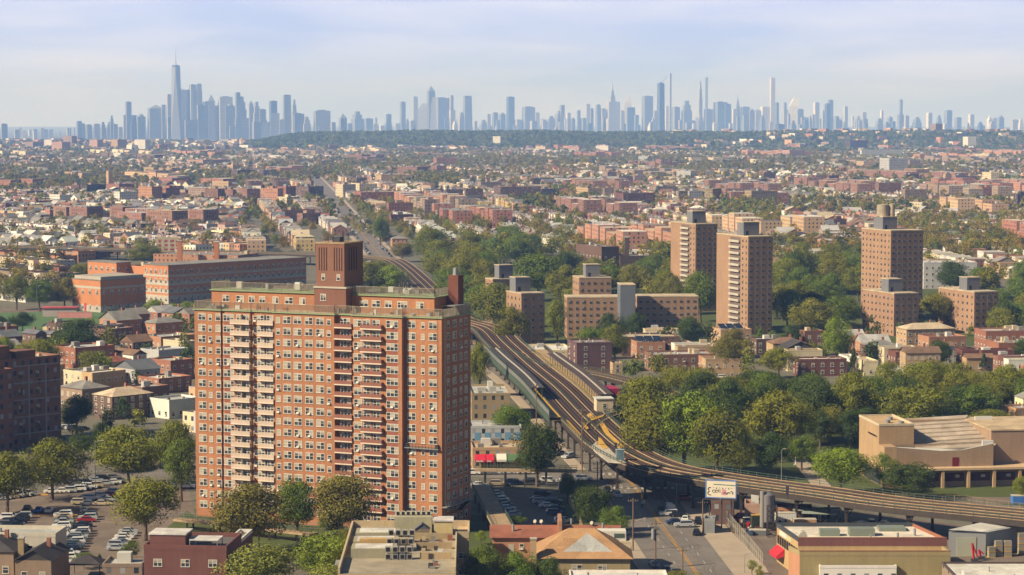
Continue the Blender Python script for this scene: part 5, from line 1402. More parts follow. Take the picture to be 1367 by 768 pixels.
# front hall
X1, Y1 = P(1068, 736, 7.0)
r = thing('warehouse', 'olive yellow rendered hall with sunken white roof and orange brick left side', 'warehouse', (X1, Y1, 0), 0)
W1 = P(1269, 736, 7.0)[0] - X1; FOOT.append((X1 + 15, Y1, 14))
D1 = 6.4
mb = MB(); mb.prism([(0, 0), (W1, 0), (W1 - .5, D1), (-1.6, D1)], 0, 6.0); sub(r, 'wall', mb, ['wall'], S(160, 144, 104))
mb = MB(); mb.prism([(-.05, 0), (.0, 0), (-1.6, D1), (-1.68, D1)], 0, 6.0); sub(r, 'side_wall', mb, ['wall'], WC['orange'])
mb = MB(); mb.face([(0.1, .1, 6.02), (W1 - .1, .1, 6.02), (W1 - .6, D1 - .1, 6.02), (-1.5, D1 - .1, 6.02)]); sub(r, 'roof', mb, ['roof'], RC['white'])
mb = MB(); mb.box(-.1, -.05, 6.0, W1, .3, 7.0); mb.prism([(-.1, .3), (.25, .3), (-1.35, D1), (-1.7, D1)], 6, 7.0); mb.prism([(W1 - .35, .3), (W1, .3), (W1 - .5, D1), (W1 - .85, D1)], 6, 7.0); sub(r, 'parapet', mb, ['wall'], S(160, 144, 104))
mb = MB(); mb.box(-.15, -.1, 7.0, W1 + .05, .35, 7.12); sub(r, 'coping', mb, ['wall'], S(150, 100, 78))
q = P(1092, 752, 4)
bldg('shed', 'small white-framed roof shed in front of the olive yellow hall', 'shed', None, 'white', 'grey', floors=1, ext=((q[0], q[1] - 3, 0), 0, 16.5, 4, 3.6), clutter=3, windows=False, parapet=.5)
# bottom right low white roofs
q = P(1275, 768, 5)
bldg('workshop', 'low workshop with white flat roof and skylights at the bottom right corner', 'workshop', None, 'taupe', 'white', floors=1, ext=((q[0], q[1] - 4, 0), 0, 30, 18.5, 4.6), clutter=.9, windows=False, parapet=.4, pcol=WC['dbrown'])
# grey corrugated shed with roller door
q = P(1266, 743)
r = thing('shed', 'grey corrugated shed with pale roller door below the railway at right', 'shed', (q[0], q[1], 0), math.radians(12)); FOOT.append((q[0] + 8, q[1] + 8, 10))
hh = zat(q[0], q[1], 707)
mb = MB(); mb.prism([(0, 0), (8.4, -1.6), (30, 10), (22, 14)], 0, hh - .5); sub(r, 'wall', mb, ['paint'], S(170, 172, 172))
mb = MB(); mb.face([(-.3, -.3, hh), (8.6, -1.9, hh - .6), (30.4, 10, hh - .6), (22, 14.4, hh)]); mb.face([(8.6, -1.9, hh - .62), (-.3, -.3, hh - .02), (22, 14.4, hh - .02), (30.4, 10, hh - .62)]); sub(r, 'roof', mb, ['roof'], S(196, 192, 186))
mb = MB(); mb.prism([(1.8, -.45), (6.2, -1.3), (6.22, -1.2), (1.82, -.35)], 0, 4.4); sub(r, 'roller_door', mb, ['paint'], S(176, 180, 162))
# stacks of pallets / blocks
STK = [(1235, 722, 3.2, 4), (1246, 716, 2.2, 5), (1262, 726, 1.6, 3), (1319, 727, 2.6, 5), (1329, 735, 2.4, 4), (1341, 735, 2.4, 5), (1352, 726, 2.4, 6), (1360, 732, 2.6, 6), (1335, 721, 2.4, 6), (1347, 717, 2.2, 5), (1320, 736, 2.4, 3)]
for k, (px, py, w_, n) in enumerate(STK[3:]):
    q = P(px, py + 9); r = thing('block_stack', 'wrapped stack of grey paving blocks on pallets in the yard at bottom right', 'stack', (q[0], q[1], 0), R.uniform(-.1, .2), 'stacks of paving blocks beside the grey shed')
    for j_ in range(n // 2 + 1):
        mb = MB(); z = j_ * 1.25; mb.box(0, 0, z, 1.7, 1.3, z + .14, 1); mb.box(.05, .05, z + .14, 1.65, 1.25, z + 1.2, 0); sub(r, 'pallet_load', mb, ['paint', 'yellow'], vary(S(150, 142, 126), .1))
# silo, on legs
q = P(1024, 709)
r = thing('silo', 'tall round grey silo on a lattice base in the works yard', 'silo', (q[0], q[1], 0)); FOOT.append((q[0], q[1], 5))
hs = zat(q[0], q[1], 655)
mb = MB(); mb.cyl(0, 0, 2.4, hs - 1, 1.75, 1.75, 24); sub(r, 'body', mb, ['paint'], S(132, 130, 130))
mb = MB(); mb.cyl(0, 0, .9, 2.4, .5, 1.75, 24); mb.cyl(0, 0, hs - 1, hs - .4, 1.75, .8, 24); sub(r, 'cone', mb, ['paint'], S(120, 118, 118))
mb = MB(); mb.cyl(-1.25, -.9, 1.0, hs, .62, .62, 14); sub(r, 'pipe', mb, ['paint'], S(146, 142, 136))
for a_ in (-1.3, 1.3):
    for b_ in (-1.3, 1.3): mb = MB(); mb.tube((a_, b_, 0), (a_, b_, 4.2), .12); sub(r, 'leg', mb, ['steel'])
r = thing('lattice_tower', 'rusty lattice scaffold at the foot of the grey silo', 'scaffold', (q[0] - .8, q[1] - 9, 0))
mb = MB()
for a_ in (0, 2.2):
    for b_ in (0, 2.2): mb.tube((a_, b_, 0), (a_, b_, 7.5), .1)
sub(r, 'post', mb, ['steel']); mb = MB()
for k in range(6):
    z = k * 1.25
    for (p, q_) in (((0, 0), (2.2, 0)), ((2.2, 0), (2.2, 2.2)), ((2.2, 2.2), (0, 2.2)), ((0, 2.2), (0, 0))): mb.tube((*p, z), (*q_, z + 1.25), .06); mb.tube((*p, z + 1.25), (*q_, z + 1.25), .06)
sub(r, 'brace', mb, ['steel'])
# billboard
q = P(962, 706); 
r = thing('billboard', 'white billboard with blue frame, green line, dark scrawls and a pink patch', 'billboard', (q[0], q[1], 0), math.radians(-14))
z0, z1 = zat(q[0], q[1], 664), zat(q[0], q[1], 642); w_ = 3.6
mb = MB(); mb.box(-w_, -.12, z0, w_, .12, z1); sub(r, 'board', mb, ['paint'], S(226, 218, 196))
mb = MB(); f = .22
for a in ((-w_ - f, z0 - f, w_ + f, z0), (-w_ - f, z1, w_ + f, z1 + f), (-w_ - f, z0, -w_, z1), (w_, z0, w_ + f, z1)): mb.box(a[0], -.2, a[1], a[2], .2, a[3])
sub(r, 'frame', mb, ['paint'], S(96, 128, 186))
mb = MB(); 
for i in range(6): mb.box(-w_ * .5 + i * 1.05, -.15, z1 - 1.0 - i * .03, -w_ * .5 + i * 1.05 + 1.0, -.125, z1 - .82 - i * .03)
sub(r, 'green_line', mb, ['paint'], S(40, 110, 84))
mb = MB(); rr = random.Random(4)
def arc(cx, cz, rad, a0, a1, th=.1, n=8):
    pr = None
    for i in range(n + 1):
        a = math.radians(a0 + (a1 - a0) * i / n); p = (cx + rad * math.cos(a), -.15, cz + rad * .8 * math.sin(a))
        if pr: mb.tube(pr, p, th, n=4)
        pr = p
zc = (z0 + z1) / 2 - .55
arc(-2.7, zc + .5, .45, 60, 250); arc(-2.6, zc - .5, .6, 110, 290); arc(-1.7, zc, .4, 30, 330, .07); arc(-1.0, zc, .35, 0, 300, .07); arc(-.3, zc + .1, .35, 40, 320, .07); arc(1.0, zc - .5, .3, 0, 180, .09); arc(1.9, zc - .6, .45, 20, 200, .1); arc(2.6, zc - .3, .4, -60, 120, .1)
for i in range(7): mb.box(-1.9 + i * .75, -.16, zc + .75 - (i % 2) * .2, -1.7 + i * .75, -.125, zc + .9)
sub(r, 'lettering', mb, ['paint'], S(52, 60, 44))
mb = MB(); mb.box(.35, -.14, zc - .9, 1.3, -.122, zc + .5); mb.box(.15, -.14, zc - .8, .35, -.122, zc - .2); sub(r, 'pink_patch', mb, ['paint'], S(206, 140, 150))
mb = MB(); mb.box(-w_ - .8, -1.0, z0 - .6, w_ + .3, .2, z0 - .42); sub(r, 'catwalk', mb, ['steel'])
for xx in (-2.8, 0.2, 2.6): mb = MB(); mb.tube((xx, .3, 0), (xx, .3, z1 - .4), .16); sub(r, 'post', mb, ['dgrey'])
bldg('shed', 'small brown hut under the billboard', 'shed', (947, 949, 979, 672, 700, -8), 'brown', 'tar', floors=1, wl_=5, windows=False)
bldg('shed', 'grey walled kiosk beside the works yard gate', 'shed', (938, 939, 954, 696, 712, -8), 'grey', 'tar', windows=False, wl_=5)
bldg('workshop', 'pale stained workshop with pink and green paint left of the silo', 'workshop', (992, 994, 1017, 676, 697, -6), 'pink', 'redbrown', windows=False, wl_=7, clutter=2)
bldg('workshop', 'long low orange workshop with white roof edge behind the silo', 'workshop', (1034, 1036, 1083, 681, 694, -8), 'orange2', 'white', windows=False, wl_=6, clutter=2)
# market style canopies and scrap in the yard
YD = [('shipping_container', 'white container beside the silo in the works yard', 1036, 701, 5, 2.4, 2.8, S(226, 224, 220)), ('shipping_container', 'orange-tan container behind the long white hall', 1060, 704, 5.5, 2.4, 1.8, S(196, 150, 104)),
      ('shipping_container', 'dark green container with yellow top left of the silo', 1004, 707, 4.6, 2.4, 3.4, S(60, 66, 50)), ('shipping_container', 'grey container near the yard fence', 1000, 715, 4, 2.2, 1.2, S(120, 124, 128)), ('shipping_container', 'blue container at the right edge beyond the railway', 1352, 674, 7, 2.5, 2.2, S(70, 120, 190))]
for nm, lab, px, py, a, b, c, col_ in YD:
    q = P(px, py); r = thing(nm, lab, 'container', (q[0], q[1], 0), math.radians(R.uniform(-10, 10))); mb = MB(); mb.box(0, 0, .1, a, b, c); sub(r, 'body', mb, ['paint'], col_); mb = MB(); mb.box(-.05, -.05, c, a + .05, b + .05, c + .12); sub(r, 'lid', mb, ['yellow' if 'yellow' in lab else 'conc'])
    mb = MB()
    for i in range(int(a / .6)): mb.box(.2 + i * .6, -.04, .3, .35 + i * .6, 0, c - .2)
    sub(r, 'rib', mb, ['paint'], col_)
for k, (px, py) in enumerate(((1058, 698), (1070, 702), (1082, 698), (1094, 703), (1100, 697))):
    q = P(px, py); r = thing('stall_canopy', 'pale flat canopy on thin posts in the works yard behind the white hall', 'canopy', (q[0], q[1], 0), R.uniform(-.2, .1), 'yard canopies behind the white-roofed hall')
    mb = MB(); mb.box(0, 0, 3.0, 4.4, 3, 3.2); sub(r, 'roof', mb, ['paint'], S(156, 166, 156))
    for a_, b_ in ((.2, .2), (4.2, .2), (.2, 2.8), (4.2, 2.8)): mb = MB(); mb.tube((a_, b_, 0), (a_, b_, 3), .08); sub(r, 'post', mb, ['dgrey'])
for k in range(46):
    px = R.uniform(985, 1110); py = R.uniform(690, 716) if px < 1028 else R.uniform(690, 702)
    q = P(px, py); r = thing('scrap_heap', 'jumbled coloured scrap and machine parts lying in the works yard', 'scrap', (q[0], q[1], 0), R.uniform(0, 3), 'scrap lying about the works yard')
    mb = MB()
    for j_ in range(4):
        a, b, c = R.uniform(-1, 1), R.uniform(-1, 1), R.uniform(.3, 1.4); mb.box(a, b, 0, a + R.uniform(.4, 1.4), b + R.uniform(.4, 1.2), c)
    sub(r, 'scrap', mb, ['paint'], R.choice((S(196, 40, 56), S(210, 206, 196), S(80, 70, 60), S(150, 110, 80), S(60, 70, 90), S(176, 170, 160), S(120, 80, 60))))
for k, (px, py) in enumerate(((1301, 750), (1310, 747))):
    q = P(px, py); r = thing('excavator', ['red upright digger arm beside the grey shed', 'small red yard machine right of the digger arm'][k], 'machine', (q[0], q[1], 0))
    mb = MB(); mb.box(-.8, -.6, 0, .8, .6, .7); sub(r, 'base', mb, ['dgrey']); mb = MB(); mb.tube((-.2, 0, .7), (-.6, 0, 4.2 - k * 2), .28); mb.tube((-.6, 0, 4.2 - k * 2), (.6, 0, 1.2), .2); sub(r, 'arm', mb, ['red'])
# ------------------------------------------------------------------ mid-distance blocks, one by one
AP = [(95,106,108,248,261,'brown'),(107.5,116,141.5,247.5,262,'dbrown'),(142,159,180,246.5,258,'red'),(23,48,73,269,280,'rbrown'),(66,80,103,261,275,'white'),
(81,114,116,272,284,'red'),(115,130,131,272,285,'white'),(130.5,148,170,273,285,'tan'),(152,160,184,257,274,'white'),(185,203,217,250,273,'orange'),(217,222,240,252,272,'red'),
(28,36,59,256,265,'brown'),(52,60,66,262,270,'tan'),(-5,30,66,219,226,'tan'),(28,44,58,190,201,'mauve'),(59,69,73,187,199,'white'),(64,83,94,190,204,'pink'),(84,96,103,182,196,'mauve'),
(118,130,138,187,201,'pink'),(149,157,170,187,202,'tan'),(175,194,201.5,187,204,'white'),(169,176,188,194,204,'white'),(151.5,161,166,204.5,216,'white'),(191,205,212,224,235,'tan'),(212,229,240,225,236,'tan'),
(213,271,305,214,223,'pink'),(283,305,310,243,256,'tan'),(274,291,301,253,272,'rbrown'),(300,311,313,254,272,'rbrown'),(312,330,347,253,272,'rbrown'),(348,371,378,252.5,273,'orange'),(371,382,395,250,272,'red'),
(390,412,432,250,268,'brown'),(407,415,419,242,262,'taupe'),(371,383,400,264,274,'cream'),(415,432,435,267,278,'mauve'),(309,317,340,228,240,'brown'),(340,352,370,228,239,'dbrown'),(303,311,320,221,230,'tan'),
(448,458,475,247,263,'cream'),(455,483,494,207,217,'rbrown'),(492,502,513,207,217,'rbrown'),(568,583,610,212,224,'red'),(526,557,572,223.5,237,'rbrown'),(570,583,595,222,237,'rbrown'),(498,509,550,234,247,'tan'),
(466,476,490,238,246,'brown'),(460,480,504,246,262,'cream'),(469,482,546,257.5,275,'red'),(566,568,592,254,269,'brown'),(594,596,618,254,269,'brown'),(620,622,645,253,270,'brown'),(607,620,650,241,249,'white'),
(655,668,722,250,270,'brown'),(637,642,670,244,256,'taupe'),(517,519,551,272,292,'red'),(520,522,552,288,302,'dred'),(565,567,583,268,293,'mauve'),(583,584,600.5,282,298,'mauve'),(607,612,620,262,273,'rbrown'),
(658,668,672,187,200,'white'),(721,723,737,253,268,'brown'),(710,712,740,239,250,'dbrown'),(804,811,823,230,246,'mauve'),(823,826,845,236,250,'mauve'),(845,847,862,235,248,'mauve'),(763,785,803,252,269,'tan'),
(806,807,820,252,267,'taupe'),(820,832,874,259,279,'dred'),(903,922,927,229,243,'ltgrey'),(852,865,870,209,220,'ltgrey'),(864,873,876,238,248,'cream'),(905,906,935,256,273,'taupe'),(875,876,905,250,263,'taupe'),
(790,812,816,195,205,'white'),(754,773,776,196,204,'pink'),(715,728,731,196,204,'cream'),(991,1001,1023,244,258,'white'),(994,1003,1038,256,278,'olive'),(930,951,963,253,273,'olive'),(914,920,938,256,273,'ltgrey'),
(1038,1054,1075,201,213,'pink'),(1050,1052,1065,237,249,'tan'),(1018,1020,1035,231,244,'brown'),(1082,1084,1105,235,247,'rbrown'),(1106,1107,1120,235,247,'dred'),(1124,1135,1158,188,203,'dbrown'),
(1043,1052,1066,294,308,'orange'),(1068,1079,1104,294,310,'dbrown'),(1106,1113,1130,294,310,'brown'),(1131,1138,1152,292,306,'ltgrey'),(1050,1053,1077,265,272,'red'),(1149,1150,1243,200.5,212,'white'),
(1170,1187,1212,212,234,'ltgrey'),(1139,1153,1170,216,227,'tan'),(1237,1249,1258,182,195,'mauve'),(1285,1292,1303,185,201,'white'),(1302,1320,1325,206,218,'cream'),(1168,1173,1203,245,263,'rbrown'),
(1203,1208,1237,254,275,'taupe'),(1281,1286,1305,248,263,'red'),(1305,1311,1333,251,268,'red'),(1311,1323,1336,231,246,'cream'),(1337,1343,1360,232,244,'white'),(1286,1290,1308,236,248,'dred'),
(1353,1358,1375,260,277,'dbrown'),(1260,1262,1270,233,248,'tan'),(1274,1276,1290,235,249,'taupe'),(1214,1231,1235,271,287,'cream'),(1303,1305,1323,275,286,'orange'),(1065,1068,1082,240,252,'ltgrey'),
(1140,1142,1160,236,246,'taupe'),(1208,1210,1226,234,246,'dbrown'),(1010,1012,1024,240,250,'dbrown'),(740,742,770,262,272,'olive'),(950,955,985,262,270,'tan'),(1240,1244,1262,262,274,'pink'),(0,4,22,276,290,'dred'),(190,194,214,283,292,'orange'),
(120,126,160,285,297,'tan'),(240,244,262,290,302,'orange'),(400,404,428,286,300,'rbrown'),(440,443,462,322,338,'brown'),(372,376,420,282,296,'orange2'),(660,664,692,232,241,'cream'),(560,563,590,205,212,'tan'),(880,884,900,222,229,'white')]
COLN = {'red': 'red brick', 'orange': 'orange brick', 'orange2': 'light orange brick', 'brown': 'brown brick', 'dbrown': 'very dark brick', 'rbrown': 'russet brick', 'taupe': 'grey-beige', 'tan': 'tan', 'cream': 'cream', 'white': 'white',
        'ltgrey': 'pale grey', 'mauve': 'mauve', 'pink': 'pinkish', 'dred': 'deep red brick', 'olive': 'sandy olive'}
def zone(px, py):
    "a findable neighbour for something far out in the view"
    if py > 330: 
        if px < 205: return 'left of the orange brick school'
        if px < 560: return 'behind the brick slab'
        return 'near the park towers'
    if py < 215:
        return 'far out below the downtown skyline' if px < 450 else ('far out below the midtown skyline' if px > 800 else 'far out below the wooded ridge')
    if px < 210: return 'in the far field above the school'
    if px < 430: return 'in the far field above the brick slab'
    if px < 560: return 'along the far avenue'
    if px < 760: return 'in the far field beyond the railway'
    if px < 960: return 'in the far field left of the twin towers'
    if px < 1140: return 'in the far field behind the twin towers'
    return 'in the far field around the tank tower'
for (xl, xc, xr, yt, yb, c) in AP:
    th = 47 if xc < 330 or (xc < 460 and R.random() < .6) else R.choice((12, 16, 20))
    if xc - xl > (xr - xc) * 1.5: th = 60
    px = (xl + xr) / 2; d0 = 308500 / (yb - 158)
    # the rows nearest the ridge stand on slightly risen ground
    o, t, wr, wl, h = corner(xl, xc, xr, yt, yb, th)
    wr = min(wr or 10, 120); wl = min(wl or 12, 40)
    wr = max(wr, 6); wl = max(wl, 8)
    z0 = HZ(o[0], o[1]); 
    r, a, b, hh = bldg('apartment_block', '%s apartment block %s' % (COLN[c], zone(px, yb)), 'apartment building', None, c, R.choice(('silver', 'grey', 'beige', 'white')), windows=False,
                       ext=(o, t, wr, wl, h), clutter=.25 if yb > 235 else 0, parapet=.8, group='apartment blocks of the far field')
    r.location.z = z0
    mb = MB(); mb.box(wr * .35, wl * .4, hh, wr * .35 + 5, wl * .4 + 5, hh + 3.2); sub(r, 'roof_room', mb, ['wall'], WC[R.choice(('taupe', c, 'grey'))])
    if c == 'red' and xl == 142: 
        mb = MB(); mb.prism([(0, wl - 5), (7, wl - 5), (7, wl), (0, wl)], hh, hh + 18); sub(r, 'tower', mb, ['wall'], WC['tan'])

# ------------------------------------------------------------------ generated city field
BELTS = [[(0, 225), (110, 224), (200, 228), (330, 236), (330, 250), (180, 250), (0, 262)], [(350, 226), (460, 222), (470, 240), (350, 242)], [(460, 214), (640, 212), (900, 212), (900, 224), (460, 226)], [(550, 237), (610, 236), (612, 250), (550, 250)], [(735, 258), (790, 256), (800, 278), (700, 288), (690, 270)], [(900, 218), (1150, 212), (1150, 228), (900, 232)], [(1150, 222), (1367, 222), (1367, 232), (1150, 236)], [(940, 270), (1040, 280), (1060, 320), (960, 300)], [(1060, 272), (1367, 272), (1367, 288), (1060, 290)], [(1180, 296), (1367, 292), (1367, 352), (1235, 348)]]
POLY_NO = [  # ground areas kept free of generated houses (photo pixels of the ground)
 [(90, 352), (240, 340), (430, 336), (430, 425), (90, 425)], [(-80, 404), (180, 402), (205, 434), (60, 455), (-80, 452)],
 [(430, 330), (560, 330), (760, 338), (900, 350), (900, 360), (1200, 380), (1370, 378), (1450, 468), (1230, 468), (850, 458), (700, 470), (600, 470), (430, 460)]]
def inpoly(x, y, poly):
    c = False; n = len(poly); j = n - 1
    for i in range(n):
        xi, yi = poly[i]; xj, yj = poly[j]
        if (yi > y) != (yj > y) and x < (xj - xi) * (y - yi) / (yj - yi) + xi: c = not c
        j = i
    return c
def avex(y):
    for a, b in zip(AVE[:-1], AVE[1:]):
        if a[1] <= y <= b[1]: return a[0] + (b[0] - a[0]) * (y - a[1]) / (b[1] - a[1])
    return AVE[-1][0]
def open_ok(x, y, r=5):
    if abs(x - avex(y)) < 14 + r and y < 4600: return False
    px, py = proj(x, y)
    if py > 455:
        if px < 262: 
            if py > 526 or py < 425: return False
        elif px > 1385: return py < 640
        elif px > 835:
            if py > 506: return False
        elif 275 < px < 575: return py < 585
        else: return False
    elif 590 <= px < 640 and py > 400: return False
    elif 430 <= px < 590 and py > 400: return True
    for p in POLY_NO:
        if inpoly(px, py, p): return False
    if r > 2:
        for p in BELTS:
            if inpoly(px, py, p) and R.random() < .7: return False
    return True
HOUSES = []
WALLP = (('red', 3), ('rbrown', 5), ('orange', 3), ('orange2', 4), ('brown', 3), ('cream', 7), ('white', 8), ('tan', 6), ('ltgrey', 3), ('taupe', 4), ('yellow', .5), ('pink', 2), ('dred', 1.5), ('mauve', 2), ('dbrown', 1))
WN = [a for a, b in WALLP]; WW = [b for a, b in WALLP]
def gen(theta, inside, y0, y1, seed, big=1.0):
    r = random.Random(seed); t = math.radians(theta); c, s = math.cos(t), math.sin(t)
    BA, BB, ST_ = 62 * big, 190 * big, 15 * big
    nA = int(3600 / (BA + ST_)) ; nB = int(9500 / (BB + ST_))
    for ia in range(-nA, nA):
        for ib in range(-nB // 2, nB):
            A0 = ia * (BA + ST_); B0 = ib * (BB + ST_)
            ax, bx = A0 + BA / 2, B0 + BB / 2
            cx = c * ax - s * bx; cy = s * ax + c * bx
            if cy < y0 - 260 or cy > y1 + 260 or abs(cx) > .25 * cy + 220: continue
            style = r.choices(('row', 'det', 'mix', 'apt'), (5, 2.2 if cx < -.05 * cy else 1.0, 2.4, .4 + (1.3 if 2300 < cy < 3900 else .5)))[0]
            base = r.choice(('rbrown', 'brown', 'tan', 'orange2', 'red', 'taupe', 'rbrown', 'cream')) if style == 'apt' else r.choices(WN, WW)[0]; rcb = r.choice(('silver', 'white', 'grey', 'beige', 'silver', 'tar', 'brown'))
            for side in (0, 1):
                b = B0 + 3
                while b < B0 + BB - 5:
                    w_ = {'row': r.uniform(5.5, 7), 'det': r.uniform(8.5, 11), 'mix': r.uniform(6.5, 12), 'apt': r.uniform(20, 38)}[style] * (1 + (big - 1) * .9)
                    dp = {'row': 15, 'det': 12, 'mix': 14, 'apt': 18}[style] * (1 + (big - 1) * .5)
                    h = {'row': 7.2, 'det': 6.4, 'mix': r.uniform(6, 10), 'apt': r.uniform(13, 19)}[style] + r.uniform(-.5, .8)
                    aa = A0 + 4 if side == 0 else A0 + BA - 4 - dp
                    x = c * (aa) - s * b; y = s * (aa) + c * b
                    gap = {'row': .0, 'det': 3.0, 'mix': r.choice((0, 0, 5)), 'apt': r.uniform(2, 8)}[style]
                    xm = x + c * dp / 2 - s * w_ / 2; ym = y + s * dp / 2 + c * w_ / 2
                    if y0 < ym < y1 and abs(xm) < .262 * ym + 40 and inside(xm, ym) and open_ok(xm, ym, dp / 2) and not blocked(xm, ym, max(dp, w_) / 2) and r.random() < .96:
                        cw = base if r.random() < .5 or style == 'apt' else r.choices(WN, WW)[0]
                        rf = 'flat' if style in ('row', 'apt') or (style == 'mix' and r.random() < .7) else r.choice(('gable', 'gabley', 'hip'))
                        HOUSES.append(dict(x=x, y=y, t=t, dx=dp, dy=w_ + (.02 if style == 'row' else 0), h=h, c=cw, rf=rf, rc=rcb if r.random() < .6 else r.choice(('silver', 'white', 'grey', 'tar', 'beige')) if rf == 'flat' else r.choice(('slate', 'brown', 'grey', 'dark', 'redbrown', 'slate', 'grey')), st=style, xm=xm, ym=ym))
                    b += w_ + gap
            # trees of the block: backyards, kerbs
            nt_ = int(r.choice((7, 11, 16, 24)) * (1 if big == 1 else 1.9))
            for k in range(nt_):
                if r.random() < .45: a_ = A0 + BA / 2 + r.uniform(-9, 9)
                else: a_ = A0 + r.choice((-4, BA + 4)) + r.uniform(-1.5, 1.5)
                b_ = B0 + r.uniform(0, BB); x = c * a_ - s * b_; y = s * a_ + c * b_
                if y0 < y < y1 and abs(x) < .262 * y + 40 and inside(x, y) and open_ok(x, y, 1) and not blocked(x, y, 2):
                    rr = r.uniform(3.4, 6.4) * (1 + (big - 1) * .5); tree_xy(x, y, rr * r.uniform(1.7, 2.2) + 1.5, rr, r.choices(('olive', 'dark', 'green', 'brown'), (6, 2, 3, 2))[0])
def left_zone(x, y): 
    px = CX + F * x / y
    return px < (330 if y < 3200 else 300)
PXW = lambda a, b: (lambda x, y: a <= CX + F * x / y < b)
gen(47, left_zone, 720, 3300, 1)
gen(8, lambda x, y: not left_zone(x, y), 640, 950, 12)
gen(8, lambda x, y: not left_zone(x, y), 950, 3300, 2)
gen(30, left_zone, 3300, 9900, 3, 1.45)
gen(14, lambda x, y: not left_zone(x, y), 3300, 7150, 4, 1.45)

def house_small(mb, q, z0=0.0):
    c, s = math.cos(q['t']), math.sin(q['t'])
    m2 = MB(); m2.tint = tuple(min(.8, v * 1.2) for v in vary(WC[q['c']], .12)[:3]) + (1,); dx, dy, h = q['dx'], q['dy'], q['h']
    m2.wall((0, 0), (dx, 0), 0, h, 0); m2.wall((dx, 0), (dx, dy), 0, h, 0); m2.wall((dx, dy), (0, dy), 0, h, 0); m2.wall((0, dy), (0, 0), 0, h, 0)
    m2.tint = vary(RC[q['rc']], .15)
    if q['rf'] == 'flat':
        m2.face([(0, 0, h), (dx, 0, h), (dx, dy, h), (0, dy, h)], 1)
        if q['ym'] < 5200:
            k = R.random(); m2.tint = vary(RC[R.choice(('white', 'silver', 'grey', 'redbrown'))], .1)
            a, b = R.uniform(.15, .6) * dx, R.uniform(.2, .6) * dy
            if k < .75: m2.prism([(a, b), (a + 1.8, b), (a + 1.8, b + 1.6), (a, b + 1.6)], h, h + R.uniform(.6, 2.2), 1)
            if k > .4: m2.prism([(dx * .8, dy * .4), (dx * .8 + .6, dy * .4), (dx * .8 + .6, dy * .4 + .6), (dx * .8, dy * .4 + .6)], h, h + 1.5, 1)
    elif q['rf'] == 'hip': m2.hip(0, 0, dx, dy, h, min(dx, dy) * .25, .4, 1)
    else:
        m2.gable(0, 0, dx, dy, h, min(dx, dy) * .36, 'x' if q['rf'] == 'gable' else 'y', .3, 1, 2)
        wt = vary(WC[q['c']], .1); m2.t[-1] = wt; m2.t[-2] = wt
    n = len(mb.v); X, Y = q['x'], q['y']
    mb.v.extend((X + c * a - s * b, Y + s * a + c * b, z + z0) for a, b, z in m2.v)
    mb.f.extend(tuple(i + n for i in f) for f in m2.f); mb.m.extend(0 if i == 0 else 1 for i in m2.m); mb.uv.extend(m2.uv); mb.t.extend(m2.t)
for q in HOUSES: q['px'], q['py'] = proj(q['xm'], q['ym'], 4)
HOUSES.sort(key=lambda q: q['ym'])
seen = [q for q in HOUSES if -5 < q['px'] < 1372 and not (268 < q['px'] < 612 and q['py'] > 395)]
ind = seen[:262]; ids = set(id(q) for q in ind)
for q in ind:
    adj = COLN.get(q['c'], 'yellow'); kind = {'flat': 'flat-roofed', 'gable': 'gabled', 'gabley': 'gabled', 'hip': 'hip-roofed'}[q['rf']]
    rcn = {'silver': 'silvery', 'white': 'white', 'grey': 'grey', 'tar': 'dark grey', 'beige': 'beige', 'slate': 'slate', 'brown': 'brown', 'dark': 'black', 'redbrown': 'russet'}[q['rc']]
    dpx, dpy = proj(q['xm'], q['ym'], 0)
    zn = 'left of the brick slab' if dpx < 262 and dpy > 425 else ('beyond the park trees at right' if dpy > 425 else zone(dpx, dpy))
    r, a, b, h = bldg('house', '%s %s house, %s roof, %s' % (adj, kind, rcn, zn), 'house', None, q['c'], q['rc'], ext=((q['x'], q['y'], 0), q['t'], q['dx'], q['dy'], q['h']), roof=q['rf'], windows=q['ym'] < 1150,
         clutter=.7 if q['ym'] < 1400 else 0, parapet=.45, group='houses of the near streets', limit=12, ww=1.0, wh=1.4, sp=2.8)
far = MB()
for q in HOUSES:
    if id(q) in ids: continue
    house_small(far, q, HZ(q['xm'], q['ym']) - .3)
o = far.build('distant_houses', ['wallf', 'rooff'], tint=True); tag(o, 'endless low terraces, houses and flats filling the view to the wooded ridge', 'houses', kind='stuff')
print('houses', len(HOUSES), 'faces', len(far.f))

# ------------------------------------------------------------------ dense tree belts inside the field
def belt(poly, n, h=(9, 14), tones=('olive', 'green', 'dark', 'brown', 'olive'), seed=0):
    r = random.Random(seed); xs = [p[0] for p in poly]; ys = [p[1] for p in poly]; k = 0; tries = 0
    while k < n and tries < n * 40:
        tries += 1
        px, py = r.uniform(min(xs), max(xs)), r.uniform(min(ys), max(ys))
        if not inpoly(px, py, poly): continue
        x, y = P(px, py)
        if blocked(x, y, 2) : continue
        hh = r.uniform(*h); tree_xy(x, y, hh, hh * r.uniform(.36, .5), r.choice(tones)); TREES[-1]['z'] = HZ(x, y) if y > 5200 else 0.0; k += 1
belt([(0, 225), (110, 224), (200, 228), (330, 236), (330, 250), (180, 250), (0, 262)], 798, (10, 15), seed=21)
belt([(350, 226), (460, 222), (470, 240), (350, 242)], 209, (10, 15), seed=22)
belt([(460, 214), (640, 212), (900, 212), (900, 224), (460, 226)], 627, (10, 15), seed=23)
belt([(550, 237), (610, 236), (612, 250), (550, 250)], 85, (11, 16), seed=24)
belt([(735, 258), (790, 256), (800, 278), (700, 288), (690, 270)], 114, (11, 16), seed=25)
belt([(900, 218), (1150, 212), (1150, 228), (900, 232)], 456, (10, 14), seed=26)
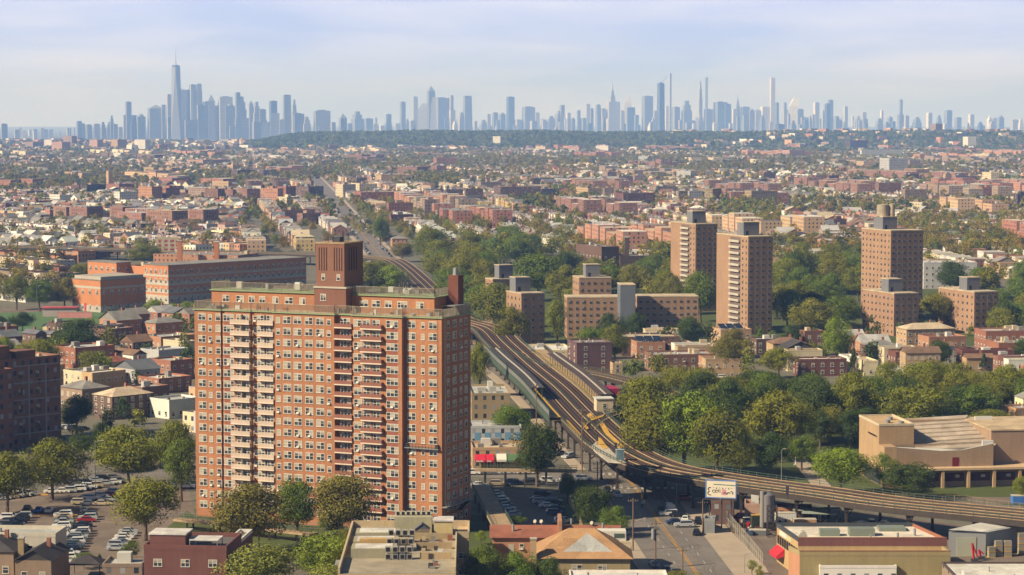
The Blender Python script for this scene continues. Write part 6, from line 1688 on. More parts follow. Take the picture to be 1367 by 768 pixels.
belt([(1150, 222), (1367, 222), (1367, 232), (1150, 236)], 209, (9, 13), seed=27)
belt([(940, 270), (1040, 280), (1060, 320), (960, 300)], 114, (11, 16), ('green', 'olive', 'olive'), seed=28)
belt([(1060, 272), (1367, 272), (1367, 288), (1060, 290)], 228, (10, 14), seed=29)
belt([(1180, 296), (1367, 292), (1367, 352), (1235, 348)], 228, (11, 15), ('olive', 'olive', 'brown', 'green'), seed=30)
belt([(940, 330), (1150, 330), (1150, 350), (940, 350)], 87, (11, 15), seed=31)
belt([(560, 300), (760, 300), (880, 330), (880, 352), (560, 340)], 142, (11, 16), ('olive', 'green', 'olive', 'brown'), seed=32)
belt([(430, 268), (560, 300), (520, 330), (440, 300)], 34, (10, 14), seed=33)
belt([(1000, 200), (1130, 192), (1367, 200), (1367, 212), (1000, 212)], 418, (10, 14), ('dark', 'olive', 'green'), seed=34)
belt([(0, 196), (300, 200), (460, 196), (460, 208), (0, 210)], 304, (9, 13), ('dark', 'olive', 'green'), seed=35)
belt([(0, 300), (200, 300), (200, 345), (0, 350)], 64, (8, 13), seed=36)

# wooded ridge (cemetery hill and park): one far wood
wood = []
r_ = random.Random(9)
def woods(n, px0, px1, y0, y1, h=(11, 17), tone=('dark', 'olive', 'green', 'bright', 'dark')):
    for _ in range(n):
        y = r_.uniform(y0, y1); px = r_.uniform(px0, px1); x = (px - CX) / F * y; hh = r_.uniform(*h)
        wood.append(dict(x=x, y=y, z=HZ(x, y) - 1, h=hh, r=hh * r_.uniform(.5, .75), tone=r_.choice(tone)))
woods(5200, 325, 960, 7150, 8800)
woods(2200, 930, 1400, 7700, 8900)
woods(1500, 900, 1400, 6500, 7900)
woods(160, -20, 130, 8300, 9300, (9, 13))
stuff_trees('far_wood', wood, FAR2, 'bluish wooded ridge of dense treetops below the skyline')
# scattered roofs in and over the wood at right, and the plain beyond
ridge = MB()
for _ in range(900):
    y = r_.uniform(6900, 9600); px = r_.uniform(-10, 1380)
    if 330 < px < 900 and y > 7150: continue
    if px > 900 and r_.random() < .55: continue
    x = (px - CX) / F * y
    house_small(ridge, dict(x=x, y=y, t=r_.uniform(0, 1), dx=r_.uniform(12, 30), dy=r_.uniform(12, 40), h=r_.uniform(8, 20), c=r_.choices(WN, WW)[0], rf='flat', rc='silver', ym=y), HZ(x, y))
o = ridge.build('ridge_houses', ['wallf', 'rooff'], tint=True); tag(o, 'scattered pale houses along the foot of the wooded ridge', 'houses', kind='stuff')

# ------------------------------------------------------------------ skyline
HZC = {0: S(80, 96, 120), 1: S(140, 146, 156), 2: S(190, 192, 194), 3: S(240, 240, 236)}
SK = []
def tw(x0, x1, yt, kind='box', tone=1, d=None, label=None, yb=None, peak=None, depth=None):
    if d is None: d = 14500 if x0 < 462 else (18500 if x0 < 640 else 19500)
    SK.append(dict(x0=x0, x1=x1, yt=yt, kind=kind, tone=tone, d=d, label=label, peak=peak))
L_ = [(0,9.5,165.5,'box',1,12500),(101,109,162,'box',1),(109,113,165,'box',0),(113.5,122.5,166.5,'box',1),(124,133,165.5,'box',1),(133,141,163,'step',1),(141,150,163,'step',1),(145.5,152,154.5,'step',1),(150,157,166,'box',1),(157,163,170,'box',2),
(163,171.5,154,'box',2),(166.5,175.5,136,'box',1),(171,186,154,'step',0),(180,194,152,'dome',1),(195,219,145,'pyr',1,None,None,140),(215,221,140,'box',1),(221.5,229.5,126,'box',2),(221,232,157,'box',0),
(236.3,248.5,120,'box',3),(248.5,254,120,'box',0),(254,270,121,'box',1),(252.5,262.5,113,'box',2),(262.5,269.5,112,'box',1),(232,251,155,'step',2),(238,244.5,143,'dome',1),(256,291,141,'box',1),(270,284,136,'box',1),  # leading white and dark boxes: a tower's lit face and shaded side, painted
(276.5,287,135,'pyr',1,None,None,126),(290,310.5,129.5,'box',2),(298,314,137,'dome',1),(313.5,321,123.5,'box',1),(314.5,329,129,'step',1),(332,338,139,'pyr',1,None,None,134),(336,348,136,'step',2),(345,355,146,'box',1),
(359,370,135,'box',0),(359.5,373,151,'box',2),(377,388.5,127,'box',1),(388.5,396.5,133,'step',2),(388,406,152,'box',1),(403,415,156,'step',2),(417.5,441,148,'box',1),(441,448,163.5,'box',2),(421,432,169,'box',3),
(452,463,158,'pyr',1,None,None,151.5),(463,469,165,'box',1),(330,362,163,'box',1),(345,360,160,'step',2),(310,332,158,'box',1),(370,392,160,'box',1),(232,300,160,'box',1),(300,330,168,'box',1),
(468,485,149,'step',1),(485,498,158.5,'box',1),(497,505,166,'box',2),(515,522.5,152.5,'box',0),(505,515,168,'box',3),(527,534,165,'box',2),(533.5,541.5,136,'box',1),(551,558,129,'box',2),(558,571,146,'slant',2,None,None,138),
(569.5,581,122,'pyr',1,None,None,114.5),(572,584,130,'taper',3),(578,600,131,'box',1),(600,605.5,127.5,'box',2),(599,608,147,'box',3),(610,621,150,'step',2),(617,631,128,'taper',1),(590,602,158,'box',1),(632,637,162,'box',2),
(640,651,160,'step',1),(650,655,152.5,'box',2),(657,665,150.5,'box',1),(666,675,150,'dome',1),(660,674,161,'box',1),(676,687,129.5,'box',0),(687,697,160,'box',2),(697,714.5,143,'box',1),(714.5,720.5,150.5,'box',2),
(723,730,160,'box',2),(730,742,155,'step',1),(739,755,148,'step',1),(747,754,140.5,'box',1),(755,762,151,'box',3),(762,768,157,'dome',1),(770,775,147.5,'box',1),(775,785,158,'box',1),(782,788,139,'box',2),(787,792.5,145,'box',1),
(795,802,138.5,'dome',1),(802,809,145,'box',2),(809,815,159,'box',3),(809,828,136,'box',2),(812.5,822.5,121,'step',2),(828,834,148,'box',2),(834,843,137,'slant',3,None,None,130),(834,848,143.5,'box',0),(846,853,154,'box',1),
(857,872,128.5,'box',1),(872,877,148,'box',2),(876.5,888,111,'taper',0,16000),(892.6,896.4,98,'box',2,21500),(888,893,142,'box',3),(897,908,143,'box',1),(910,924,134.5,'step',1),(924,930,165,'box',3),(931.5,937.8,110,'step',2),
(941.5,945,104,'slant',1,None,None,103),(940,952,146,'box',1),(953,971,136.5,'box',1),(966,976,139,'box',0),(982,988,145,'pyr',1,None,None,129),(976,986,146,'box',3),(989,1001,143,'box',1),(999,1007.5,145,'dome',1),(1007,1015,147,'box',2),
(1015,1028,143,'box',3),(1027.7,1034.7,104,'box',3),(1035,1040,137,'box',1),(1046,1050,137,'box',1),(1045,1052,146,'box',2),(1054,1066.5,142,'slant',3,None,None,131),(1062,1073,146,'box',1),(1050,1057,152,'box',2),(1086,1094,137,'box',3),
(1101,1108.5,138.5,'box',0,17000),(1105,1112.5,133.5,'box',1),(1097,1101,148,'box',2),(1081,1092,153,'box',2),(1066,1080,157,'box',2),(1036,1048,166,'box',0,15000),(1112,1124,160,'box',1),(1125.5,1132,142.5,'box',2),(1137,1140,155,'box',3),
(1142,1150,155,'step',2),(1150.5,1157,150,'box',2),(1175,1179.5,146.5,'dome',3),(1185,1192,155,'dome',1),(1200.3,1205,133,'box',1),(1198,1207,153,'box',1),(1206,1214,154.5,'box',2),(1219,1231,156.5,'step',1),(1237,1245,151,'box',3),
(1250,1258,154,'step',1),(1261,1271.5,147.5,'box',1),(1275,1284,157,'box',1),(1293,1301,153,'box',3),(1318,1325,160,'pyr',3,None,None,153.5),(1331,1341,154,'dome',1),(1350,1360,160,'box',2)]
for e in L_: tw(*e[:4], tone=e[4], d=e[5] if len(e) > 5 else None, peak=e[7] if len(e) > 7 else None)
r_ = random.Random(77)
for _ in range(120):
    px = r_.choice((r_.uniform(632, 1367), r_.uniform(700, 1200), r_.uniform(470, 640), r_.uniform(640, 1367))); w_ = r_.uniform(3.5, 10)
    tw(px, px + w_, r_.uniform(157, 170) - (5 * math.exp(-((px - 1000) / 110) ** 2)), r_.choice(('box', 'box', 'step')), r_.choice((1, 1, 2, 3, 0)), r_.uniform(17500, 22000))
for _ in range(16):
    px = r_.uniform(15, 100); tw(px, px + r_.uniform(2, 7), r_.uniform(170, 175), 'box', r_.choice((1, 2, 3)), r_.uniform(13000, 20000))
TNAME = {0: 'dark blue', 1: 'hazy blue', 2: 'pale blue-grey', 3: 'whitish'}
KNAME = {'box': 'flat-topped tower', 'step': 'stepped tower', 'dome': 'domed tower', 'pyr': 'pointed-roof tower', 'slant': 'slant-roofed tower', 'taper': 'tapering tower'}
SPECIAL = {(876.5, 888): 'dark unfinished supertall tower with a crane leaning from its top', (1027.7, 1034.7): 'very slender whitish square tower, tallest at right of the skyline', (892.6, 896.4): 'thinnest pale tower beside the dark unfinished one',
           (236.3, 248.5): 'tower right of the spired one, bright lit face painted white', (812.5, 822.5): 'stepped stone tower with tall needle mast in the midtown skyline', (982, 988): 'needle-pointed tower with slim spire right of midtown',
           (1054, 1066.5): 'whitish tower with steep slanted roof right of the slender square tower', (1200.3, 1205): 'slim blue tower standing alone high over the right ridge', (676, 687): 'dark cylindrical-looking tower standing alone left of midtown'}
def tower_mesh(q):
    d = q['d']; k = F / (d * CT)
    x0 = XD(q['x0'], d); x1 = XD(q['x1'], d); w_ = x1 - x0; 
    zt = zat(0, d, q['yt']) ; zb = -54 + 3
    W0_ = w_; rz = R.uniform(.25, .6) if q['kind'] != 'slant' else 0
    if rz: w_ = W0_ / (math.cos(rz) + .8 * math.sin(rz))
    mb = MB(); dp = w_ * .8 if rz else min(w_, 60); kind = q['kind']; hw = w_ / 2
    def bx(a, b, c0, c1, z0, z1): mb.prism([(a, c0), (b, c0), (b, c1), (a, c1)], z0, z1)
    if kind == 'box': bx(-hw, hw, 0, dp, zb, zt); bx(-hw * .6, hw * .5, dp * .3, dp * .7, zt, zt + w_ * .06)
    elif kind == 'step':
        h = zt - zb; bx(-hw, hw, 0, dp, zb, zb + h * .72); bx(-hw * .75, hw * .75, dp * .1, dp * .9, zb + h * .72, zb + h * .88); bx(-hw * .45, hw * .45, dp * .25, dp * .75, zb + h * .88, zt)
    elif kind == 'dome':
        bx(-hw, hw, 0, dp, zb, zt - w_ * .35); 
        for i in range(4):
            f0, f1 = math.cos(i * .39), math.cos((i + 1) * .39); mb.cyl(0, dp / 2, zt - w_ * .35 + w_ * .35 * math.sin(i * .39), zt - w_ * .35 + w_ * .35 * math.sin((i + 1) * .39), hw * .8 * f0, hw * .8 * f1, 12)
    elif kind in ('pyr', 'slant'):
        bx(-hw, hw, 0, dp, zb, zt); zp = zat(0, d, q['peak'])
        if kind == 'pyr':
            for a, b in (((-hw, 0), (hw, 0)), ((hw, 0), (hw, dp)), ((hw, dp), (-hw, dp)), ((-hw, dp), (-hw, 0))): mb.face([(*a, zt), (*b, zt), (0, dp / 2, zp)])
        else:
            mb.face([(-hw, 0, zt), (hw, 0, zt), (hw, 0, zp), (-hw * .1, 0, zp)]); mb.face([(-hw, 0, zt), (-hw * .1, 0, zp), (-hw * .1, dp, zp), (-hw, dp, zt)]); mb.face([(-hw * .1, 0, zp), (hw, 0, zp), (hw, dp, zp), (-hw * .1, dp, zp)]); mb.face([(hw, 0, zt), (hw, dp, zt), (hw, dp, zp), (hw, 0, zp)])
    elif kind == 'taper':
        A = [(-hw, 0), (hw, 0), (hw, dp), (-hw, dp)]; f = .82; B = [(-hw * f, dp * .1), (hw * f, dp * .1), (hw * f, dp * .9), (-hw * f, dp * .9)]
        for i in range(4):
            j = (i + 1) % 4; L = 30; mb.face([(*A[i], zb), (*A[j], zb), (*B[j], zt), (*B[i], zt)], 0, [(0, 0), (L, 0), (L, zt - zb), (0, zt - zb)])
        mb.face([(*b, zt) for b in B])
    q['rz'] = rz
    return mb, (x0 + x1) / 2 + (dp / 2 * math.sin(rz)), d, zt, w_
for q in SK:
    mb, cx, d, zt, w_ = tower_mesh(q); key = (q['x0'], q['x1'])
    zn = 'in the downtown cluster' if q['x0'] < 470 else ('in the riverside cluster' if q['x0'] < 640 else ('left of midtown' if q['x0'] < 795 else ('in the midtown cluster' if q['x0'] < 1125 else 'on the right of the skyline')))
    if q['x0'] < 100: zn = 'low at the far left horizon'
    if q['yt'] > 156: zn = 'low ' + zn if not zn.startswith('low') else zn
    lab = SPECIAL.get(key) or '%s %s %s' % (TNAME[q['tone']], KNAME[q['kind']], zn)
    r = thing('skyscraper', lab, 'skyscraper', (cx, d, 0), q['rz'], 'skyscrapers on the hazy horizon')
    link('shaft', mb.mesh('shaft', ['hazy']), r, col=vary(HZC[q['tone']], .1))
    if key in ((812.5, 822.5), (982, 988), (834, 843), (876.5, 888), (931.5, 937.8)):
        mb = MB(); pk = {812.5: 104, 982: 127, 834: 120, 876.5: 108, 931.5: 104}[q['x0']]; zp = zat(0, d, pk); dp = min(w_, 60)
        mb.tube((0, dp / 2, zt - 20), (0, dp / 2, zt + (zp - zt) * .5), w_ * (.22 if q['x0'] != 834 else .05), w_ * .08, 6); mb.tube((0, dp / 2, zt + (zp - zt) * .5), (0, dp / 2, zp), w_ * .06, 1.0, 5); link('spire', mb.mesh('spire', ['hazy']), r, col=vary(HZC[q['tone']], .1))
    if q['x0'] == 876.5:
        mb = MB(); a = XD(884, d) - cx; b = XD(894, d) - cx; mb.tube((a, 10, zt), (b, 10, zat(0, d, 101)), 2.2, 1.6, 4); link('crane', mb.mesh('crane', ['hazy']), r, col=HZC[0])
# the tallest tower downtown: tapering glass prism with mast
d = 14500; x0, x1 = XD(229.0, d), XD(242.2, d); cx = (x0 + x1) / 2; w_ = x1 - x0; zt = zat(0, d, 89)
r = thing('skyscraper', 'tallest downtown tower, blue tapering glass prism with a long needle mast', 'skyscraper', (cx, d, 0), 0, 'skyscrapers on the hazy horizon')
mb = MB(); hw = w_ / 2; hz_ = -51
A = [(-hw, -hw), (hw, -hw), (hw, hw), (-hw, hw)]; B = [(0, -hw), (hw, 0), (0, hw), (-hw, 0)]; f = .86; B = [(a * f, b * f) for a, b in B]
for i in range(4):
    j = (i + 1) % 4
    mb.face([(*A[i], hz_), (*A[j], hz_), (*B[i], zt)]); mb.face([(*A[j], hz_), (*B[j], zt), (*B[i], zt)])
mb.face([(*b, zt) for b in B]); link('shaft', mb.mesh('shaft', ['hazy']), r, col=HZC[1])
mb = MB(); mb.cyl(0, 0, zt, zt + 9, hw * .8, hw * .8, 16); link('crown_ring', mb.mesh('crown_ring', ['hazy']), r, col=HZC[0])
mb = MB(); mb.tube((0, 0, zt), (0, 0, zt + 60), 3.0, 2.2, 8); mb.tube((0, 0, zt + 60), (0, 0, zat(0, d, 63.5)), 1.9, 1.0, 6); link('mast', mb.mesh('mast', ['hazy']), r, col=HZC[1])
# ------------------------------------------------------------------ trees by hand
T = tree
for a in [ # px, top, ground row, width, tone, label, shape
 (335, 641, 742, 104, 'brown', 'broad brownish tree left in front of the brick slab', 'round'), (396, 634, 722, 60, 'green', 'dark green upright tree, middle one in front of the brick slab', 'round'), (457, 628, 722, 86, 'brown', 'tall brownish tree right in front of the brick slab', 'round'),
 (350, 724, 815, 122, 'lime', 'yellow-green tree on the bottom edge beside the red brick house', 'round'), (432, 706, 785, 74, 'bright', 'bright green tree below the brick slab', 'round'), (440, 752, 825, 84, 'lime', 'yellow-green treetop on the bottom edge right of its neighbour', 'round'),
 (465, 700, 758, 34, 'olive', 'small olive tree left of the stepped cream building', 'round'),
 (195, 633, 722, 92, 'olive', 'big olive tree standing over the parked cars', 'round'), (172, 563, 652, 90, 'olive', 'big olive tree behind the parking lot', 'round'), (233, 557, 640, 58, 'olive', 'olive tree touching the left edge of the brick slab', 'round'),
 (242, 582, 670, 52, 'green', 'green tree at the left corner of the brick slab', 'round'), (70, 580, 668, 92, 'olive', 'big olive tree in front of the dark gridded block', 'round'), (10, 598, 688, 76, 'olive', 'big olive tree at the left edge', 'round'),
 (103, 524, 580, 46, 'dark', 'dark green tree right of the gridded block', 'round'), (132, 562, 600, 18, 'dark', 'small dark tree by the fenced court', 'round'), (176, 720, 752, 26, 'green', 'small thin tree on the parking lot beside the red brick house', 'loose'),
 (112, 737, 760, 28, 'green', 'low bushy tree hiding the last parked cars', 'loose'), (133, 739, 757, 6, 'dark', 'thin columnar shrub behind the garden canopy', 'round'),
 (106, 423, 478, 62, 'dark', 'large dark round tree beside the playing field', 'round'), (50, 450, 504, 58, 'olive', 'olive tree left of the red flats', 'round'), (5, 448, 488, 30, 'bright', 'bright green tree at the left edge by the slate gables', 'round'),
 (30, 415, 442, 32, 'dark', 'dark tree standing on the near edge of the playing field', 'round'), (0, 420, 448, 24, 'dark', 'dark tree at the left edge of the playing field', 'round'), (53, 370, 416, 36, 'green', 'green tree behind the playing field', 'round'),
 (22, 366, 414, 42, 'olive', 'olive tree behind the playing field at left', 'round'), (86, 368, 414, 36, 'brown', 'brownish tree left of the school corner wing', 'round'), (207, 398, 428, 32, 'bright', 'bright tree in front of the school main wing', 'round'),
 (232, 404, 424, 20, 'bright', 'small bright tree in front of the school side', 'round'), (252, 401, 424, 26, 'bright', 'bright tree between school and brick slab', 'round'), (112, 350, 378, 38, 'olive', 'olive tree behind the school rear wing', 'round'),
 (193, 322, 356, 48, 'olive', 'olive tree rising behind the school', 'round'), (140, 346, 370, 30, 'olive', 'olive tree left of the school rear wing', 'round'), (262, 330, 350, 20, 'green', None, 'round'),
 (717, 561, 650, 68, 'dark', 'dark round tree right of the shop awnings', 'round'), (682, 537, 590, 52, 'green', 'green tree above the pale blue shop wall', 'round'), (640, 455, 530, 30, 'olive', 'olive tree between brick slab and railway', 'round'),
 (757, 627, 672, 24, 'green', 'upright green tree left of the road under the railway', 'round'), (778, 638, 676, 22, 'green', 'small green tree beside the fenced lawn', 'round'), (792, 645, 712, 54, 'dark', 'dark tree between lawn and road', 'round'),
 (821, 673, 718, 38, 'green', 'bushy green tree on the road edge', 'round'), (692, 687, 706, 22, 'green', 'small tree above the red-brown roof', 'loose'), (642, 708, 728, 16, 'bright', 'tiny bright tree right of the stepped building', 'loose'),
 (648, 724, 800, 62, 'green', 'green tree on the bottom edge right of the stepped building', 'round'), (692, 732, 800, 52, 'green', 'green tree left on the bottom edge before the orange roof', 'round'), (733, 742, 800, 48, 'dark', 'darker tree before the orange roofed house', 'round'),
 (832, 745, 772, 16, 'green', 'small shrub at the corner of the orange roofed house', 'loose'), (905, 762, 790, 60, 'olive', 'shrubby tree on the bottom edge beside the road', 'loose'), (1004, 746, 768, 14, 'lime', 'tiny young tree on the apron pavement', 'loose'), (1014, 754, 778, 12, 'lime', 'second tiny young tree on the apron pavement', 'loose'),
 (865, 497, 590, 78, 'olive', 'olive park tree beside the railway junction', 'round'), (872, 530, 634, 78, 'olive', 'large park tree at the railway bend', 'round'), (915, 517, 636, 90, 'bright', 'largest yellow-green park tree over the curve', 'round'), (958, 538, 640, 78, 'olive', 'olive park tree right of the largest one', 'round'),
 (985, 575, 640, 60, 'olive', 'lower olive park tree above the billboard', 'round'), (970, 500, 575, 70, 'dark', 'dark park tree behind the yellow-green one', 'round'), (935, 494, 560, 58, 'dark', 'dark park tree at the back of the grove', 'round'), (1040, 518, 618, 92, 'olive', 'large olive park tree left of the flagpoles', 'round'),
 (1020, 494, 555, 62, 'green', 'green park tree at the back of the grove', 'round'), (1080, 500, 572, 66, 'dark', 'dark park tree at the back right', 'round'), (1030, 573, 640, 52, 'dark', 'dark low park tree left of the flagpoles', 'round'), (1088, 505, 590, 70, 'dark', 'dark tree behind the flagpoles', 'round'),
 (1140, 492, 580, 66, 'olive', 'olive tree left behind the tan school', 'round'), (1220, 508, 585, 94, 'olive', 'broad olive tree behind the tan school tower', 'round'), (1235, 478, 548, 80, 'olive', 'olive tree far behind the tan school', 'round'), (1303, 511, 568, 70, 'green', 'rounded green tree behind the tan school roof', 'round'),
 (1345, 483, 545, 60, 'olive', 'olive tree near the right edge by the red canopies', 'round'), (1325, 545, 576, 60, 'olive', 'low olive tree above the ribbed school roof', 'round'), (1122, 595, 662, 82, 'bright', 'bright green tree left of the tan school', 'round'),
 (1180, 602, 660, 34, 'green', 'open branched tree before the school entrance', 'loose'), (1213, 614, 668, 70, 'dark', 'dense dark green tree before the tan school hall', 'round'), (1364, 634, 672, 26, 'olive', 'olive tree on the school lawn at the right edge', 'round'), (1070, 578, 628, 40, 'green', 'green tree right of the flagpoles', 'round'),
 (1095, 545, 600, 40, 'dark', 'dark tree right behind the flagpoles', 'round'), (1165, 500, 560, 50, 'green', None, 'round'), (1190, 480, 530, 50, 'olive', None, 'round'), (1275, 480, 530, 56, 'olive', None, 'round'), (1160, 540, 590, 40, 'dark', None, 'round'), (900, 484, 545, 50, 'olive', None, 'round'), (845, 470, 510, 36, 'green', None, 'round'),
 (660, 374, 450, 76, 'olive', 'large olive tree left of the railside brick block', 'round'), (682, 405, 470, 44, 'olive', 'olive tree at the foot of the railside brick block', 'round'), (718, 334, 402, 78, 'green', 'large green tree crowning the park behind the brick blocks', 'round'), (755, 350, 412, 46, 'olive', 'olive tree between the brick blocks', 'round'),
 (743, 396, 468, 30, 'olive', 'narrow tall tree between the brick block and the slab', 'round'), (780, 376, 420, 60, 'olive', None, 'round'), (815, 415, 462, 36, 'dark', 'dark tree before the grey stair tower', 'round'), (850, 415, 462, 38, 'dark', 'dark tree right before the grey stair tower', 'round'), (790, 434, 480, 42, 'green', 'green tree above the mauve-brown block', 'round'),
 (820, 430, 490, 38, 'olive', 'olive tree right of the mauve-brown block', 'round'), (620, 340, 398, 62, 'olive', None, 'round'), (590, 335, 378, 50, 'olive', None, 'round'), (690, 318, 356, 50, 'olive', None, 'round'), (815, 352, 396, 40, 'green', None, 'round'), (846, 350, 398, 46, 'olive', None, 'round'), (890, 358, 412, 44, 'olive', None, 'round'),
 (490, 346, 400, 50, 'olive', 'olive tree right behind the square brick tower', 'round'), (523, 352, 400, 46, 'bright', 'bright tree beside the railway behind the roof terrace', 'round'), (508, 345, 395, 40, 'olive', None, 'round'), (508, 286, 328, 24, 'green', 'tall green tree right of the far avenue', 'round'), (537, 322, 350, 30, 'brown', 'brownish tree right of the far avenue', 'round'),
 (900, 366, 420, 40, 'olive', None, 'round'), (935, 357, 430, 46, 'green', 'green tree left at the foot of the front twin tower', 'round'), (920, 420, 468, 36, 'dark', None, 'round'), (890, 430, 470, 34, 'dark', None, 'round'), (945, 430, 468, 30, 'dark', None, 'round'),
 (1083, 395, 450, 54, 'olive', 'olive tree standing in the shade right of the twin towers', 'round'), (1117, 420, 490, 42, 'bright', 'tall bright green tree among the row houses', 'round'), (1054, 432, 476, 34, 'dark', 'dark tree left of the bright tall one', 'round'), (1139, 462, 502, 14, 'dark', 'slim blue-green spruce beside the white gable', 'cone'),
 (1250, 389, 442, 48, 'olive', 'olive tree between the two low park blocks', 'round'), (968, 448, 502, 50, 'brown', 'brownish tree left above the park grove', 'round'), (1040, 462, 506, 50, 'olive', 'olive tree above the park grove', 'round'), (1000, 470, 510, 36, 'olive', None, 'round'), (1165, 418, 460, 28, 'dark', None, 'round'),
 (1127, 308, 350, 36, 'dark', None, 'round'), (880, 470, 500, 30, 'olive', None, 'round'), (1230, 460, 486, 22, 'green', None, 'loose'), (1313, 470, 496, 12, 'dark', 'small dark spruce before the brown gable', 'cone'), (692, 610, 634, 14, 'maroon', 'small dark red-leaved street tree before the yellow shopfront', 'loose'),
 (730, 660, 690, 0.1, 'dark', None, 'round')]:
    if a[3] > 1: T(*a)
rt = random.Random(3)
def fill(poly, n, w_, tones, hpx):
    k = 0; 
    for _ in range(n * 30):
        if k >= n: break
        px, py = rt.uniform(min(p[0] for p in poly), max(p[0] for p in poly)), rt.uniform(min(p[1] for p in poly), max(p[1] for p in poly))
        if inpoly(px, py, poly) and not blocked(*P(px, py), 1.5):
            h = rt.uniform(*hpx); T(px, py - h, py, rt.uniform(*w_), rt.choice(tones)); k += 1
fill([(1032, 385), (1150, 385), (1150, 440), (1040, 452)], 30, (34, 50), ('dark', 'olive', 'green'), (44, 60))
fill([(1036, 360), (1150, 362), (1150, 385), (1036, 385)], 19, (30, 44), ('olive', 'green'), (34, 46))
fill([(565, 345), (650, 350), (650, 430), (640, 440), (590, 400)], 22, (36, 54), ('olive', 'olive', 'green'), (40, 56))
fill([(700, 395), (760, 370), (900, 385), (960, 395), (900, 410), (760, 400)], 26, (32, 48), ('olive', 'green', 'olive', 'dark'), (36, 50))
fill([(860, 350), (960, 350), (950, 380), (860, 380)], 15, (30, 44), ('olive', 'green'), (32, 44))
fill([(1232, 392), (1400, 380), (1400, 455), (1338, 455), (1300, 400)], 26, (30, 46), ('olive', 'green', 'dark'), (34, 48))
fill([(640, 340), (720, 335), (760, 345), (740, 360), (650, 362)], 15, (32, 46), ('olive', 'green'), (34, 46))
fill([(1100, 560), (1160, 560), (1180, 600), (1100, 600)], 9, (34, 50), ('dark', 'olive'), (50, 64))
fill([(1290, 538), (1400, 538), (1400, 552), (1290, 552)], 8, (40, 60), ('olive', 'green', 'olive'), (44, 58))
fill([(1150, 548), (1300, 548), (1300, 575), (1150, 575)], 10, (44, 64), ('olive', 'green', 'dark'), (50, 66))
fill([(840, 548), (1110, 552), (1110, 580), (840, 575)], 22, (44, 62), ('olive', 'green', 'dark'), (50, 64))
fill([(0, 440), (250, 425), (255, 520), (0, 520)], 15, (14, 26), ('olive', 'dark', 'green'), (18, 28))
fill([(0, 500), (260, 565), (262, 620), (90, 600)], 7, (24, 34), ('dark', 'olive'), (30, 40))
fill([(430, 700), (610, 706), (600, 716), (430, 716)], 7, (16, 26), ('dark', 'green'), (18, 28))
fill([(1050, 560), (1150, 565), (1150, 600), (1040, 600)], 9, (30, 46), ('dark', 'olive', 'dark'), (40, 54))
fill([(90, 575), (262, 600), (262, 640), (110, 634)], 12, (30, 48), ('olive', 'dark', 'green'), (34, 48))
fill([(870, 440), (1367, 438), (1367, 500), (870, 500)], 12, (16, 28), ('olive', 'green', 'dark'), (20, 30))
fill([(0, 345), (95, 345), (95, 400), (0, 400)], 22, (20, 34), ('olive', 'brown', 'dark'), (22, 34))

def nearmark(px, py):
    if py > 560 and px > 830: return 'beside the tan school and park'
    if py > 480 and px > 830: return 'in the big park grove'
    if py > 430 and px > 830: return 'among the row houses at right'
    if py > 520 and px < 300: return 'left of the brick slab'
    if py > 420 and px < 300: return 'among the houses left of the slab'
    if px < 300: return 'around the school and playing field'
    if py > 600: return 'at the foot of the brick slab'
    if px < 560: return 'beside the far avenue'
    if px < 760: return 'beside the railway and brick blocks'
    if px < 940: return 'in the park left of the twin towers'
    if px < 1150: return 'in the park right of the twin towers'
    return 'around the tank-topped tower'
def auto_tree_label(t):
    px, py = proj(t['x'], t['y'])
    return '%s tree with %s crown %s' % ({'olive': 'olive', 'dark': 'dark green', 'green': 'mid green', 'bright': 'bright green', 'brown': 'brownish', 'lime': 'yellow-green', 'maroon': 'dark red'}[t['tone']], 'a broad' if t['r'] > 5.2 else 'a small', nearmark(px, py))
def auto_tree_group(t): return 'trees of the near streets and park'
VT = finish_trees(292)

# ------------------------------------------------------------------ cars
def rowcars(a, b, n, yaw, where, group, kinds=None, skip=.06, jit=.15, cols=None):
    (x0, y0), (x1, y1) = P(*a), P(*b)
    for i in range(n):
        if R.random() < skip: continue
        f = i / max(1, n - 1); k = (kinds or rkind)() if callable(kinds or rkind) else kinds
        x = x0 + (x1 - x0) * f + R.uniform(-jit, jit) * 2; y = y0 + (y1 - y0) * f + R.uniform(-jit, jit)
        car(x, y, math.radians(yaw + R.uniform(-2, 2) + R.choice((0, 180))), k, cols[i % len(cols)] if cols else rcar(), where, group)
G = 'cars in the big parking lot'
rowcars((118, 691), (88, 752), 19, 4, 'in the right row of the lower-left lot', G)
rowcars((86, 690), (72, 748), 18, 4, 'in the left row of the lower-left lot', G)
rowcars((14, 694), (4, 714), 7, 4, 'in the short row by the white parapet house', G, cols=['white', 'black', 'black', 'grey', 'black', 'black', 'white'])
rowcars((30, 692), (18, 706), 5, 4, 'in the short row by the white parapet house', G, cols=['silver', 'black', 'black', 'dark blue', 'black'])
for px, py, c, k in ((36, 684, 'black', 'pickup'), (52, 684, 'blue', 'sedan'), (66, 684, 'white', 'sedan'), (113, 684, 'grey', 'sedan')):
    x, y = P(px, py); car(x, y, math.radians(92), k, c, 'beside the yellow kerb across the lot', G)
for px, py, c, k in ((107, 674, 'beige', 'suv'), (119, 675, 'grey', 'sedan'), (136, 675, 'beige', 'sedan'), (122, 668, 'white', 'suv'), (134, 664, 'white', 'sedan'), (146, 670, 'silver', 'sedan'), (146, 663, 'red', 'sedan'), (154, 660, 'white', 'suv')):
    x, y = P(px, py); car(x, y, math.radians(2 + R.uniform(-5, 5)), k, c, 'in the middle cluster of the lot', G)
rowcars((70, 659), (92, 658), 3, 5, 'below the trees behind the lot', G, cols=['white', 'white', 'silver'])
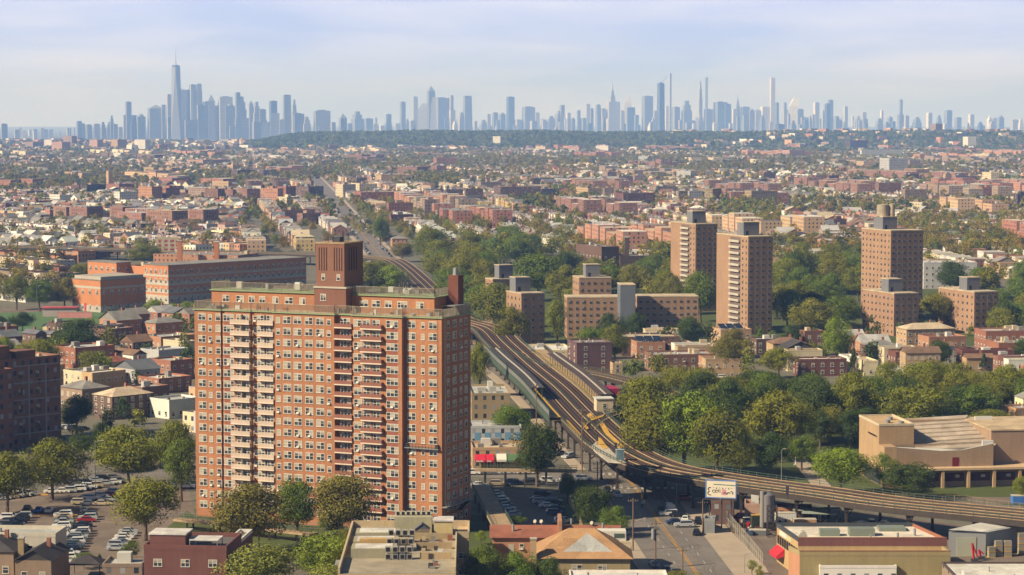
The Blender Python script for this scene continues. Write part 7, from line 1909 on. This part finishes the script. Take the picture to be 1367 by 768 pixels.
rowcars((102, 656), (158, 645), 8, 8, 'in the upper row behind the lot', G, cols=['white', 'silver', 'white', 'beige', 'white', 'silver', 'white', 'grey'])
rowcars((-4, 668), (38, 662), 6, 10, 'under the olive trees at left', G, cols=['silver', 'white', 'beige', 'white', 'white', 'silver'])
rowcars((100, 648), (150, 640), 5, 8, 'in the shaded back row of the lot', G, cols=['grey', 'black', 'silver', 'black'])
rowcars((172, 712), (156, 735), 7, 2, 'in the right-hand bays of the lot', G, cols=['silver', 'silver', 'white', 'white', 'grey'])
rowcars((196, 652), (250, 652), 6, 4, 'between the olive trees left of the slab', G, cols=['white', 'silver', 'red', 'white', 'white'])
G2 = 'cars in the small lot right of the slab'
rowcars((661, 662), (684, 690), 8, 8, 'along the walkway in the small lot', G2, kinds='sedan', cols=['silver', 'silver', 'white', 'black', 'black', 'silver', 'dark green', 'silver'], skip=0)
for px, py, c, k in ((724, 662, 'black', 'suv'), (718, 669, 'grey', 'sedan'), (723, 673, 'silver', 'suv'), (739, 673, 'dark green', 'suv'), (731, 678, 'white', 'sedan'), (742, 681, 'black', 'sedan'), (741, 688, 'dark blue', 'suv'), (752, 699, 'silver', 'suv')):
    x, y = P(px, py); car(x, y, math.radians(6 + R.uniform(-4, 4)), k, c, 'on the lawn side of the small lot', G2)
G3 = 'vehicles beside the works yard'
for px, py, c, k, yw in ((894, 684, 'white', 'van', 100), (893, 689, 'white', 'suv', 185), (884, 685, 'black', 'suv', 95), (905, 690, 'black', 'sedan', 5), (902, 700, 'dark blue', 'sedan', 10), (913, 704, 'silver', 'suv', 182), (915, 696, 'white', 'sedan', 80), (932, 699, 'black', 'suv', 85), (930, 714, 'black', 'sedan', 84), (948, 704, 'black', 'suv', 88), (914, 668, 'red', 'sedan', 10)):
    x, y = P(px, py); car(x, y, math.radians(yw), k, c, 'beside the road before the works yard', G3)
G4 = 'cars on the avenue'
for px, py, c, k, yw in ((811, 657, 'black', 'sedan', -83), (824, 664, 'silver', 'suv', -83), (873, 757, 'silver', 'sedan', 97), (834, 713, 'silver', 'sedan', 97), (890, 764, 'grey', 'sedan', 97)):
    x, y = P(px, py); car(x, y, math.radians(yw), k, c, 'driving on the road below the railway bend', G4)
N_ = normals(AVE)
for y in range(1560, 3000, 15):
    for off in (-7.2, 7.2, R.choice((-2, 2, -5, 5))):
        if R.random() < (.42 if abs(off) == 7.2 else .72): continue
        x = avex(y) + off; dr = 'parked' 
        o = car(x + R.uniform(-.3, .3), y + R.uniform(-3, 3), math.radians(96 + (0 if off < 0 else 180)), R.choice(('sedan', 'suv')), rcar(), 'driving along the far avenue', 'cars along the far avenue', parts=False)
rowcars((630, 634), (700, 633), 4, 4, 'before the yellow shopfront', 'cars on the shop street', cols=['white', 'grey', 'silver', 'white'])
rowcars((735, 604), (760, 612), 3, 50, 'in the shade under the railway', 'cars on the shop street')
rowcars((640, 650), (780, 642), 7, 4, 'in the dark street under the railway', 'cars on the shop street')
rowcars((1100, 560), (1180, 566), 4, 5, 'on the drive behind the park trees', 'cars near the park', cols=['white', 'silver'])
rowcars((74, 572), (110, 575), 4, 30, 'beside the fenced court at left', 'cars near the court', cols=['black', 'white', 'silver'])
rowcars((966, 506), (1000, 502), 3, 5, 'on the street above the park grove', 'cars near the park', cols=['white', 'silver', 'black'])
rowcars((684, 470), (696, 474), 3, 70, 'beside the white roofed warehouse', 'cars near the railway', cols=['silver', 'white'])
for px, py, c in ((1003, 700, 'white'), (988, 694, 'red'), (1150, 705, 'white'), (1163, 702, 'silver'), (1180, 704, 'white')):
    x, y = P(px, py); car(x, y, math.radians(R.uniform(0, 180)), 'suv', c, 'among the scrap of the works yard', 'vehicles in the works yard')

# ------------------------------------------------------------------ poles, fences, lamps
def pole(px, py, ytop, label, transformer=False, lamp=0, arms=1):
    x, y = P(px, py); h = zat(x, y, ytop); r = thing('utility_pole', label, 'utility pole', (x, y, 0), math.radians(8))
    mb = MB(); mb.tube((0, 0, 0), (0, 0, h), .2, .13, 8); sub(r, 'shaft', mb, ['wood'])
    for i in range(arms): mb = MB(); mb.box(-1.2, -.06, h - .8 - i * 1.1, 1.2, .06, h - .65 - i * 1.1); sub(r, 'crossarm', mb, ['wood'])
    mb = MB()
    for xx in (-1.1, -.5, .5, 1.1): mb.tube((xx, 0, h - .65), (xx, 0, h - .4), .06)
    sub(r, 'insulator', mb, ['conc'])
    if transformer: mb = MB(); mb.cyl(-.55, 0, h * .62, h * .62 + 2.3, .42, .42, 12); mb.box(-.5, -.1, h * .6, 0, .1, h * .64); sub(r, 'transformer', mb, ['grey'])
    if lamp: mb = MB(); mb.tube((0, 0, h * .55), (lamp, 0, h * .62), .06); mb.box(min(lamp, lamp + .5 * (1 if lamp > 0 else -1)), -.15, h * .61, max(lamp, lamp + .5 * (1 if lamp > 0 else -1)), .15, h * .61 + .16); sub(r, 'lamp_arm', mb, ['conc'])
    return (x, y, h)
pa = pole(845, 736, 665, 'wooden utility pole with street lamp arm on the near left kerb', lamp=2.6)
pb = pole(875, 760, 695, 'utility pole carrying a grey transformer beside the road', True, arms=1)
pc = pole(911, 775, 731, 'leaning ivy-wrapped utility pole on the bottom edge', arms=1)
pd = pole(797.5, 664, 616, 'tall pole with three arms beside the railway bend', arms=3)
pe = pole(818, 690, 640, 'thin utility pole by the dark road tree')
pf = pole(346, 745, 683, 'bare wooden pole between the trees below the brick slab', arms=0)
pg = pole(777, 632, 545, 'tall pole standing against the viaduct left side', arms=2)
ph = pole(716, 605, 512, 'tall thin pole rising before the left platform windscreen', arms=1)
pi = pole(938, 712, 668, 'dark pole before the works yard kiosk', arms=0)
wires = thing('overhead_wires', 'thin black overhead wires strung between the roadside poles', 'wires', (0, 0, 0))
for (a, b) in ((pa, pb), (pb, pc), (pd, pe), (pe, pa), (pg, pd)):
    for off in (-1.0, 0.0, 1.0):
        mb = MB(); pr = None
        for i in range(9):
            f = i / 8; sag = 1.2 * 4 * f * (1 - f); p = (a[0] + (b[0] - a[0]) * f + off, a[1] + (b[1] - a[1]) * f, a[2] + (b[2] - a[2]) * f - .5 - sag)
            if pr: mb.tube(pr, p, .03, n=4)
            pr = p
        sub(wires, 'wire', mb, ['rubber'])
def lamp(px, py, yt, label, arm=2.0):
    x, y = P(px, py); h = zat(x, y, yt); r = thing('street_lamp', label, 'street lamp', (x, y, 0), 0)
    mb = MB(); mb.tube((0, 0, 0), (0, 0, h), .12, .07); sub(r, 'shaft', mb, ['grey']); mb = MB(); mb.tube((0, 0, h), (arm, 0, h + .35), .06); sub(r, 'arm', mb, ['grey']); mb = MB(); mb.box(arm - .1, -.15, h + .25, arm + .7, .15, h + .42); sub(r, 'lamp_head', mb, ['conc'])
for a in ((994, 765, 741, 'short grey lamp on the apron kerb', .8), (128, 668, 590, 'street lamp rising between the olive trees behind the lot', 1.6), (194, 722, 694, 'pale lamp post at the right edge of the parking lot', 1.0), (657, 706, 672, 'lamp post beside the small lot walkway', .8), (1199, 452, 432, 'lamp post before the left low park block', 1.5),
          (50, 446, 378, 'lamp post left of the playing field'), (903, 674, 644, 'yellow-lit lamp post under the railway bend', .1), (1043, 655, 601, 'dark lamp post in the park left of the flagpoles', .5), (1141, 500, 455, 'lamp post among the row houses', 1.2), (136, 600, 548, 'lamp post by the fenced court')): lamp(*a)
for k, (px, py, yt) in enumerate(((1062, 621, 574), (1076, 620, 574))):
    x, y = P(px, py); h = zat(x, y, yt); r = thing('flagpole', ['white flagpole flying a red and white striped flag in the park', 'bare white flagpole right of the flag in the park'][k], 'flagpole', (x, y, 0))
    mb = MB(); mb.tube((0, 0, 0), (0, 0, h), .13, .08); sub(r, 'shaft', mb, ['frame']); mb = MB(); mb.box(-.5, -.5, 0, .5, .5, .3); sub(r, 'base', mb, ['conc'])
    if k == 0:
        mb = MB()
        for i in range(7): mb.box(.1, -.03, h - 3.2 + i * .34, .95, .03, h - 3.2 + i * .34 + .33, i % 2)
        mb.box(.08, -.05, h - 1.5, .5, .05, h - .8, 2); sub(r, 'flag', mb, ['red', 'frame', 'carg'])
x, y = P(857, 678)
r = thing('traffic_signal', 'traffic signal on a wooden post at the striped island under the railway', 'traffic light', (x, y, 0)); mb = MB(); mb.tube((0, 0, 0), (0, 0, 4.6), .16); sub(r, 'shaft', mb, ['wood']); mb = MB(); mb.box(-.25, -.3, 2.4, .25, -.1, 3.6); sub(r, 'signal_head', mb, ['yellow']); mb = MB(); mb.box(-.1, -.42, 1.2, .7, -.32, 2.0); sub(r, 'sign_plate', mb, ['conc']); mb = MB(); mb.box(-.3, -.3, 0, .3, .3, .9); sub(r, 'base', mb, ['dgrey'])
def fence(label, pxs, h=2.2, step=3.0, m='grey', mesh=.45):
    pts = [P(*p) for p in pxs]; r = thing('fence', label, 'fence', (pts[0][0], pts[0][1], 0)); ox, oy = pts[0]; n = 0
    mp_ = MB(); rest = MB()
    for (a, b) in zip(pts[:-1], pts[1:]):
        a = (a[0] - ox, a[1] - oy); b = (b[0] - ox, b[1] - oy); l = math.hypot(b[0] - a[0], b[1] - a[1]); k = max(1, int(l / step))
        for i in range(k + 1):
            f = i / k; q = (a[0] + (b[0] - a[0]) * f, a[1] + (b[1] - a[1]) * f)
            if n < 90: mb = MB(); mb.tube((*q, 0), (*q, h), .06, n=6); sub(r, 'post', mb, [m]); n += 1
        for zz in (.1, h * .5, h - .05): mp_.tube((*a, zz), (*b, zz), .03, n=4)
        kk = int(l / mesh)
        for i in range(kk): f = i / kk; q = (a[0] + (b[0] - a[0]) * f, a[1] + (b[1] - a[1]) * f); mp_.tube((*q, .1), (*q, h), .016, n=3)
    sub(r, 'mesh_panel', mp_, [m])
fence('tall silver chain fence along the works yard and apron', [(962, 692), (975, 706), (1000, 735), (1018, 758)], 3.4, 2.6, 'conc', .5)
fence('dark chain fence along the shaded street above the small lot', [(640, 652), (745, 652), (748, 662)], 2.6)
fence('pale chain fence climbing the lawn left of the road', [(746, 655), (757, 668), (770, 690), (778, 712)], 2.2, 3, 'tan')
fence('railing fence between parking lot and lawn', [(196, 690), (262, 694)], 1.6)
fence('low rail fence before the foot of the brick slab', [(262, 700), (350, 706), (480, 706)], 1.6, 3, 'grey', .4)
fence('chain fence around the playing field', [(-20, 415), (60, 414), (150, 420)], 3.5, 8)
fence('fence along the street behind the olive trees', [(60, 640), (130, 632), (230, 624)], 2.0)
fence('fence of the court beside the dark tree', [(76, 590), (140, 592), (150, 578)], 3.0)
fence('chain fence below the railway at right', [(1180, 668), (1290, 672), (1420, 690)], 2.0, 3, 'tan')
# raised walkway beside the brick slab
def walkway(label, a, b, z, w_):
    (x0, y0), (x1, y1) = P(*a, z), P(*b, z); r = thing('raised_walkway', label, 'walkway', (x0, y0, 0)); dx, dy = x1 - x0, y1 - y0; l = math.hypot(dx, dy); n = (-dy / l * w_ / 2, dx / l * w_ / 2)
    mb = MB(); pl = [(n[0], n[1]), (-n[0], -n[1]), (dx - n[0], dy - n[1]), (dx + n[0], dy + n[1])]; mb.prism(pl, z - .5, z, bottom=True); sub(r, 'deck', mb, ['tan'])
    for s_ in (-1, 1):
        mb = MB()
        for zz in (z + .55, z + 1.1): mb.tube((s_ * n[0], s_ * n[1], zz), (dx + s_ * n[0], dy + s_ * n[1], zz), .05, n=4)
        k = int(l / 1.5)
        for i in range(k + 1): f = i / k; mb.tube((dx * f + s_ * n[0], dy * f + s_ * n[1], z), (dx * f + s_ * n[0], dy * f + s_ * n[1], z + 1.1), .04, n=4)
        sub(r, 'railing', mb, ['green'])
    for i in range(5):
        f = (i + .5) / 5
        for s_ in (-.8, .8): mb = MB(); mb.box(dx * f + s_ * n[0] - .2, dy * f + s_ * n[1] - .2, 0, dx * f + s_ * n[0] + .2, dy * f + s_ * n[1] + .2, z - .5); sub(r, 'support', mb, ['steel'])
walkway('raised grey walkway with green railing running down beside the small lot', (641, 647), (672, 705), 4.0, 4.6)
walkway('raised covered walkway crossing the dark street behind the small lot', (634, 626), (770, 628), 4.5, 3.0)
walkway('low terrace walkway before the left foot of the brick slab', (236, 692), (420, 712), 2.6, 3.0)
# yellow kerb of the lot
(x0, y0), (x1, y1) = P(8, 690), P(118, 688); r = thing('kerb_island', 'long yellow painted kerb dividing the parking lot', 'kerb', (x0, y0, 0)); mb = MB(); mb.prism([(0, 0), (x1 - x0, y1 - y0), (x1 - x0, y1 - y0 + .9), (0, .9)], 0, .16); sub(r, 'kerb', mb, ['yel'])
(x0, y0), (x1, y1) = P(52, 661), P(62, 663); r = thing('kerb_island', 'short yellow kerb end below the olive tree', 'kerb', (x0, y0, 0)); mb = MB(); mb.prism([(0, -1), (x1 - x0, -1), (x1 - x0, 1), (0, 1)], 0, .16); sub(r, 'kerb', mb, ['yel'])
a_, b_ = P(98, 694), P(80, 752); mb = MB(); mb.face([(a_[0] - .7, a_[1], .06), (b_[0] - .7, b_[1], .06), (b_[0] + .7, b_[1], .06), (a_[0] + .7, a_[1], .06)]); struct('lawn_strip', mb, ['lawn'])

# ------------------------------------------------------------------ labels that single out
ORD = ['first', 'second', 'third', 'fourth', 'fifth', 'sixth', 'seventh', 'eighth', 'ninth', 'tenth', 'eleventh', 'twelfth', 'thirteenth', 'fourteenth', 'fifteenth', 'sixteenth', 'seventeenth', 'eighteenth', 'nineteenth', 'twentieth'] + ['number %d' % i for i in range(21, 300)]
by = {}
for o in THINGS:
    if o.get('label'): by.setdefault((o['category'], o['label']), []).append(o)
for (cat, lab), lst in by.items():
    if len(lst) < 2: continue
    g = lst[0].get('group')
    def key(o):
        l = o.location; return proj(l.x, l.y, l.z)[0]
    lst.sort(key=key)
    for i, o in enumerate(lst):
        w_ = ' '.join(lab.split()[:12])
        if len(lst) == 2: o['label'] = w_ + (', left one' if i == 0 else ', right one')
        elif i == 0: o['label'] = w_ + ', leftmost'
        elif i == len(lst) - 1: o['label'] = w_ + ', rightmost'
        else: o['label'] = w_ + ', %s from left' % ORD[i]
print('things', len(THINGS), 'objects', len(bpy.data.objects))
CLOUD_A = (8.0, 9.8, 17.6, 1); SKY_TINT = (.97, .97, .97); CLOUD_COL = (12.6, 13.4, 18.6, 1); SKY_STR = .041
SUN_STR = 5.0; SUN_COL = (1.0, .88, .70); HAZE_COL = (.27, .48, 1.0, 1); HAZE_D = 7.4e-5; HAZE_G = 0.0; EXPO = 0.68
# ------------------------------------------------------------------ sky, sun, haze, camera
w = bpy.data.worlds.new('World'); scn.world = w; w.use_nodes = True
nt = w.node_tree; N = nt.nodes; L = nt.links; N.clear()
out = N.new('ShaderNodeOutputWorld'); bg = N.new('ShaderNodeBackground'); L.new(bg.outputs[0], out.inputs[0])
SUNEL = 36.0; SUNH = Vector((-.905, -.41)).normalized()
sky = N.new('ShaderNodeTexSky'); sky.sky_type = 'NISHITA'; sky.sun_disc = False
sky.sun_elevation = math.radians(SUNEL); sky.sun_rotation = math.atan2(SUNH.x, SUNH.y)
sky.altitude = 100; sky.air_density = 1.0; sky.dust_density = .6; sky.ozone_density = 2.0
tc = N.new('ShaderNodeTexCoord')
mp = N.new('ShaderNodeMapping'); mp.inputs['Scale'].default_value = (8.0, 8.0, 58.0); mp.inputs['Rotation'].default_value = (0, 0.02, 0)
L.new(tc.outputs['Generated'], mp.inputs[0])
n1 = N.new('ShaderNodeTexNoise'); n1.inputs['Scale'].default_value = 1.0; n1.inputs['Detail'].default_value = 7; n1.inputs['Roughness'].default_value = .55
n1.inputs['Distortion'].default_value = .2
L.new(mp.outputs[0], n1.inputs['Vector'])
rp = N.new('ShaderNodeValToRGB'); L.new(n1.outputs['Fac'], rp.inputs[0])
rp.color_ramp.elements[0].position = .38; rp.color_ramp.elements[0].color = (0, 0, 0, 1)
rp.color_ramp.elements[1].position = .68; rp.color_ramp.elements[1].color = (1, 1, 1, 1)
cm = N.new('ShaderNodeMix'); cm.data_type = 'RGBA'; L.new(rp.outputs[0], cm.inputs[0]); cm.inputs[6].default_value = CLOUD_A; cm.inputs[7].default_value = CLOUD_COL
tn = N.new('ShaderNodeVectorMath'); tn.operation = 'MULTIPLY'; L.new(sky.outputs[0], tn.inputs[0]); tn.inputs[1].default_value = SKY_TINT
sx = N.new('ShaderNodeSeparateXYZ'); L.new(tc.outputs['Generated'], sx.inputs[0])
mr = N.new('ShaderNodeMapRange'); L.new(sx.outputs[2], mr.inputs[0]); mr.inputs[1].default_value = .06; mr.inputs[2].default_value = .11; mr.inputs[3].default_value = 1; mr.inputs[4].default_value = 0
mx = N.new('ShaderNodeMix'); mx.data_type = 'RGBA'; L.new(mr.outputs[0], mx.inputs[0]); L.new(tn.outputs[0], mx.inputs[6]); L.new(cm.outputs[2], mx.inputs[7])
L.new(mx.outputs[2], bg.inputs['Color']); bg.inputs['Strength'].default_value = SKY_STR
sun = bpy.data.lights.new('sun', 'SUN'); sun.energy = SUN_STR; sun.angle = math.radians(.5); sun.color = SUN_COL
so = bpy.data.objects.new('sun', sun); COL.objects.link(so)
sd = Vector((SUNH.x * math.cos(math.radians(SUNEL)), SUNH.y * math.cos(math.radians(SUNEL)), math.sin(math.radians(SUNEL))))
so.rotation_euler = sd.to_track_quat('Z', 'Y').to_euler(); so.location = (0, 0, 300)
# haze: one closed box of even air
hb = MB(); hb.box(-17500, -1200, -53.5, 17500, 43000, 640)
hm = bpy.data.materials.new('haze_air'); hm.use_nodes = True; hn = hm.node_tree; hn.nodes.clear()
ho = hn.nodes.new('ShaderNodeOutputMaterial'); pv = hn.nodes.new('ShaderNodeVolumePrincipled')
pv.inputs['Color'].default_value = HAZE_COL; pv.inputs['Absorption Color'].default_value = (.80, .73, 1, 1); pv.inputs['Density'].default_value = HAZE_D; pv.inputs['Anisotropy'].default_value = HAZE_G
hn.links.new(pv.outputs[0], ho.inputs['Volume'])
hz = hb.build('haze', [hm]); hz['kind'] = 'stuff'; hz['label'] = 'pale blue summer haze over the whole city'
cam = bpy.data.cameras.new('camera'); cam.sensor_width = 36; cam.lens = F / 1367 * 36; cam.clip_end = 90000; cam.clip_start = 1
co = bpy.data.objects.new('camera', cam); COL.objects.link(co); co.location = (0, 0, CH); co.rotation_euler = (math.pi / 2 - TILT, 0, 0)
scn.camera = co
scn.view_settings.view_transform = 'Standard'; scn.view_settings.look = 'None'; scn.view_settings.exposure = EXPO; scn.view_settings.gamma = 1
scn.view_settings.use_curve_mapping = False
scn.render.film_transparent = False
cy = scn.cycles
cy.use_denoising = True
try: cy.denoiser = 'OPENIMAGEDENOISE'; cy.denoising_input_passes = 'RGB_ALBEDO_NORMAL'
except Exception: pass
cy.max_bounces = 4; cy.diffuse_bounces = 2; cy.glossy_bounces = 2; cy.transmission_bounces = 2; cy.volume_bounces = 2; cy.transparent_max_bounces = 4
cy.use_adaptive_sampling = True; cy.adaptive_threshold = .015
